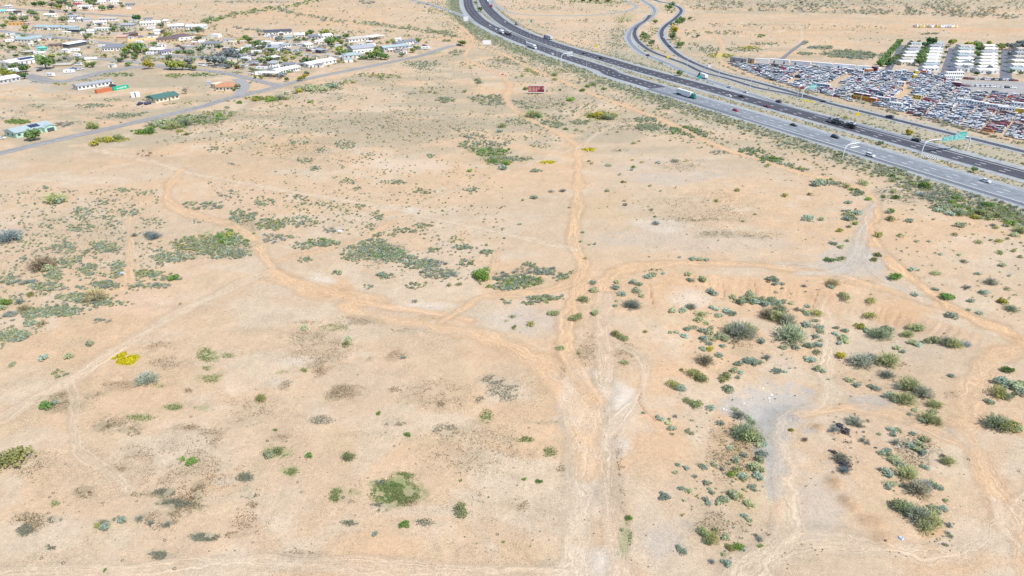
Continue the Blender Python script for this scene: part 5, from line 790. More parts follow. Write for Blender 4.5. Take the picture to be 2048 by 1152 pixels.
H((532, 102.5), (556, 102.5), 14, 3.2, 'gable', RGR, WHT, 'white house with a blue solar square on its grey roof', 'house with blue solar square', win=3, solar=(.1, .4, .2, .8))
H((543, 94.5), (562, 94.5), 10, 3, 'gable', RWH, WHT, 'white outbuilding just behind the house with blue solar square', 'white outbuilding', cat='outbuilding', name='outbuilding', win=2)
H((619, 136), (673, 125.5), 12, 2.9, 'gable', RWH, WHT, 'long low house with bright white roof right of the dark round tree', 'long low white roofed house', win=6, rise=.2)
H((557, 149.5), (601, 140.5), 11, 2.8, 'gable', RWH, WHT, 'white roofed house with many small front windows near the street corner', 'corner white house', win=8, rise=.2)
H((526, 154), (553, 155), 8, 3.2, 'shed', RWH, WOOD, 'open carport with bright white roof and deep shadow beneath', 'white carport', cat='carport', name='carport', win=0, carport=True)
H((566, 135.5), (588, 135), 7, 2.8, 'gable', RSL, WHT, 'small white shed with slate roof behind the corner house', 'small slate roofed shed', cat='shed', name='shed', win=2)
H((536, 133.5), (552, 133.5), 9, 3.2, 'hip', RGR, WHT, 'small white gazebo house behind the carport', 'gazebo house', win=2)
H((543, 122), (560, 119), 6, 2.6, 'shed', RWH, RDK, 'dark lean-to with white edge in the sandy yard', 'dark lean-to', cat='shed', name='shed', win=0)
H((432, 182.2), (467, 181.5), 12, 3.1, 'hip', RTC, CRM, 'cream house with terracotta hip roof beside the curved gravel drive', 'terracotta roofed house', win=4, rise=.3)
H((422, 175.5), (432, 178), 8, 3, 'flat', CRM, CRM, 'flat cream annex left of the terracotta roofed house', 'cream annex', cat='annex', name='annex', win=1)
H((413, 172), (421, 172), 4, 2.6, 'flat', GRYW, GRYW, 'little grey shed left of the cream annex', 'little grey shed', cat='shed', name='shed', win=0)
H((263, 195.5), (270, 195), 4, 2.8, 'flat', RWH, WHT, 'boxy white trailer left of the green roofed house', 'boxy white trailer', cat='trailer', name='trailer', win=0)
H((273, 194.5), (281, 193.5), 4, 2.7, 'flat', RWH, WHT, 'second boxy white trailer nearest the green roofed house', 'second boxy trailer', cat='trailer', name='trailer', win=0)
H((173, 126.5), (195, 125), 7, 3.4, 'gable', RWH, CRM, 'cream metal shed with white roof beside the gravel lane', 'cream metal shed', cat='shed', name='shed', win=0)
H((107, 134.5), (141, 133), 10, 1.6, 'hip', RTN, TANW, 'very low tan roofed shelter in the gravel yard', 'low tan shelter', cat='shelter', name='shelter', win=0, rise=.15)
H((0, 168.5), (41, 161), 10, 3, 'gable', RWH, GRYW, 'grey house with white roof at the left edge above the dark street', 'left edge white roofed house', win=4)
H((30, 84), (62, 85), 12, 3, 'gable', RTL, WHT, 'white house with a long teal-grey roof', 'left teal roofed house', win=4)
H((60, 82), (86, 80), 10, 3, 'gable', RTL, WHT, 'white house with teal-grey roof and a maroon car beside it', 'right teal roofed house', win=4)
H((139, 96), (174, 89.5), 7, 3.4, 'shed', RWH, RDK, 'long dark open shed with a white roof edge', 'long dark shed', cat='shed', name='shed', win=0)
H((99, 95.5), (136, 94.5), 6, 2.5, 'gable', RBR, TANW, 'cluttered low brown sheds between the turquoise shed and the long dark shed', 'cluttered brown sheds', cat='shed', name='shed', win=3)
H((77, 101.5), (92, 101), 5, 2.6, 'gable', RTQ, RTQ, 'bright turquoise metal shed', 'turquoise shed', cat='shed', name='shed', win=0)
H((69, 59), (118, 60), 12, 3.1, 'gable', RTL, WHT, 'long white house with broken pale roofline', 'long white house', win=7, wing=(.4, 3, 8))
H((124, 60), (150, 60.5), 10, 3, 'gable', RTL, WHT, 'pale long house beside a dark open carport', 'pale long house', win=4)
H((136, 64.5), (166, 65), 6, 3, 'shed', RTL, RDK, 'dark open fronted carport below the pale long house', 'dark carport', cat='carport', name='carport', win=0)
H((175, 68), (188, 67.5), 9, 3, 'gable', RWH, WHT, 'small white gable shed right of a green tree', 'white gable shed', cat='shed', name='shed', win=0)
H((187, 62), (216, 61.5), 8, 2.8, 'flat', RWH, WHT, 'low white building under grey trees', 'low white building', win=4)
H((17, 51), (47, 50.5), 6, 3, 'flat', ORW, ORW, 'long low orange building in the far left', 'orange building', cat='building', name='building', win=3)
H((88, 34), (104, 34.5), 11, 3, 'gable', RWH, WHT, 'small white gable house in the far left', 'far small white house', win=2)
H((2, 26.5), (13, 26), 11, 3, 'gable', RTQ, WHT, 'house with teal roof at the far left edge', 'far teal house', win=2)
H((14, 26), (24, 26), 11, 3, 'gable', RWH, WHT, 'white house touching the far teal roofed one', 'far white house', win=2)
H((27, 26.6), (39, 26.6), 6, 2.8, 'flat', RDK, RDK, 'dark flat building in the far left', 'far dark building', cat='building', name='building', win=0)
H((136, 37.5), (156, 37), 10, 3, 'gable', RGR, WHT, 'pale grey roofed house behind bare trees', 'pale grey roofed house', win=3)
H((143, 43), (163, 43), 10, 3, 'gable', RWH, WHT, 'low white house left of the long grey sheds', 'low white house', win=3)
H((167, 43.5), (186, 42), 8, 3, 'gable', RGR, GRYW, 'long grey shed in the crowded far block', 'long grey shed', cat='shed', name='shed', win=0)
H((189, 50), (214, 48.5), 9, 3, 'gable', RWH, WHT, 'white home with two gables in the far block', 'two gabled white home', win=3)
H((198, 42), (232, 42), 9, 3, 'gable', RTN, WHT, 'pale home with tan roof in the far block', 'pale tan roofed home', win=4)
H((281, 51.5), (304, 50.8), 10, 3, 'gable', RWH, WHT, 'white roofed home right of the dark green tree', 'white home by dark green tree', win=3)
H((288, 44), (304, 43.5), 9, 3.6, 'gable', RSL, WHT, 'slate roofed house behind the white roofed home', 'far slate roofed house', win=2)
H((305, 50.5), (322, 49.5), 10, 3.2, 'gable', RWH, WHT, 'white home with a dark garage opening', 'white home with garage', win=2)
H((326, 46.5), (334, 46.5), 8, 3, 'gable', RWH, WHT, 'tiny white home at the end of the far block', 'tiny white home', win=1)
H((241, 55), (268, 54.5), 10, 3, 'gable', RGR, GRYW, 'grey roofed long home below the dark green tree', 'grey roofed long home', win=4)
H((309, 68.5), (321, 68), 8, 3.4, 'gable', RWH, WHT, 'white shed with round roof in the sandy yard', 'white round roofed shed', cat='shed', name='shed', win=0)
H((322, 68), (330, 66), 8, 3, 'shed', RDK, WOOD, 'dark shed tilting beside the white round roofed shed', 'dark tilting shed', cat='shed', name='shed', win=0)
H((301, 106), (327, 105.5), 9, 2.9, 'gable', RWH, WHT, 'white flat looking home behind the green trees', 'white home behind trees', win=3)
H((324, 109.5), (344, 107.5), 7, 2.8, 'shed', RPU, WHT, 'purple-grey roofed porch building right of the green trees', 'purple-grey porch', win=3)
H((403, 93.5), (439, 93), 11, 3.1, 'hip', RSL, CRM, 'cream ranch house with dark slate roof on the gravel drive', 'cream ranch house', win=5)
H((455, 90), (467, 90.5), 7, 3, 'flat', CRM, CRM, 'small cream building right of the cream ranch house', 'small cream building', cat='building', name='building', win=1)
H((145, 13.5), (156, 13.5), 12, 3.4, 'gable', RRD, WHT, 'house with maroon roof among dense trees', 'maroon roofed house', win=2)
H((157, 17.5), (185, 16.5), 10, 3.2, 'gable', RWH, WHT, 'long house with white roof and dark front at the top', 'long top white house', win=4)
H((150, 5), (166, 5), 10, 3.2, 'gable', RWH, WHT, 'white roofed house at the very top behind the maroon roof', 'topmost white house', win=2)
H((197, 8), (212, 7.5), 12, 3.2, 'gable', RWH, WHT, 'white house left of the magenta roof', 'white house by magenta roof', win=2)
H((208, 4), (222, 4), 12, 3.6, 'gable', RMG, WHT, 'house with a magenta roof at the top', 'magenta roofed house', win=2)
H((223, 8.5), (238, 8), 12, 3.2, 'gable', RWH, WHT, 'white house right of the magenta roof', 'white house right of magenta roof', win=2)
H((251, 13), (269, 12.5), 10, 3, 'gable', RSL, GRYW, 'low grey house alone at the top', 'low grey house', win=3)
H((12, 16), (20, 16), 8, 3, 'gable', RWH, WHT, 'small pale house beyond the farthest street', 'pale far house', win=1)
H((680, 117), (690, 117), 1.2, 2.2, 'flat', WHT, WHT, 'short white wall panel left of the arched porch house', 'white wall panel', cat='wall', name='garden_wall', win=0)
H((660, 114.5), (680, 117.3), 1.0, 1.8, 'flat', WHT, WHT, 'long low white yard wall', 'low white yard wall', cat='wall', name='garden_wall', win=0)
H((642, 107), (652, 105), 7, 2.8, 'shed', RGR, RDK, 'grey lean-to at the end of the row of trailers', 'grey lean-to', cat='shed', name='shed', win=0)
H((613, 96), (626, 94), 7, 3, 'gable', RWH, WHT, 'white trailer home in the cluttered yard', 'cluttered yard trailer', win=2)
H((566, 96), (582, 94), 7, 2.8, 'gable', RGR, WHT, 'grey roofed trailer home beside a round sign', 'grey roofed trailer home', win=2)
H((570, 80), (584, 79.5), 8, 2.8, 'gable', RTL, RTL, 'teal shed below the charcoal roofed ranch house', 'teal shed', cat='shed', name='shed', win=0)
H((421, 75), (437, 75.5), 7, 3, 'flat', RWH, WHT, 'white flat roofed outbuilding at the end of the yellow wall', 'white flat outbuilding', cat='outbuilding', name='outbuilding', win=0)
yardwall((256, 82.5), (314, 78), 2.0, YBW, 'long yellow block wall behind the grey hip roofed house'); yardwall((352, 68.5), (384, 70), 2.0, YBW, 'yellow block wall behind the brown roofed garage'); yardwall((384, 70), (416, 75), 2.0, YBW, 'yellow block wall running down to the white outbuilding')
yardwall((243, 92), (262, 95), 1.8, WHT, 'white balustrade wall right of the grey hip roofed house', 3); yardwall((288, 95), (303, 97), 1.8, WHT, 'white balustrade wall behind the green trees', 3); yardwall((432, 103), (508, 91), 2.2, TANW, 'tan panelled wall above the grey trees', 5)
# containers
def corr(L, w, h, m):
    n = int(L / .45); mb = MB(); pts = []
    for i in range(n):
        x = i * L / n; pts += [(x, 0.0), (x + L / n * .45, 0.0), (x + L / n * .5, .06), (x + L / n * .95, .06)]
    pts.append((L, 0.0))
    for y, s in ((0, 1), (w, -1)):
        v = [(x, y + s * d, .15) for x, d in pts] + [(x, y + s * d, h - .1) for x, d in pts]; k = len(pts)
        mb.add(v, [(i, i + 1, k + i + 1, k + i) for i in range(k - 1)], m)
    mb.box(0, L, 0, w, 0, .15, m); mb.box(0, L, 0, w, h - .1, h, m); mb.box(.0, .05, 0.02, w - .02, .15, h - .1, m); mb.box(L - .05, L, 0.02, w - .02, .15, h - .1, m); return mb
def container(p, p2, m, label, lett):
    a = gxy(*p); b = gxy(*p2); ang = math.atan2(b[1] - a[1], b[0] - a[0]); r = empty('shipping_container', (a[0], a[1], 0), ang); tag(r, label, 'shipping container', 'shipping containers end to end'); corr(12.19, 2.44, 2.6, m).obj('body', r)
    for xx in (0, 12.14): MB().box(xx - .04, xx + .02, .15, 1.2, .2, 2.45, m).obj('door', r)
    if lett:
        mb = MB(); x = 2.6
        for i in range(9):                                 # blocky capitals, unreadable at this size in the photo
            g = random.choice([0, 1, 2, 3]); PT = W('lettering_white', (.85, .88, .86)); mb.box(x, x + .16, -.05, -.02, .9, 1.9, PT)
            if g != 1: mb.box(x + .16, x + .6, -.05, -.02, 1.72, 1.9, PT)
            if g != 2: mb.box(x + .16, x + .6, -.05, -.02, .9, 1.08, PT)
            if g != 3: mb.box(x + .16, x + .5, -.05, -.02, 1.3, 1.48, PT)
            if g in (0, 3): mb.box(x + .6, x + .74, -.05, -.02, .9, 1.9, PT)
            x += .88
        mb.obj('lettering', r)
    LAND.append((p[0] + 15, p[1], label.split(' ')[0] + ' container', 16))
container((194.5, 187.3), (226.5, 181.5), W('container_rust', (.52, .17, .09), var=.15), 'rust orange shipping container left of the green one', False)
container((228, 182), (259.5, 176.2), W('container_green', (.03, .42, .26), var=.1), 'bright green shipping container with a white lettering band', True)

# ---------------------------------------------------------------- trees
TK = {'g': (.22, .33, .12), 'y': (.38, .43, .11), 'd': (.08, .19, .07), 'm': (.27, .34, .19), 'w': (.30, .34, .33), 'f': (.50, .43, .06), 'b': (.32, .29, .25)}
TD = {'g': 'fresh green', 'y': 'yellow-green', 'd': 'dark green', 'm': 'dusty olive', 'w': 'silver-grey', 'f': 'yellow flowering', 'b': 'bare brown'}
TC = {}
def crown(kind, var):
    if (kind, var) in TC: return TC[(kind, var)]
    rg = np.random.default_rng(var * 13 + ord(kind)); n = 300 if kind != 'b' else 110; nl = 9
    cen = np.stack([rg.uniform(-.62, .62, nl), rg.uniform(-.62, .62, nl), rg.uniform(-.25, .45, nl)], 1); cen[0] = 0; rad = rg.uniform(.28, .5, nl)
    i = rg.integers(0, nl, n); d = rg.normal(size=(n, 3)); d /= np.linalg.norm(d, axis=1)[:, None]; P = cen[i] + d * (rad[i] * rg.uniform(.6, 1.15, n))[:, None]; P[:, 2] *= .8
    V, F = leaves(P, .13 if kind != 'b' else .08, rg, asp=1.2); col = np.array(TK[kind]); lump = rg.uniform(.85, 1.15, nl)[i]; c = col * (rg.uniform(.75, 1.25, n) * lump)[:, None]
    me = npmesh('crown', V, F, np.repeat(np.clip(c, 0, .7), 4, 0), LEAF)
    mb = MB(); mb.tube([(0, 0, -1.25), (.03, .02, -.7), (0, 0, -.35)], .07, BARK, 6, .05)
    for k in range(5): a = k * 1.26 + rg.uniform(-.3, .3); mb.tube([(0, 0, -.5), (.25 * math.cos(a), .25 * math.sin(a), -.1), (.55 * math.cos(a), .55 * math.sin(a), .3)], .035, BARK, 4, .012)
    TC[(kind, var)] = (me, mb.mesh('trunk')); return TC[(kind, var)]
def where(px, py):
    best = min(LAND, key=lambda l: math.hypot((px - l[0]) / 1.0, (py - l[1]) * 2.2)); dx, dy = px - best[0], py - best[1]
    if abs(dx) < best[3] and dy > 0: d = 'in front of'
    elif abs(dx) < best[3]: d = 'behind'
    elif dx < 0: d = 'left of'
    else: d = 'right of'
    return f'{d} the {best[2]}'
USED = {}
def tree(px, py, w, kind, hf=1.0, name='tree', cat='tree', lab=None, group=None):
    x, y, z = gxy(px, py); r = w / 2 / float(ppm(y)) * 1.12; me, tm = crown(kind, random.randint(0, 4)); e = empty(name, (x, y, z), random.uniform(0, 6.28)); s = (r, r, r * hf)
    zc = .82 * r * hf; c = link('crown', me, e, (0, 0, zc), 0, s); t = link('trunk', tm, e, (0, 0, zc), 0, s)
    if not lab:
        sz = 'broad' if r > 6 else 'small' if r < 3 else 'rounded'; lab = f"{sz} {TD[kind]} tree {where(px, py)}"; group = lab
        lab = lab
    tag(e, lab, cat, group); return e
TL = """93 138 34 g;53 144 20 g;14 154 24 y;24 156 16 f;50 158 14 d;299 138 20 f;340 139 24 y;352 140 20 y;366 140 20 y;380 140 14 m;390 141 14 y;268 106 24 y;282 106 26 g;255 107 20 y;293 108 16 y;277 43 16 d;66 31 13 m;62 30 12 g;26 43 14 g;52 43 14 m;46 43 12 m;70 14 12 d;86 14 15 g;84 10 10 d;104 16 14 m;114 17 12 m;106 5 12 y;122 10 14 m;130 6 14 w;138 14 14 m;144 17 12 m;180 9 16 g;190 8 12 m;187 14 12 m;132 26 8 d;149 25 9 d;142 33 9 m;135 42 14 b;152 44 12 b;105 30 10 w;223 56 7 g;231 63 11 g;246 63 10 m;200 53 9 w;178 55 10 w;168 68 12 m;25 33 10 m;
376 128 14 w;384 128 12 w;430 132 24 w;446 130 20 w;462 116 20 w;470 122 20 w;455 118 18 w;440 118 16 w;420 128 18 w;478 112 14 w;466 108 16 w;456 132 16 m;425 118 14 b;406 120 10 w;516 92 16 g;521 102 14 m;526 96 10 m;535 114 9 f;545 114 10 m;517 122 9 f;612 127 14 d;626 126 12 m;524 158 10 y;511 157 8 y;602 162 12 y;608 158 12 f;614 151 12 m;573 163 10 g;559 158 9 w;542 156 8 b;622 71 14 g;615 72 10 y;645 72 14 y;655 73 16 y;664 72 10 y;664 90 22 g;657 90 14 g;678 83 9 m;689 110 14 g;696 108 12 g;676 112 12 m;752 116 20 y;762 119 20 g;770 120 16 g;754 104 14 y;744 120 14 g;731 119 9 g;804 114 12 m;712 98 8 w;735 91 8 g;683 90 8 m;693 94 9 m;
372 188 18 b;67 281 30 g;475 178 14 m;470 182 9 g;563 78 9 g;612 83 8 m;627 84 9 m;925 92 15 y;921 89 10 g;1355 50 14 g;1364 46 14 g;1350 64 14 f;1344 54 10 g;1345 80 16 m;1362 96 16 g;1303 92 14 m;1287 74 12 g;1292 78 10 m;1310 48 9 g;1338 20 14 g;1343 14 12 m;951 9 8 g;961 23 12 g;1358 152 13 g;1818 270 14 f;1761 290 11 m;1947 345 13 g;1690 239 8 y;1602 8 6 m;1180 5 10 g;1195 4 10 g;1215 4 10 d;1165 4 9 d;1395 75 8 m;1380 40 8 m"""
ALLT = []
def tree_list(txt):
    for q in txt.replace('\n', '').split(';'):
        if q.strip(): a = q.split(); ALLT.append((float(a[0]), float(a[1]), float(a[2]), a[3]))
tree_list(TL)
for px, py, w_, k in ALLT: tree(px, py, w_, k, random.uniform(.85, 1.1))
def palm(px, py, w, h, lab):
    x, y, z = gxy(px, py); e = empty('palm_tree', (x, y, z)); tag(e, lab, 'palm tree', lab if 'matching' in lab else None); s = float(ppm(y)); H_ = h / s; r = w / 2 / s
    MB().tube([(0, 0, 0), (.1, 0, H_ * .5), (0, 0, H_)], .28, BARK, 6, .2).obj('trunk', e); rg = np.random.default_rng(3); V, F, C = [], [], []
    for i in range(18):
        a = i * .7; el = rg.uniform(-.5, .9); P = [np.array([math.cos(a) * r * t * math.cos(el), math.sin(a) * r * t * math.cos(el), H_ + r * t * math.sin(el) - .9 * r * t * t]) for t in (0, .35, .7, 1)]; sd_ = np.array([-math.sin(a), math.cos(a), 0]) * r * .12
        for j in range(3): V += [P[j] - sd_, P[j] + sd_, P[j + 1] + sd_ * (.9 - .3 * j), P[j + 1] - sd_ * (.9 - .3 * j)]; F.append(range(len(V) - 4, len(V)))
    link('crown', npmesh('crown', np.array(V), np.array([list(f) for f in F]), np.repeat(np.array([[.12, .19, .05]]), len(V), 0), LEAF), e)
palm(818, 80, 9, 10, 'tall palm tree right of the open white shelter'); palm(684, 124, 5, 9, 'slim palm tree by the straight street below the arched porch house'); palm(224, 57, 8, 9, 'lone palm among the far trailer homes')
for i in range(14):                                         # tall hedge row
    t = i / 13; px = 1757 + (1797 - 1757) * t + 1; py = 137 - 47 * t; tree(px, py, 14 - 3 * t, 'g', 1.35, 'hedge_tree', 'hedge tree', 'tall clipped bright green hedge tree in the slanting row left of the home park', 'hedge trees in a slanting row')
PT = """1857 92 20 d;1850 96 14 d;1862 88 14 y;1842 122 22 g;1846 114 18 g;1838 132 18 g;1848 104 14 g;1834 126 12 g;1782 130 18 m;1790 124 14 g;1796 118 12 g;1776 134 12 d;1818 92 8 g;1812 99 8 g;1806 106 8 g;1803 112 8 g;1900 90 14 y;1906 88 12 y;1893 98 9 g;1890 108 8 g;1886 118 7 g;1882 128 7 g;1919 96 9 g;1916 106 8 g;1914 114 8 g;1912 124 8 g;1910 134 8 g;1928 142 16 w;1934 132 14 w;1922 128 8 b;1955 96 14 g;1958 104 16 g;1954 114 14 g;1952 124 10 d;1952 134 10 g;1950 142 9 g;1953 151 9 d;1979 142 13 w;1984 132 9 w;1976 150 8 w;1998 98 14 y;2004 100 12 y;2010 96 12 m;2000 110 8 g;1998 120 7 g;1997 132 8 g;1978 92 12 y;1940 93 12 f;1948 92 12 y;1932 92 9 y;1870 91 9 y;1836 88 9 y;1822 88 8 d;2022 100 14 w;2030 98 14 w;2038 94 16 w;2046 98 14 w;2018 112 10 w;2024 146 9 g;2044 142 10 m;2040 150 9 m"""
for q in PT.replace('\n', '').split(';'):
    a = q.split(); x_, y_ = float(a[0]), float(a[1]); blk = 'first' if x_ < 1885 else 'second' if x_ < 1935 else 'third' if x_ < 2005 else 'fourth'
    edge = 'at the far edge' if y_ < 100 else 'near the salvage yard end' if y_ > 136 else 'between the homes'
    l = f"{TD[a[3]]} tree {edge} of the {blk} block of the home park"; tree(x_, y_, float(a[2]), a[3], 1.0, 'tree', 'tree', l, l)
# ---------------------------------------------------------------- manufactured homes in the park
def park_home(px, py, wpx, k, lab, grp):
    x, y, z = gxy(px, py); L = wpx / float(ppm(y)); r = empty('manufactured_home', (x, y, 0), random.uniform(-.03, .03)); tag(r, lab, 'manufactured home', grp); d = random.uniform(9, 12); h = 3.0; wc = random.choice([WHT, WHT, CRM, GRYW]); rc = random.choice([RWH, RWH, RWH, RGR, RTN, RTL])
    MB().box(0, L, 0, d, 0, h, wc).obj('wall', r); rb = MB(); z0, z1 = h, h + .9
    rb.add([(-.3, -.3, z0), (L + .3, -.3, z0), (L + .3, d + .3, z0), (-.3, d + .3, z0), (-.3, d / 2, z1), (L + .3, d / 2, z1)], [(0, 1, 5, 4), (2, 3, 4, 5), (3, 0, 4), (1, 2, 5), (0, 3, 2, 1)], rc); rb.obj('roof', r)
    q = MB().box(-.6, .6, -.05, .02, 1.1, 2.1, GLS).mesh('window')
    for i in range(4): link('window', q, r, (L * (i + .6) / 4.4, 0, 0))
    MB().box(L * .5, L * .72, -2.4, -.003, 2.5, 2.62, RWH).obj('awning', r)
for bi, (xa0, xb0, ya, xa1, xb1, yb, n) in enumerate([(1823, 1849, 93, 1802, 1830, 131, 7), (1864, 1888, 92, 1848, 1877, 143, 9), (1921, 1948, 98, 1913, 1946, 144, 8), (1970, 1994, 98, 1958, 1996, 148, 9), (2036, 2062, 104, 2024, 2052, 146, 6)]):
    for i in range(n):
        t = i / (n - 1); px = xa0 + (xa1 - xa0) * t; w_ = (xb0 - xa0) * (1 - t) + (xb1 - xa1) * t; bl = ['first', 'second', 'third', 'fourth', 'fifth'][bi]
        o_ = ['farthest', 'second farthest', 'third farthest', 'fourth farthest', 'fifth farthest', 'sixth farthest', 'seventh farthest', 'eighth farthest', 'nearest'][i] if i < n - 1 else 'nearest'
        park_home(px, ya + (yb - ya) * t, w_, i, f'pale manufactured home, {o_} in the {bl} column of the home park from the left', 'manufactured homes of the park')

# ---------------------------------------------------------------- vehicles
TY = W('tyre', (.03, .03, .03), var=.1); CH = W('chassis', (.05, .05, .055), var=.1); LMP = W('lamp_glass', (.75, .72, .66), rough=.2, var=.05); RLP = W('tail_lamp', (.4, .02, .02), rough=.3)
PC = {'white': (.78, .79, .80), 'silver': (.56, .58, .61), 'grey': (.30, .31, .33), 'black': (.03, .032, .04), 'dark blue': (.035, .05, .12), 'blue': (.10, .19, .38), 'red': (.50, .03, .04), 'maroon': (.17, .02, .04), 'tan': (.46, .38, .27), 'green': (.09, .22, .14), 'yellow': (.70, .50, .04), 'orange': (.60, .18, .03), 'pale blue': (.45, .56, .64), 'teal': (.02, .23, .20)}
def paint(c): return mat('car_paint_' + c.replace(' ', '_'), PC[c], rough=.35, var=.04, spec=.5)
def car_parts(kind, c, full):
    """list of (part name, mesh builder); x forward, centred"""
    P = paint(c); L, wd, zb, zt, h = {'sedan': (4.7, 1.82, .3, .92, 1.45), 'suv': (4.8, 1.95, .38, 1.12, 1.8), 'pickup': (5.7, 2.0, .45, 1.12, 1.85), 'van': (5.4, 2.0, .35, 1.25, 2.2)}[kind]
    b = MB(); x0, x1, y = -L / 2, L / 2, wd / 2
    b.box(x0, x1, -y, y, zb, zt - .12, P, tx=.04, ty=.03); b.box(x0 + .06, x1 - .1, -y + .04, y - .04, zt - .12, zt, P, tx=.12, ty=.08)
    c0, c1, f, r_ = {'sedan': (-1.75, 1.0, .75, .55), 'suv': (-2.3, 1.0, .65, .22), 'pickup': (-.9, 1.2, .6, .2), 'van': (-2.65, 1.9, .7, .1)}[kind]
    g = MB(); g.add([(c0, -y + .1, zt), (c1, -y + .1, zt), (c1, y - .1, zt), (c0, y - .1, zt), (c0 + r_, -y + .26, h - .06), (c1 - f, -y + .26, h - .06), (c1 - f, y - .26, h - .06), (c0 + r_, y - .26, h - .06)], [(0, 1, 5, 4), (1, 2, 6, 5), (2, 3, 7, 6), (3, 0, 4, 7)], GLS)
    rf = MB(); rf.box(c0 + r_ - .04, c1 - f + .04, -y + .23, y - .23, h - .06, h, P, tx=.06, ty=.05)
    if kind == 'pickup': b.box(-2.75, -1.0, -y + .12, y - .12, zt - .3, zt - .28, CH); b.box(-2.8, -2.7, -y + .06, y - .06, zt, zt + .05, P)
    rr = .33 if kind == 'sedan' else .38
    if not full:
        m = MB()
        for q in (b, g, rf): m.v, m.f, m.m, m.mats = (m.v + q.v, m.f + [tuple(i + len(m.v) for i in f_) for f_ in q.f], m.m + [m.mi(q.mats[k]) for k in q.m], m.mats)
        for sx_ in (-L * .3, L * .31):
            for sy_ in (-y + .1, y - .1): m.wheel(sx_, sy_, rr, rr, .22, TY, 7)
        return m
    out = [('body', b), ('windows', g), ('roof', rf)]
    return out, [(sx_, sy_, rr) for sx_ in (-L * .3, L * .31) for sy_ in (-y + .1, y - .1)], L, y, zt
CARP = {}
def full_car(px, py, kind, c, head, label, cat=None, group='vehicles driving on the highway', z=.08):
    key = (kind, c)
    if key not in CARP:
        out, wh, L, y, zt = car_parts(kind, c, True); CARP[key] = ([(n, b.mesh(n)) for n, b in out], wh, MB().wheel(0, 0, 0, wh[0][2], .24, TY, 12).mesh('wheel'), MB().box(-.03, .03, -.2, .2, -.09, .09, LMP).mesh('headlight'), MB().box(-.03, .03, -.18, .18, -.09, .09, RLP).mesh('tail_light'), L, y, zt)
    parts, wh, wm, hm, tm_, L, y, zt = CARP[key]; x_, y_, _ = gxy(px, py); e = empty({'suv': 'sport_utility_car', 'sedan': 'car', 'pickup': 'pickup_truck', 'van': 'van'}[kind], (x_, y_, z), head); tag(e, label, cat or {'suv': 'car', 'sedan': 'car', 'pickup': 'pickup truck', 'van': 'van'}[kind], group)
    for n, me in parts: link(n, me, e)
    for a, b, c_ in wh: link('wheel', wm, e, (a, b, c_))
    for s in (-1, 1): link('headlight', hm, e, (L / 2 - .02, s * (y - .35), zt - .3)); link('tail_light', tm_, e, (-L / 2 + .02, s * (y - .3), zt - .3))
    return e
def hdir(px, py, L, sgn):
    x_, y_ = G0(px, py); i = int(np.argmin(np.hypot(L[:, 0] - x_, L[:, 1] - y_))); i = min(max(i, 0), len(L) - 2); d = (L[i + 1] - L[i]) * sgn; return math.atan2(d[1], d[0])
def semi(px, py, cab, trl, head, label, flat=False, box=False, group='vehicles driving on the highway'):
    x_, y_, _ = gxy(px, py); e = empty('semi_truck' if not box else 'box_truck', (x_, y_, .08), head); tag(e, label, 'truck', group); P = paint(cab); T = paint(trl); q = .0; sc_ = .55 if box else 1.0; Lt = 16.0 * sc_
    if flat == 'cars':
        t = MB(); t.box(-10, 6, -1.25, 1.25, .8, 1.0, CH); t.box(-10, 6.5, -1.25, 1.25, 2.3, 2.42, CH)
        for xx in range(-10, 7, 2):
            for s in (-1.2, 1.2): t.box(xx - .08, xx + .08, s - .08, s + .08, 1.0, 2.3, CH)
        t.obj('trailer', e)
        for xx, zz, cc, kk_ in ((-7.3, 1.02, 'black', 'sedan'), (-1.8, 1.02, 'silver', 'sedan'), (3.6, 1.02, 'grey', 'sedan'), (-7, 2.44, 'silver', 'sedan'), (3.8, 2.44, 'grey', 'sedan')):
            m_ = car_parts(kk_, cc, False).obj('carried_car', None, (x_ + xx * math.cos(head), y_ + xx * math.sin(head), .08 + zz), head); tag(m_, f'{cc} car riding on the {"upper" if zz > 2 else "lower"} deck of the car transporter, {"rear" if xx < -5 else "middle" if xx < 1 else "front"}', 'car', 'cars carried by the transporter')
    else: MB().box(-Lt + 6 * sc_, 6 * sc_, -1.28, 1.28, 1.1, 4.05 if not box else 3.5, T).obj('trailer', e); MB().box(-Lt + 6 * sc_, 6 * sc_, -.6, .6, .8, 1.098, CH).obj('frame', e)
    x0 = 6.6 * sc_ if flat != 'cars' else 7.0
    c_ = MB(); c_.box(x0, x0 + 2.4, -1.2, 1.2, .9, 3.2, P, tx=.1, ty=.06); c_.box(x0 + .2, x0 + 1.6, -1.1, 1.1, 3.2, 3.8, P, tx=.35, ty=.1); c_.box(x0 + 2.4, x0 + 4.0, -1.05, 1.05, .75, 1.9, P, tx=.12, ty=.08); c_.obj('cab', e)
    MB().box(x0 + 2.3, x0 + 2.42, -1.0, 1.0, 2.1, 2.95, GLS).obj('windshield', e); g = MB().box(-.5, .5, -.02, .02, 0, .8, GLS).mesh('side_window')
    for s in (-1.17, 1.17): link('side_window', g, e, (x0 + 1.5, s, 2.1)); link('headlight', MB().box(-.04, .04, -.16, .16, -.12, .12, LMP).mesh('headlight'), e, (x0 + 3.93, s * .75, 1.15))
    wm = MB().wheel(0, 0, 0, .5, .5, TY, 10).mesh('wheel')
    for xx in ([-Lt + 7.2 * sc_, -Lt + 8.5, x0 - 1.4, x0 - .1, x0 + 3.0] if not box else [-Lt + 5, x0 + 3.0]):
        for s in (-1.0, 1.0): link('wheel', wm, e, (xx, s, .5))
    return e
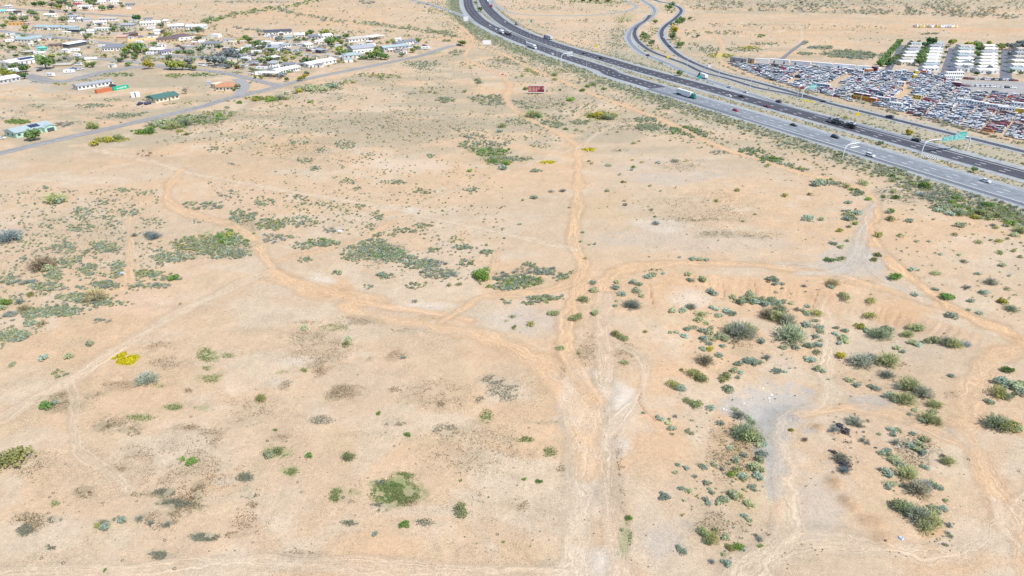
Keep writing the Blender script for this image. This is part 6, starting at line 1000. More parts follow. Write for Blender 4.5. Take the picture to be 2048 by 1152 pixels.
def hw(px, py, kind, c, side, label): L, s = {'S': (SB, 1), 'N': (NB, -1), 'E': (EX, -1), 'M': (RM, 1), 'F': (RB, -1), 'B': (RB, -1), 'L': (LR, 1)}[side]; return full_car(px, py + 1, kind, c, hdir(px, py, L, s), label)
hw(979.5, 51, 'sedan', 'white', 'S', 'white car far up the near carriageway, second ahead of the box truck'); hw(991.5, 58, 'sedan', 'white', 'S', 'white car just behind the other white car on the upper curve'); hw(1053, 85, 'suv', 'white', 'S', 'white van-like car directly behind the silver semi truck'); hw(1104, 108, 'sedan', 'white', 'S', 'white car in front of the silver semi truck')
hw(1471, 221, 'sedan', 'red', 'S', 'bright red car on the near carriageway'); hw(1587, 251, 'sedan', 'black', 'S', 'black car in the middle lane of the near carriageway'); hw(1670, 275, 'suv', 'black', 'S', 'black sport utility car about to pass under the cantilever sign'); hw(1740, 312, 'suv', 'white', 'S', 'white sport utility car in the lane beside the solid line'); hw(1970, 363, 'sedan', 'white', 'S', 'white sedan nearest the right edge on the near carriageway')
hw(1010, 43.5, 'sedan', 'white', 'N', 'white car on the far carriageway inside the curve'); hw(1058, 66, 'suv', 'white', 'N', 'white car on the far carriageway ahead of the maroon semi'); hw(1168, 107, 'sedan', 'black', 'N', 'black car on the far carriageway below the yellow diamond sign'); hw(1202, 116, 'suv', 'black', 'N', 'second black car on the far carriageway before the median bushes'); hw(1457, 192, 'sedan', 'white', 'N', 'white car in the far carriageway beside the black one'); hw(1483, 193.5, 'suv', 'black', 'N', 'black sport utility car in the outer lane beside a white car')
hw(1533, 213.5, 'sedan', 'maroon', 'N', 'dark red car in the far carriageway'); hw(1557, 204, 'suv', 'dark blue', 'E', 'dark blue sport utility car leaving on the exit lane'); hw(1831.5, 281.5, 'suv', 'black', 'N', 'black sport utility car in the outer lane left of the green sign gantry'); hw(1779, 234.5, 'suv', 'dark blue', 'F', 'dark blue car on the frontage road next to the salvage yard')
hw(1295.5, 111, 'suv', 'black', 'E', 'black car on the left ramp below the yellow diamond sign'); hw(1270, 57, 'sedan', 'black', 'M', 'black car at the bend of the middle ramp'); hw(1327, 75, 'suv', 'white', 'B', 'white car at the bend of the right ramp'); hw(1339, 92, 'sedan', 'black', 'B', 'black car climbing the right ramp'); hw(1298, 14, 'sedan', 'white', 'E', 'white car high on the left ramp'); hw(1459, 175, 'sedan', 'pale blue', 'E', 'pale blue car at the ramp merge'); hw(1491, 184.5, 'sedan', 'white', 'E', 'white car on the ramp edge behind the pale blue one')
full_car(899, 24, 'van', 'white', hdir(899, 24, LR, 1), 'white van on the ramp joining from the left'); full_car(855, 10, 'sedan', 'black', hdir(855, 10, LR, 1), 'black car far up the ramp joining from the left'); full_car(917.5, 91, 'suv', 'dark blue', .5, 'dark blue car parked where the straight street ends', group='parked vehicles'); full_car(1373, 61, 'van', 'white', 1.3, 'white van parked on dirt right of the green ramp trees', group='parked vehicles')
semi(1372, 193, 'teal', 'white', hdir(1377, 193, SB, 1), 'semi truck with teal cab and silver trailer on the near carriageway'); semi(1064, 96, 'white', 'silver', hdir(1067, 97, SB, 1), 'semi truck with white cab and silver trailer between white cars'); semi(1016, 69, 'black', 'grey', hdir(1019, 70, SB, 1), 'semi truck with black cab and grey trailer near the top curve'); semi(1003, 66.5, 'white', 'white', hdir(1003, 66, SB, 1), 'small white box truck tailing the grey trailer', box=True)
semi(1096, 78, 'maroon', 'silver', hdir(1096, 78, NB, -1), 'semi truck with maroon cab and silver trailer on the far carriageway'); semi(1034, 50, 'black', 'grey', hdir(1034, 50, NB, -1), 'dark box truck on the far carriageway beyond the maroon semi', box=True); semi(983, 14, 'maroon', 'red', hdir(983, 14, NB, -1), 'red box truck high on the far carriageway', box=True); semi(975.5, 4, 'white', 'white', hdir(975, 4, NB, -1), 'white box truck above the red one', box=True)
semi(1682, 251, 'grey', 'grey', hdir(1680, 250, NB, -1), 'car transporter carrying two decks of dark cars', flat='cars'); semi(1406, 156, 'black', 'white', hdir(1404, 155, EX, -1), 'white box truck with dark cab beside the small teal sign', box=True)
for px, py, k, c, h_, l in [(280.5, 209.5, 'pickup', 'dark blue', 1.5, 'dark pickup parked left of the green roofed house'), (296, 209, 'suv', 'dark blue', 1.1, 'dark car parked closer to the green roofed house'), (475, 137, 'sedan', 'red', .3, 'red car parked in the junk yard'), (489, 134, 'van', 'white', .3, 'white van beside the red car'), (3, 278, 'sedan', 'white', 0, 'white car cut by the left edge next to the mint green house'), (226, 173, 'suv', 'black', .2, 'dark covered car behind the green container'), (508, 131, 'pickup', 'maroon', 0, 'maroon pickup in the junk yard'), (52, 50.5, 'suv', 'grey', .2, 'grey truck at the end of the orange building'), (158, 131, 'pickup', 'white', .1, 'white pickup in the gravel yard'), (132, 119, 'suv', 'black', .1, 'black car in the gravel yard'), (140, 119, 'suv', 'grey', .1, 'grey car beside the black one in the gravel yard'),
    (88, 81, 'sedan', 'maroon', 0, 'maroon car beside the right teal roofed house'), (849, 92.5, 'suv', 'dark blue', 0, 'dark blue car parked right of the trailer home'), (837, 99, 'sedan', 'grey', 0, 'grey car parked near the street end'), (849, 98, 'sedan', 'black', 0, 'black car parked nearest the street end'), (834, 88, 'van', 'pale blue', .3, 'pale blue van beside the trailer home'), (1778, 117, 'sedan', 'white', 1.2, 'white car parked at the foot of the hedge row')]:
    full_car(px, py, k, c, h_, l, group='parked vehicles')
jr = random.Random(5)
for i, (px, py) in enumerate([(x, y) for x, y in [(486, 121), (492, 120), (498, 122), (504, 121), (510, 123), (480, 124), (500, 126), (512, 127), (518, 125), (524, 121), (496, 98), (502, 97), (508, 99), (514, 98), (522, 97), (500, 110), (508, 112), (470, 129), (458, 133), (445, 134), (430, 135), (412, 132), (404, 131), (780, 102), (788, 104), (796, 102), (806, 101), (812, 98), (820, 96), (826, 93), (776, 98), (800, 84), (808, 83), (816, 85), (824, 84), (798, 105), (575, 88), (590, 91), (600, 92), (606, 97), (570, 100), (580, 104), (592, 103), (604, 101), (618, 103), (626, 101), (634, 99), (640, 97), (548, 127), (540, 127), (532, 128), (528, 132)]]):
    c = jr.choice(['white', 'silver', 'grey', 'tan', 'black', 'maroon', 'pale blue', 'white']); k = jr.choice(['sedan', 'suv', 'pickup', 'van']); x_, y_, _ = gxy(px, py); m_ = car_parts(k, c, False).obj('derelict_' + ('car' if k in ('sedan', 'suv') else k), None, (x_, y_, 0), jr.uniform(-.4, .6)); tag(m_, f'{c} derelict {k} {where(px, py)}', 'car' if k != 'van' else 'van', f'{c} derelict {k}s {where(px, py)}')
# ---------------------------------------------------------------- clutter of the yards: sheds, trailers, trees and cars between the houses
hx = [(l[0], l[1], l[3]) for l in LAND]
def free(px, py, m=3):
    for a, b, c in hx:
        if abs(px - a) < c + m and -9 < py - b < 4: return False
    x_, y_ = G0(px, py); return not bool(blocked(np.array([float(x_)]), np.array([float(y_)]), False)[0])
SETP = [([(0, 22), (260, 40), (420, 60), (420, 100), (330, 125), (160, 148), (0, 160)], 62), ([(430, 88), (520, 70), (700, 72), (850, 84), (850, 104), (640, 132), (560, 160), (480, 148), (430, 128)], 58), ([(120, 5), (270, 8), (260, 24), (120, 20)], 8)]
for P_, n_ in SETP:
    P_ = np.array(P_, float); c_ = 0; t_ = 0
    while c_ < n_ * 2 and t_ < 4000:
        t_ += 1; px = jr.uniform(P_[:, 0].min(), P_[:, 0].max()); py = jr.uniform(P_[:, 1].min(), P_[:, 1].max())
        if not bool(poly_in(np.array([px]), np.array([py]), P_)[0]) or not free(px, py): continue
        c_ += 1; x_, y_, _ = gxy(px, py); k = (0, 1, 2, 4, 5, 1, 3, 4)[c_ % 8]; hx.append((px, py, 3))
        if k in (0, 3):
            L_ = jr.uniform(4, 10); D_ = jr.uniform(3, 5); H_ = jr.uniform(2.2, 3); kk_, wc = jr.choice([('white', WHT), ('grey', GRYW), ('tan', TANW), ('cream', CRM), ('brown', WOOD), ('white', WHT), ('pink', PNK)]); rc = jr.choice([RWH, RWH, RGR, RTN, RSL, RTL]); e = empty('shed', (x_, y_, 0), jr.uniform(-.1, .45)); l_ = f'small {kk_} shed {where(px, py)}'; tag(e, l_, 'shed', l_)
            MB().box(0, L_, 0, D_, 0, H_, wc).obj('wall', e); q = MB(); q.add([(-.2, -.3, H_ + .02), (L_ + .2, -.3, H_ + .02), (L_ + .2, D_ + .3, H_ + .5), (-.2, D_ + .3, H_ + .5), (-.2, -.3, H_ + .14), (L_ + .2, -.3, H_ + .14), (L_ + .2, D_ + .3, H_ + .62), (-.2, D_ + .3, H_ + .62)], [(3, 2, 1, 0), (4, 5, 6, 7), (0, 1, 5, 4), (1, 2, 6, 5), (2, 3, 7, 6), (3, 0, 4, 7)], rc); q.obj('roof', e); MB().box(L_ * .4, L_ * .4 + 1.2, -.05, .02, .05, 2.0, WOOD if wc != WOOD else GLS).obj('door', e)
        elif k in (1, 4): tree(px, py, jr.uniform(7, 16), jr.choice('gmgwyygm'), jr.uniform(.7, 1))
        elif k == 2: c = jr.choice(['white', 'silver', 'grey', 'black', 'maroon', 'tan', 'blue']); q = jr.choice(['sedan', 'suv', 'pickup']); m_ = car_parts(q, c, False).obj('parked_' + ('car' if q != 'pickup' else 'pickup'), None, (x_, y_, 0), jr.uniform(-.5, 1.8)); l_ = f'{c} {q} parked {where(px, py)}'.replace('suv', 'sport utility car'); tag(m_, l_, 'car' if q != 'pickup' else 'pickup truck', l_)
        else:
            L_ = jr.uniform(6, 10); e = empty('travel_trailer', (x_, y_, 0), jr.uniform(-.3, 1)); l_ = f'white travel trailer {where(px, py)}'; tag(e, l_, 'trailer', l_); MB().box(0, L_, 0, 2.5, .5, 2.9, paint('white'), tx=.15, ty=.05).obj('body', e); q = MB().box(-.5, .5, -.04, .02, 1.4, 2.1, GLS).mesh('window'); link('window', q, e, (L_ * .3, 0, 0)); link('window', q, e, (L_ * .65, 0, 0))
# ---------------------------------------------------------------- salvage yard
YARD = np.array([(1459, 128), (1520, 131), (1600, 134), (1680, 137), (1752, 143), (1800, 146), (1860, 148), (1910, 158), (1912, 176), (1950, 184), (2010, 190), (2110, 196), (2110, 296), (2048, 281), (1940, 257), (1840, 234), (1760, 214), (1700, 203), (1655, 190), (1600, 178), (1540, 160), (1490, 142)], float)
GAPS = [np.array(q, float) for q in ([(1570, 166), (1578, 160), (1602, 140), (1608, 142), (1596, 154), (1588, 167)], [(1648, 178), (1672, 158), (1698, 149), (1710, 151), (1690, 163), (1664, 179)], [(1783, 208), (1794, 190), (1801, 178), (1803, 162), (1818, 162), (1818, 180), (1808, 195), (1796, 208)], [(1702, 186), (1752, 196), (1752, 212), (1700, 204)], [(1816, 190), (1852, 196), (1850, 206), (1820, 204)])]
d1 = np.array(gxy(1705, 150)[:2]) - np.array(gxy(1655, 175)[:2]); d1 /= np.hypot(*d1); d2 = np.array([d1[1], -d1[0]])
W0 = wpts([tuple(q) for q in YARD]); o0 = W0.mean(0); cars = []
for i in range(-60, 61):
    u = i * 5.0 + (i // 2) * 1.6
    for j in range(-110, 111):
        v = j * 2.28; p = o0 + d2 * u + d1 * v + rng.normal(size=2) * (.3, .22); cars.append((p[0], p[1]))
cars = np.array(cars); cpx, cpy = P0(cars[:, 0], np.maximum(cars[:, 1], 50)); m = poly_in(cpx, cpy, YARD) & (cpx < 2075) & (cpx > 1450)
for g in GAPS: m &= ~poly_in(cpx, cpy, g)
m &= rng.random(len(m)) > .05; cars = cars[m]; cpy = cpy[m]; cpx = cpx[m]; order = np.argsort(-cpy); cars = cars[order]; cpx = cpx[order]; cpy = cpy[order]
cols = ['white'] * 12 + ['silver'] * 8 + ['grey'] * 3 + ['black'] * 2 + ['dark blue'] + ['blue', 'pale blue', 'pale blue', 'maroon', 'red', 'tan', 'tan', 'tan']; JM = {}; yaw = math.atan2(d2[1], d2[0]); rest = {}
KW = {'sedan': 'sedan', 'suv': 'sport utility car', 'pickup': 'pickup', 'van': 'van'}
for i, (x_, y_) in enumerate(cars):
    c = jr.choice(cols); k = jr.choice(['sedan', 'sedan', 'suv', 'suv', 'pickup', 'van']); a = yaw + jr.choice([0, math.pi]) + jr.gauss(0, .07)
    if cpx[i] > 1960 and jr.random() < .3: c = jr.choice(['red', 'maroon', 'tan', 'orange'])
    if i < 300:
        if (k, c) not in JM: JM[(k, c)] = car_parts(k, c, False).mesh('salvage_' + ('car' if k in ('sedan', 'suv') else k))
        o = link(JM[(k, c)].name.split('.')[0], JM[(k, c)], None, (x_, y_, jr.uniform(-.12, .05)), a); prt = 'at the right' if cpx[i] > 1960 else 'right of the aisle' if cpx[i] > 1815 else 'behind the roadside fence'; tag(o, f'{c} {KW[k]} packed among wrecks {prt} of the salvage yard', 'van' if k == 'van' else 'pickup truck' if k == 'pickup' else 'car', f'{c} {KW[k]}s {prt} of the salvage yard')
    else: rest.setdefault((k, c), []).append((x_, y_, a))
V, F, MI, mats_ = [], [], [], []
for (k, c), ps in rest.items():
    b = car_parts(k, c, False); v0 = np.array(b.v)
    for x_, y_, a in ps:
        n0 = len(V); ca, sa = math.cos(a), math.sin(a); V += [(x_ + p[0] * ca - p[1] * sa, y_ + p[0] * sa + p[1] * ca, p[2]) for p in b.v]; F += [tuple(q + n0 for q in f_) for f_ in b.f]
        for q in b.m:
            mm = b.mats[q]
            if mm not in mats_: mats_.append(mm)
            MI.append(mats_.index(mm))
me = bpy.data.meshes.new('salvage_cars'); me.from_pydata(V, [], F); [me.materials.append(q) for q in mats_]; me.polygons.foreach_set('material_index', MI); me.update()
tag(link('salvage_cars', me), 'hundreds of farther wrecked cars packed in rows in the salvage yard', 'cars', kind='stuff'); print('yard cars', len(cars))
for i in range(26):                                         # cars on the open lot
    px, py = [(1932 + 7 * i, 158.5 + .25 * i) if i < 15 else (1925 + 10 * (i - 15), 172.5 + .4 * (i - 15))][0]; c = jr.choice(['white', 'silver', 'black', 'grey', 'dark blue', 'white', 'maroon']); k = jr.choice(['sedan', 'suv', 'pickup']); x_, y_, _ = gxy(px, py)
    rw = 'back row' if i < 15 else 'front row'; m_ = car_parts(k, c, False).obj('parked_car' if k != 'pickup' else 'parked_pickup', None, (x_, y_, 0), jr.uniform(-.3, .3)); tag(m_, f'{c} {KW[k]} in the {rw} of the open lot', 'car' if k != 'pickup' else 'pickup truck', f'{c} {KW[k]}s in the {rw} of the open lot')
# storage trailers along the far side of the yard
tp = [(1459, 123.5, 1492, 128, 'grey'), (1494, 126, 1508, 128, 'tan'), (1510, 127, 1537, 129, 'white'), (1538, 127.5, 1577, 131, 'white'), (1580, 131, 1619, 134.5, 'white'), (1622, 134.5, 1663, 138, 'white'), (1665, 138, 1709, 141.5, 'white'), (1712, 142, 1740, 144, 'white'), (1741, 143.5, 1753, 145, 'maroon')]
for i, (x0, y0, x1, y1, c) in enumerate(tp):
    a = np.array(gxy(x0, y0)[:2]); b = np.array(gxy(x1, y1)[:2]); L = float(np.hypot(*(b - a))); e = empty('storage_trailer', (a[0], a[1], 0), math.atan2(b[1] - a[1], b[0] - a[0])); nth = ['first', 'second', 'third', 'fourth', 'fifth', 'sixth', 'seventh', 'eighth', 'last'][i]
    tag(e, f'{c} storage trailer, {nth} from the left along the far side of the salvage yard', 'storage trailer', 'storage trailers along the far side of the salvage yard'); MB().box(.15, L - .15, 0, 2.8, .35, 4.3, paint(c) if c != 'tan' else TANW).obj('body', e); MB().box(.3, L - .3, .3, 2.5, 0, .348, CH).obj('underframe', e); MB().box(.1, L - .1, -.06, 2.86, 4.3, 4.42, RWH if c == 'white' else RGR).obj('roof', e)
    nn = max(1, int(L / 6)); pm = MB().box(-.6, .6, -.05, .0, .8, 2.9, GLS).mesh('opening')
    for q in range(nn):
        if jr.random() < .6: link('opening', pm, e, (L * (q + .5) / nn, 0, 0))
# trailers, buses and trucks standing in the yard
def yard_box(px, py, L, w_, h, c, label, head=None, stripes=None, cat='trailer', name='parked_trailer'):
    x_, y_, _ = gxy(px, py); e = empty(name, (x_, y_, 0), yaw if head is None else head); tag(e, label, cat); P = paint(c); MB().box(-L / 2, L / 2, -w_ / 2, w_ / 2, .5, h, P, tx=.08, ty=.04).obj('body', e); MB().box(-L / 2 + .1, L / 2 - .1, -w_ / 2 + .1, w_ / 2 - .1, h, h + .12, RWH).obj('roof', e)
    wn = MB().box(-.45, .45, -w_ / 2 - .04, -w_ / 2 + .02, h * .55, h * .82, GLS).mesh('window'); n = max(2, int(L / 1.6))
    for i in range(n): link('window', wn, e, (-L / 2 + L * (i + .5) / n, 0, 0))
    if stripes:
        for (z0, z1, m_) in stripes: MB().box(-L / 2 + .05, L / 2 - .05, -w_ / 2 - .06, -w_ / 2 - .041, z0, z1, m_).obj('painted_band', e)
    wm = MB().wheel(0, 0, 0, .48, .3, TY, 10).mesh('wheel')
    for sx_ in (-L * .32, L * .32):
        for sy_ in (-w_ / 2 + .15, w_ / 2 - .15): link('wheel', wm, e, (sx_, sy_, .48))
    return e
hd = math.atan2(HD[1], HD[0]) + .22
yard_box(1722.5, 199, 11.6, 2.6, 4.2, 'maroon', 'old bus painted with orange, red and yellow bands at the yard fence', hd, [(2.0, 2.9, W('band_yellow', (.66, .52, .12), var=.25, scale=.8)), (.55, 1.95, W('band_orange', (.66, .22, .03), var=.3, scale=.8))], 'bus', 'painted_bus')
yard_box(1745, 205, 5.0, 2.5, 3.2, 'orange', 'short orange front truck hitched to the painted bus', hd, None, 'truck', 'painted_truck')
yard_box(1702, 195.5, 4.5, 2.2, 2.4, 'maroon', 'dark maroon van behind the painted bus', hd, None, 'van', 'parked_van')
yard_box(1748, 184.5, 6.0, 2.3, 2.1, 'red', 'crimson van standing out among the wrecks', None, None, 'van', 'parked_van')
yard_box(1834, 197, 5, 2.4, 2.6, 'yellow', 'yellow truck near the bottom of the sandy aisle', None, None, 'truck', 'parked_truck')
yard_box(1831, 149.5, 6, 2.6, 3.6, 'yellow', 'yellow school bus front standing beside the home park', 1.3, None, 'bus', 'school_bus'); yard_box(1828, 157, 6, 2.6, 3.2, 'yellow', 'second yellow truck below the yellow school bus', 1.3, None, 'truck', 'parked_truck'); yard_box(1846, 148, 5, 2.4, 3.2, 'red', 'bright red truck beside the yellow school bus', 1.3, None, 'truck', 'parked_truck')
yard_box(1857, 150, 5, 2.4, 3.4, 'white', 'white box truck right of the red truck', 1.3, None, 'truck', 'parked_truck'); yard_box(1907, 153, 15, 3.2, 3.8, 'white', 'long white trailer at the edge of the home park', 0, None); yard_box(1903, 159.5, 14, 3.2, 3.6, 'white', 'second long white trailer below the first', 0, None)
yard_box(1912, 174, 6, 3, 3.6, 'maroon', 'maroon rounded truck at the corner of the open lot', -.8, None, 'truck', 'parked_truck'); yard_box(1737, 145.5, 6, 2.6, 3.2, 'orange', 'orange round-nosed truck at the end of the storage trailers', 0, None, 'truck', 'parked_truck'); yard_box(1756, 143, 5, 2.5, 3.4, 'white', 'white truck cab at the foot of the hedge', 1.5, None, 'truck', 'parked_truck')
for px, py, c, L_, l in [(1927, 208, 'white', 9, 'white trailer farthest left in the line of trailers at the right of the yard'), (1958, 213, 'white', 10, 'white trailer second in the line at the right of the yard'), (1990, 219, 'white', 14, 'longest white trailer in the line at the right of the yard'), (2010, 224, 'white', 10, 'white trailer just below the longest one at the right of the yard'), (2036, 215, 'white', 9, 'white trailer above the gold striped one near the right edge'), (2030, 226, 'yellow', 9, 'gold striped trailer near the right edge of the yard'), (1643, 176, 'pale blue', 12, 'pale blue trailer standing behind the teal road sign'),
    (1800, 172, 'white', 6, 'white trailer beside the top of the sandy aisle'), (1806, 148, 'pale blue', 5, 'pale blue trailer at the foot of the home park'), (1796, 149, 'white', 5, 'white trailer left of the pale blue one at the home park'), (1780, 150, 'silver', 5, 'silver trailer below the hedge row'), (1765, 204, 'silver', 9, 'silver trailer right of the painted bus'), (1790, 215, 'white', 8, 'white trailer at the bottom of the sandy aisle'), (1700, 146, 'grey', 6, 'grey trailer at the top end of the narrow sandy aisle'), (1720, 149, 'silver', 5, 'silver trailer right of the narrow sandy aisle'), (1630, 138, 'tan', 6, 'tan trailer below the white storage trailers')]: yard_box(px, py, L_, 2.6, 3.3, c, l, None, [(2.2, 2.6, W('band_gold', (.7, .5, .06)))] if c == 'yellow' else None)
# chain-link fence at the yard edge
fl = straight(61.5, 120, 430, 60); fe = empty('chain_link_fence', (0, 0, 0)); tag(fe, 'grey chain-link fence between the frontage road strip and the salvage yard', 'fence'); pm = MB().tube([(0, 0, 0), (0, 0, 2.2)], .05, MET, 5).mesh('post')
for p in fl: link('post', pm, fe, (p[0], p[1], 0))
q = MB()
for zz in (.1, 1.1, 2.15): q.tube([(p[0], p[1], zz) for p in fl], .025, MET, 4)
q.obj('rail', fe)
# ---------------------------------------------------------------- signs, gantries and lamp posts
SG = W('sign_teal', (.03, .40, .34), var=.05); SW = W('sign_white', (.85, .85, .85), var=.03); SB_ = W('sign_back', (.55, .58, .60), rough=.5, metal=.2); YEL = W('sign_yellow', (.85, .62, .02), var=.04); PLE = W('pole_steel', (.66, .67, .68), rough=.5, var=.05)
hn = math.atan2(HN[1], HN[0])
def lettering(par, x0, x1, z0, z1, y, rows, m=SW, seed=0):
    rg = random.Random(seed); mb = MB(); hh = (z1 - z0) / rows
    for r in range(rows):
        x = x0 + rg.uniform(.1, .4); zb = z1 - (r + 1) * hh + hh * .28
        while x < x1 - .3:
            w_ = rg.choice([.22, .3, .3]); mb.box(x, x + .07, y - .02, y, zb, zb + hh * .5, m); mb.box(x + .07, x + w_, y - .02, y, zb + rg.choice([0, hh * .2, hh * .42]), zb + rg.choice([0, hh * .2, hh * .42]) + .08 + hh * .04, m); x += w_ + .09 + (.25 if rg.random() < .2 else 0)
    mb.obj('lettering', par)
def cantilever(px, py, span, h, label, back=True, panel=(4.2, 8.6), ph=3.0, col=None, rz=None):
    x_, y_, _ = gxy(px, py); e = empty('sign_cantilever', (x_, y_, 0), hn if rz is None else rz); tag(e, label, 'road sign'); k = MB(); pts = [(0, 0, 0), (.05, 0, h * .55), (.5, 0, h * .8), (1.6, 0, h * .95), (3.2, 0, h), (span, 0, h)]; k.tube(pts, .28, PLE, 8); k.obj('support', e)
    x0, x1 = panel; MB().box(x0, x1, -.22 if not back else .32, -.12 if not back else .42, h - ph / 2, h + ph / 2, SB_ if back else SG).obj('sign_panel', e)
    for i in range(5):
        xx = x0 + (x1 - x0) * (i + .5) / 5; MB().box(xx - .06, xx + .06, .2, .318, h - ph / 2 + .1, h + ph / 2 - .1, MET).obj('bracket', e) if back else None
    if back: MB().box(x0 - .1, x1 + .1, -1.2, .0, h - ph / 2 - .5, h - ph / 2 - .42, SW).obj('walkway', e)
    else: lettering(e, x0 + .2, x1 - .2, h - ph / 2 + .2, h + ph / 2 - .2, -.24, 3, seed=int(px))
    return e
cantilever(1684.6, 317, 10.2, 7.2, 'curved cantilever sign seen from behind over the near carriageway', True, (4.0, 9.8), 2.6); cantilever(1121.5, 127.5, 12, 8.4, 'farther curved cantilever sign seen from behind near the silver semi', True, (6, 12), 3.2)
# green gantry
a = np.array(gxy(1841.8, 310)[:2]); b = np.array(gxy(1934.9, 299)[:2]); L = float(np.hypot(*(b - a))); e = empty('sign_gantry', (a[0], a[1], 0), math.atan2(b[1] - a[1], b[0] - a[0])); tag(e, 'arched gantry carrying two teal green direction signs over the far carriageway', 'sign gantry')
for s, xx in ((1, 0), (-1, L)): MB().tube([(xx, 0, 0), (xx + s * .1, 0, 4.2), (xx + s * .7, 0, 6.3), (xx + s * 2.4, 0, 7.3), (xx + s * 4.6, 0, 7.6)], .3, PLE, 8).obj('post', e)
MB().tube([(4.55, 0, 7.6), (L - 4.55, 0, 7.6)], .28, PLE, 8).obj('beam', e); c0 = L * .36; c1 = L * .60; c2 = L * .86
for x0, x1, z0, z1, sd_ in ((c0, c1 - .06, 6.3, 8.9, 3), (c1 + .06, c2, 6.2, 9.4, 4)):
    MB().box(x0, x1, -.45, -.36, z0, z1, SG).obj('sign_panel', e); lettering(e, x0 + .3, x1 - .3, z0 + .3, z1 - .3, -.46, 3, seed=sd_)
    q = MB(); [q.box(x0 + .06, x1 - .06, -.472, -.452, zz, zz + .08, SW) for zz in (z0 + .08, z1 - .16)]; q.obj('border', e)
MB().box(c1 + 3.0, c2 - .2, -.45, -.36, 9.42, 10.4, SG).obj('exit_plaque', e); MB().box(c1 + .5, c1 + 1.6, -.475, -.455, 8.1, 9.0, W('shield_blue', (.25, .33, .62))).obj('route_shield', e)
cantilever(1603.5, 196, 12, 7.2, 'teal green cantilever direction sign at the frontage road', False, (5.2, 12.5), 2.8)
def pole(px, py, h, arm, label, ang=hn):
    x_, y_, z_ = gxy(px, py); e = empty('lamp_post', (x_, y_, 0), ang); tag(e, label, 'lamp post', 'highway lamp posts'); MB().tube([(0, 0, 0), (0, 0, h)], .2, PLE, 6, .13).obj('pole', e); MB().tube([(0, 0, h - .4), (arm * .6, 0, h + .3), (arm, 0, h + .35)], .07, PLE, 5).obj('arm', e); MB().box(arm - .2, arm + .7, -.18, .18, h + .25, h + .42, MET).obj('lamp_head', e)
for px, py, l in [(1172.5, 147.5, 'lamp post at the near shoulder right of the first cantilever sign'), (1113.5, 126.5, 'lamp post just left of the first cantilever sign'), (1371.7, 151, 'lamp post above the ramp merge right of the round green tree'), (1410, 136, 'lamp post on the right ramp behind the white sign'), (1437, 156, 'lamp post between middle and right ramps'), (1499.3, 181.5, 'lamp post on the strip beside the exit lane'), (1592, 209, 'lamp post left of the yellow sand barrels'), (1715, 228, 'leaning lamp post beside the yellow square sign'), (1662.5, 203, 'lamp post at the frontage road above the yellow barrels'), (1608, 178, 'lamp post at the yard fence above the teal sign'), (1664, 188, 'lamp post by the fence right of the teal sign'), (1005.5, 20, 'lamp post in the far infield near the top curve')]: pole(px, py, 12.4, 2.6, l)
def diamond(px, py, s, h, label, m=YEL, sq=False):
    x_, y_, _ = gxy(px, py); e = empty('warning_sign', (x_, y_, 0), -.15); tag(e, label, 'road sign'); MB().tube([(0, 0, 0), (0, 0, h + s * .5)], .06, PLE, 5).obj('post', e); q = MB(); z = h + s * .7; d = s * .72 if not sq else s * .5
    v = [(0, -.1, z - d), (d, -.1, z), (0, -.1, z + d), (-d, -.1, z)] if not sq else [(-d, -.1, z - d), (d, -.1, z - d), (d, -.1, z + d), (-d, -.1, z + d)]; v += [(x, -.06, zz) for x, _, zz in v]; q.add(v, [(0, 1, 2, 3), (7, 6, 5, 4), (0, 4, 5, 1), (1, 5, 6, 2), (2, 6, 7, 3), (3, 7, 4, 0)], m); q.obj('sign_panel', e)
diamond(1192, 99.5, 2.2, 1.8, 'yellow diamond warning sign beside the far carriageway'); diamond(1269.5, 38, 2.0, 2.0, 'yellow diamond warning sign at the top of the middle ramp'); diamond(1306, 32.5, 1.8, 1.8, 'small yellow diamond sign right of the left ramp'); diamond(1345, 55, 1.8, 1.8, 'yellow diamond sign in front of the green ramp trees'); diamond(1335.6, 121.5, 2.2, 2.0, 'yellow diamond warning sign between the left and middle ramps'); diamond(1713, 241, 2.0, 2.6, 'yellow square exit sign below the leaning lamp post', YEL, True)
diamond(1062.5, 49, 2.6, 2.0, 'small teal guide sign in the far infield', SG, True); diamond(1399, 162, 2.6, 1.2, 'small teal guide sign in front of the white box truck', SG, True); diamond(1418, 139.5, 2.4, 1.6, 'small white sign between the ramps', SW, True); diamond(907, 4, 3.2, 1.4, 'pale teal sign at the top left of the highway', SG, True)
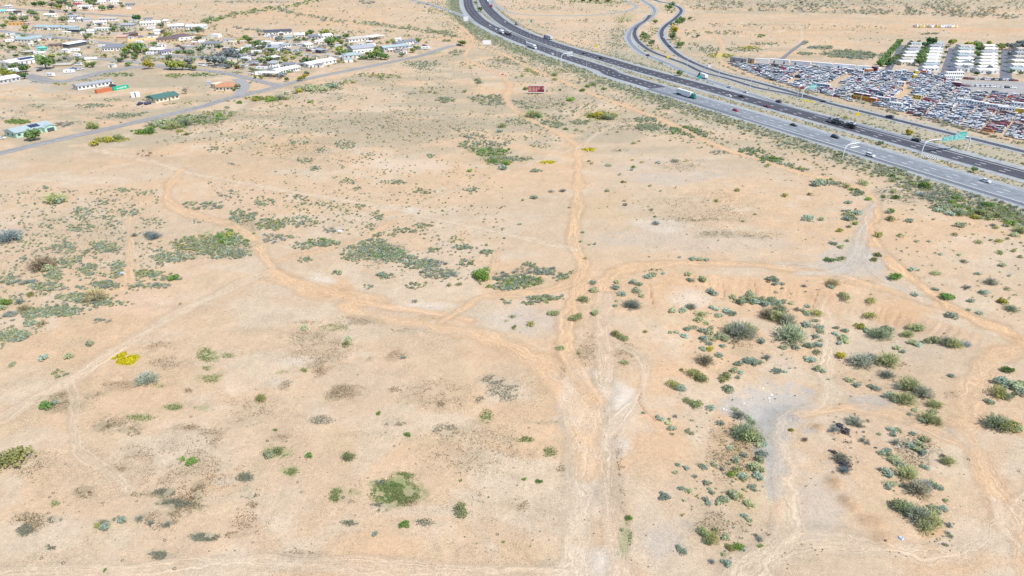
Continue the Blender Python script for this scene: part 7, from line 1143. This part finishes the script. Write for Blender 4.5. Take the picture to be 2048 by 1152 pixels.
def board(px, py, wm, hm, z0, label, rz=.0, blank=True):
    x_, y_, _ = gxy(px, py); e = empty('billboard', (x_, y_, 0), rz); tag(e, label, 'billboard'); n = 6
    for i in range(n): MB().box(-wm / 2 + wm * (i + .5) / n - .12, -wm / 2 + wm * (i + .5) / n + .12, .0, .3, 0, z0 + hm, WOOD if not blank else MET).obj('post', e)
    if blank: MB().box(-wm / 2, wm / 2, -.25, -.02, z0, z0 + hm, SW).obj('panel', e); return e
    FR = W('board_frame', (.16, .03, .05)); WH = W('board_trim', (.8, .78, .78)); MB().box(-wm / 2, wm / 2, -.2, -.02, z0, z0 + hm, FR).obj('panel', e)
    PK = W('board_faded_pink', (.52, .24, .21), var=.12); PU = W('board_plum', (.15, .055, .09), var=.2); xs = [0.02, .25, .44, .60, .74, .88]; ww = [.19, .15, .13, .12, .10, .11]
    for r, (za, zb) in enumerate(((.80, .93), (.10, .74))):
        for c, (xx, w_) in enumerate(zip(xs, ww)):
            m_ = PK if (c < 3 or (r == 1 and c in (3, 5)) or r == 0) else PU; zz = za if not (r == 1 and c >= 3) else .42
            MB().box(-wm / 2 + xx * wm, -wm / 2 + (xx + w_) * wm, -.23, -.201, z0 + zz * hm, z0 + zb * hm, m_).obj('board', e)
    MB().box(-wm / 2 - .1, wm / 2 + .5, -.1, .35, z0 + hm + .003, z0 + hm + .35, WH).obj('top_trim', e); MB().box(wm / 2 + .01, wm / 2 + .5, -.1, .3, z0, z0 + hm, WH).obj('side_trim', e); MB().box(-wm / 2, wm / 2, -.9, -.2, z0 - .3, z0 - .15, WH).obj('catwalk', e)
board(1072.5, 187.5, 11.8, 4.6, 1.2, 'weathered maroon billboard of faded pink boards standing alone in the desert', -.02, False)
board(932, 46.5, 6.0, 5.6, 2.6, 'tall blank white billboard left of the highway', -.1); board(974, 92, 8.6, 4.2, 1.6, 'wide blank white billboard at the end of the straight street', -.1)
def barrels(pts, c, grp, lab):
    m_ = W('barrel_' + c, (.85, .72, .12) if c == 'yellow' else (.8, .8, .78), var=.05); bm = MB(); n = 10
    bm.tube([(0, 0, 0), (0, 0, .45), (0, 0, .92)], .46, m_, n, .42); bm.box(-.2, .2, -.2, .2, .92, .96, TY); me = bm.mesh('sand_barrel')
    for i, (px, py) in enumerate(pts): x_, y_, _ = gxy(px, py); tag(link('sand_barrel', me, None, (x_, y_, .06)), lab, 'crash barrel', grp)
barrels([(1604 + 2.9 * i + (i % 2) * .2, 202 + .42 * i - (i % 2) * 1.2) for i in range(9)], 'yellow', 'yellow sand barrels at the ramp split', 'yellow crash barrel in the row at the ramp split'); barrels([(1846 + 4.6 * i, 316 + .75 * i) for i in range(7)] + [(1848 + 4.8 * i, 313.6 + .7 * i) for i in range(5)], 'white', 'white sand barrels below the gantry', 'white crash barrel in the cluster beside the gantry post')
# ---------------------------------------------------------------- litter on the desert
TD_ = W('tyre_dusty', (.15, .125, .105), var=.25, scale=3); tm = MB(); tm.v = []; n1_, n2_ = 14, 6
tv = [((.30 + .085 * math.cos(2 * math.pi * j / n2_)) * math.cos(2 * math.pi * i / n1_), (.30 + .085 * math.cos(2 * math.pi * j / n2_)) * math.sin(2 * math.pi * i / n1_), .085 + .085 * math.sin(2 * math.pi * j / n2_)) for i in range(n1_) for j in range(n2_)]
tm.add(tv, [(i * n2_ + j, ((i + 1) % n1_) * n2_ + j, ((i + 1) % n1_) * n2_ + (j + 1) % n2_, i * n2_ + (j + 1) % n2_) for i in range(n1_) for j in range(n2_)], TD_); tme = tm.mesh('tyre', True)
for px, py in [(534.5, 881.5), (573, 883), (595, 964.5), (602.5, 984.7), (686.5, 995), (735.7, 956), (771, 865), (788.5, 892.7), (875.5, 910), (986, 901.7), (1027.3, 935.5), (960, 990.5), (1058, 855.6), (948, 863), (995, 1069), (99.9, 994), (106.6, 986), (97, 1026), (437.4, 940.6), (395.8, 882), (412, 876), (382, 833.6), (368.5, 972.3), (131, 928.4), (244.7, 1120.5), (329.7, 1081), (505.5, 1085), (348.8, 1137.5), (83, 1117), (126.6, 1126), (274, 1002.4), (475.4, 1018.2), (535, 882.3), (206, 1006), (630.5, 753.7), (715.4, 749.4), (1701.5, 792.7), (1937, 919), (2037.5, 943), (1844, 925), (1679, 721), (2047, 1001), (1656, 864)]:
    x_, y_, z_ = gxy(px, py); o = link('tyre', tme, None, (x_, y_, z_ - .07), random.uniform(0, 6), random.uniform(.7, 1.0)); rg_ = region(px, py); o.rotation_euler = (random.uniform(-.1, .1), random.uniform(-.1, .1), 0); tag(o, f'dumped black tyre lying flat {rg_}', 'tyre', f'dumped tyres {rg_}')
def chunk(px, py, s, m, name, lab, cat, grp=None):
    x_, y_, z_ = gxy(px, py); rg_ = random.Random(int(px * 7)); mb = MB(); n = 7; v = [(math.cos(i * 6.283 / n) * s * rg_.uniform(.6, 1), math.sin(i * 6.283 / n) * s * rg_.uniform(.5, .9), 0) for i in range(n)]; v += [(x * .7, y * .7, s * rg_.uniform(.3, .6)) for x, y, _ in v]; mb.add(v, [(i, (i + 1) % n, n + (i + 1) % n, n + i) for i in range(n)] + [tuple(range(n, 2 * n))], m); tag(mb.obj(name, None, (x_, y_, z_)), lab, cat, grp)
WT = W('white_debris', (.8, .8, .82), var=.05); BD = W('blue_debris', (.45, .55, .68), var=.1); PT2 = W('scrap_dark', (.12, .12, .16)); ROCK = W('rock', (.20, .15, .11), var=.2)
for px, py, s in [(1526, 777, .45), (1543, 790, .6), (1538, 797, .55), (1539, 803, .4), (1488, 807, .4), (1447, 818, .5), (1453, 820, .35), (1798, 894, .5), (1673, 914, .35), (1690, 925, .3), (1660, 942, .3), (1700, 900, .3)]: chunk(px, py, s * .75, WT, 'litter_piece', 'white scrap lying ' + ('on the grey gravel patch' if px < 1600 else 'by the charred brush and mounds'), 'litter', 'white scraps ' + ('on the gravel patch' if px < 1600 else 'by the mounds'))
chunk(1802, 1077, .75, BD, 'blue_tarp', 'pale blue bundle right of the dirt mounds', 'tarp'); chunk(1660, 902, .6, PT2, 'dark_scrap', 'dark purple scrap at the tip of the charred brush', 'scrap'); chunk(681, 463, 1.3, WT, 'dumped_mattress', 'white dumped heap in the scrub between the diagonal tracks', 'litter'); chunk(1040, 555, .8, WT, 'white_bundle', 'white bundle in the green thicket left of the curved track', 'litter'); chunk(245, 548, 1.2, BD, 'blue_scrap', 'pale blue scrap caught in the scrub at left', 'litter'); chunk(1751, 896, .5, PT2, 'dark_crate', 'dark crate end at the left of the brush strip', 'crate'); chunk(1771, 1081, .4, ROCK, 'dark_rock', 'dark rock on top of the lowest dirt mound', 'rock'); chunk(1005, 149.5, 1.6, paint('red'), 'red_scrap', 'small red scrap in the desert left of the billboard', 'scrap'); chunk(1550, 798, .35, PT2, 'black_scrap', 'black scrap right of the white scraps', 'scrap'); chunk(298, 468, 1.0, BD, 'grey_scrap', 'grey-blue rubbish heap in the brush at left', 'litter')
rl = []
for cx, cy, rx, ry, n in [(1235, 640, 30, 16, 9), (1185, 660, 10, 30, 6), (1228, 700, 10, 16, 4), (1330, 730, 40, 10, 6), (1500, 780, 60, 30, 14), (1300, 1090, 60, 60, 10), (1600, 1110, 60, 30, 16), (1850, 1100, 80, 20, 14), (1640, 920, 60, 60, 12), (1900, 1000, 60, 80, 12), (1450, 960, 90, 70, 40), (1700, 700, 200, 70, 40), (1180, 900, 40, 200, 14), (1900, 500, 140, 100, 30), (1400, 420, 220, 90, 40), (600, 600, 300, 60, 40), (500, 950, 450, 160, 70), (1000, 1050, 120, 80, 20), (1440, 600, 90, 40, 20)]:
    for i in range(n): t = random.uniform(0, 6.28); q = math.sqrt(random.random()); rl.append((cx + rx * q * math.cos(t), cy + ry * q * math.sin(t)))
mb = MB()
for px, py in rl:
    x_, y_, z_ = gxy(px, py); s = random.uniform(.12, .32); n = 5; a0 = random.uniform(0, 6); v = [(x_ + s * math.cos(a0 + i * 6.283 / n), y_ + s * .8 * math.sin(a0 + i * 6.283 / n), z_ - .05) for i in range(n)] + [(x_, y_, z_ + s * .7)]; mb.add(v, [(i, (i + 1) % n, n) for i in range(n)], ROCK)
tag(mb.obj('scattered_rocks'), 'small dark stones scattered over the bare soil', 'stones', kind='stuff')
# row of pale trailers far beyond the park
for i in range(13):
    px = 1830 + 6.7 * i; x_, y_, _ = gxy(px, 54.5 + (i % 3) * .5); e = empty('construction_vehicle', (x_, y_, 0), random.uniform(-.2, .9)); lab = 'pale cream construction vehicle in the far desert row, ' + ('left part' if i < 5 else 'middle part' if i < 9 else 'right part'); tag(e, lab, 'construction vehicle', lab); c_ = jr.choice(['white', 'yellow', 'tan', 'white']); MB().box(-3, 1.5, -1.2, 1.2, .8, 2.6, paint(c_)).obj('body', e); MB().box(1.5, 3, -1.1, 1.1, .8, 3.4, paint('white'), tx=.1, ty=.1).obj('cab', e)
# shadows' own poles: power poles
for px, py in [(1798, 91), (1850, 95), (580, 108), (296, 60)]:
    pass
print('objects', len(bpy.data.objects), 'verts', sum(len(m_.vertices) for m_ in bpy.data.meshes))
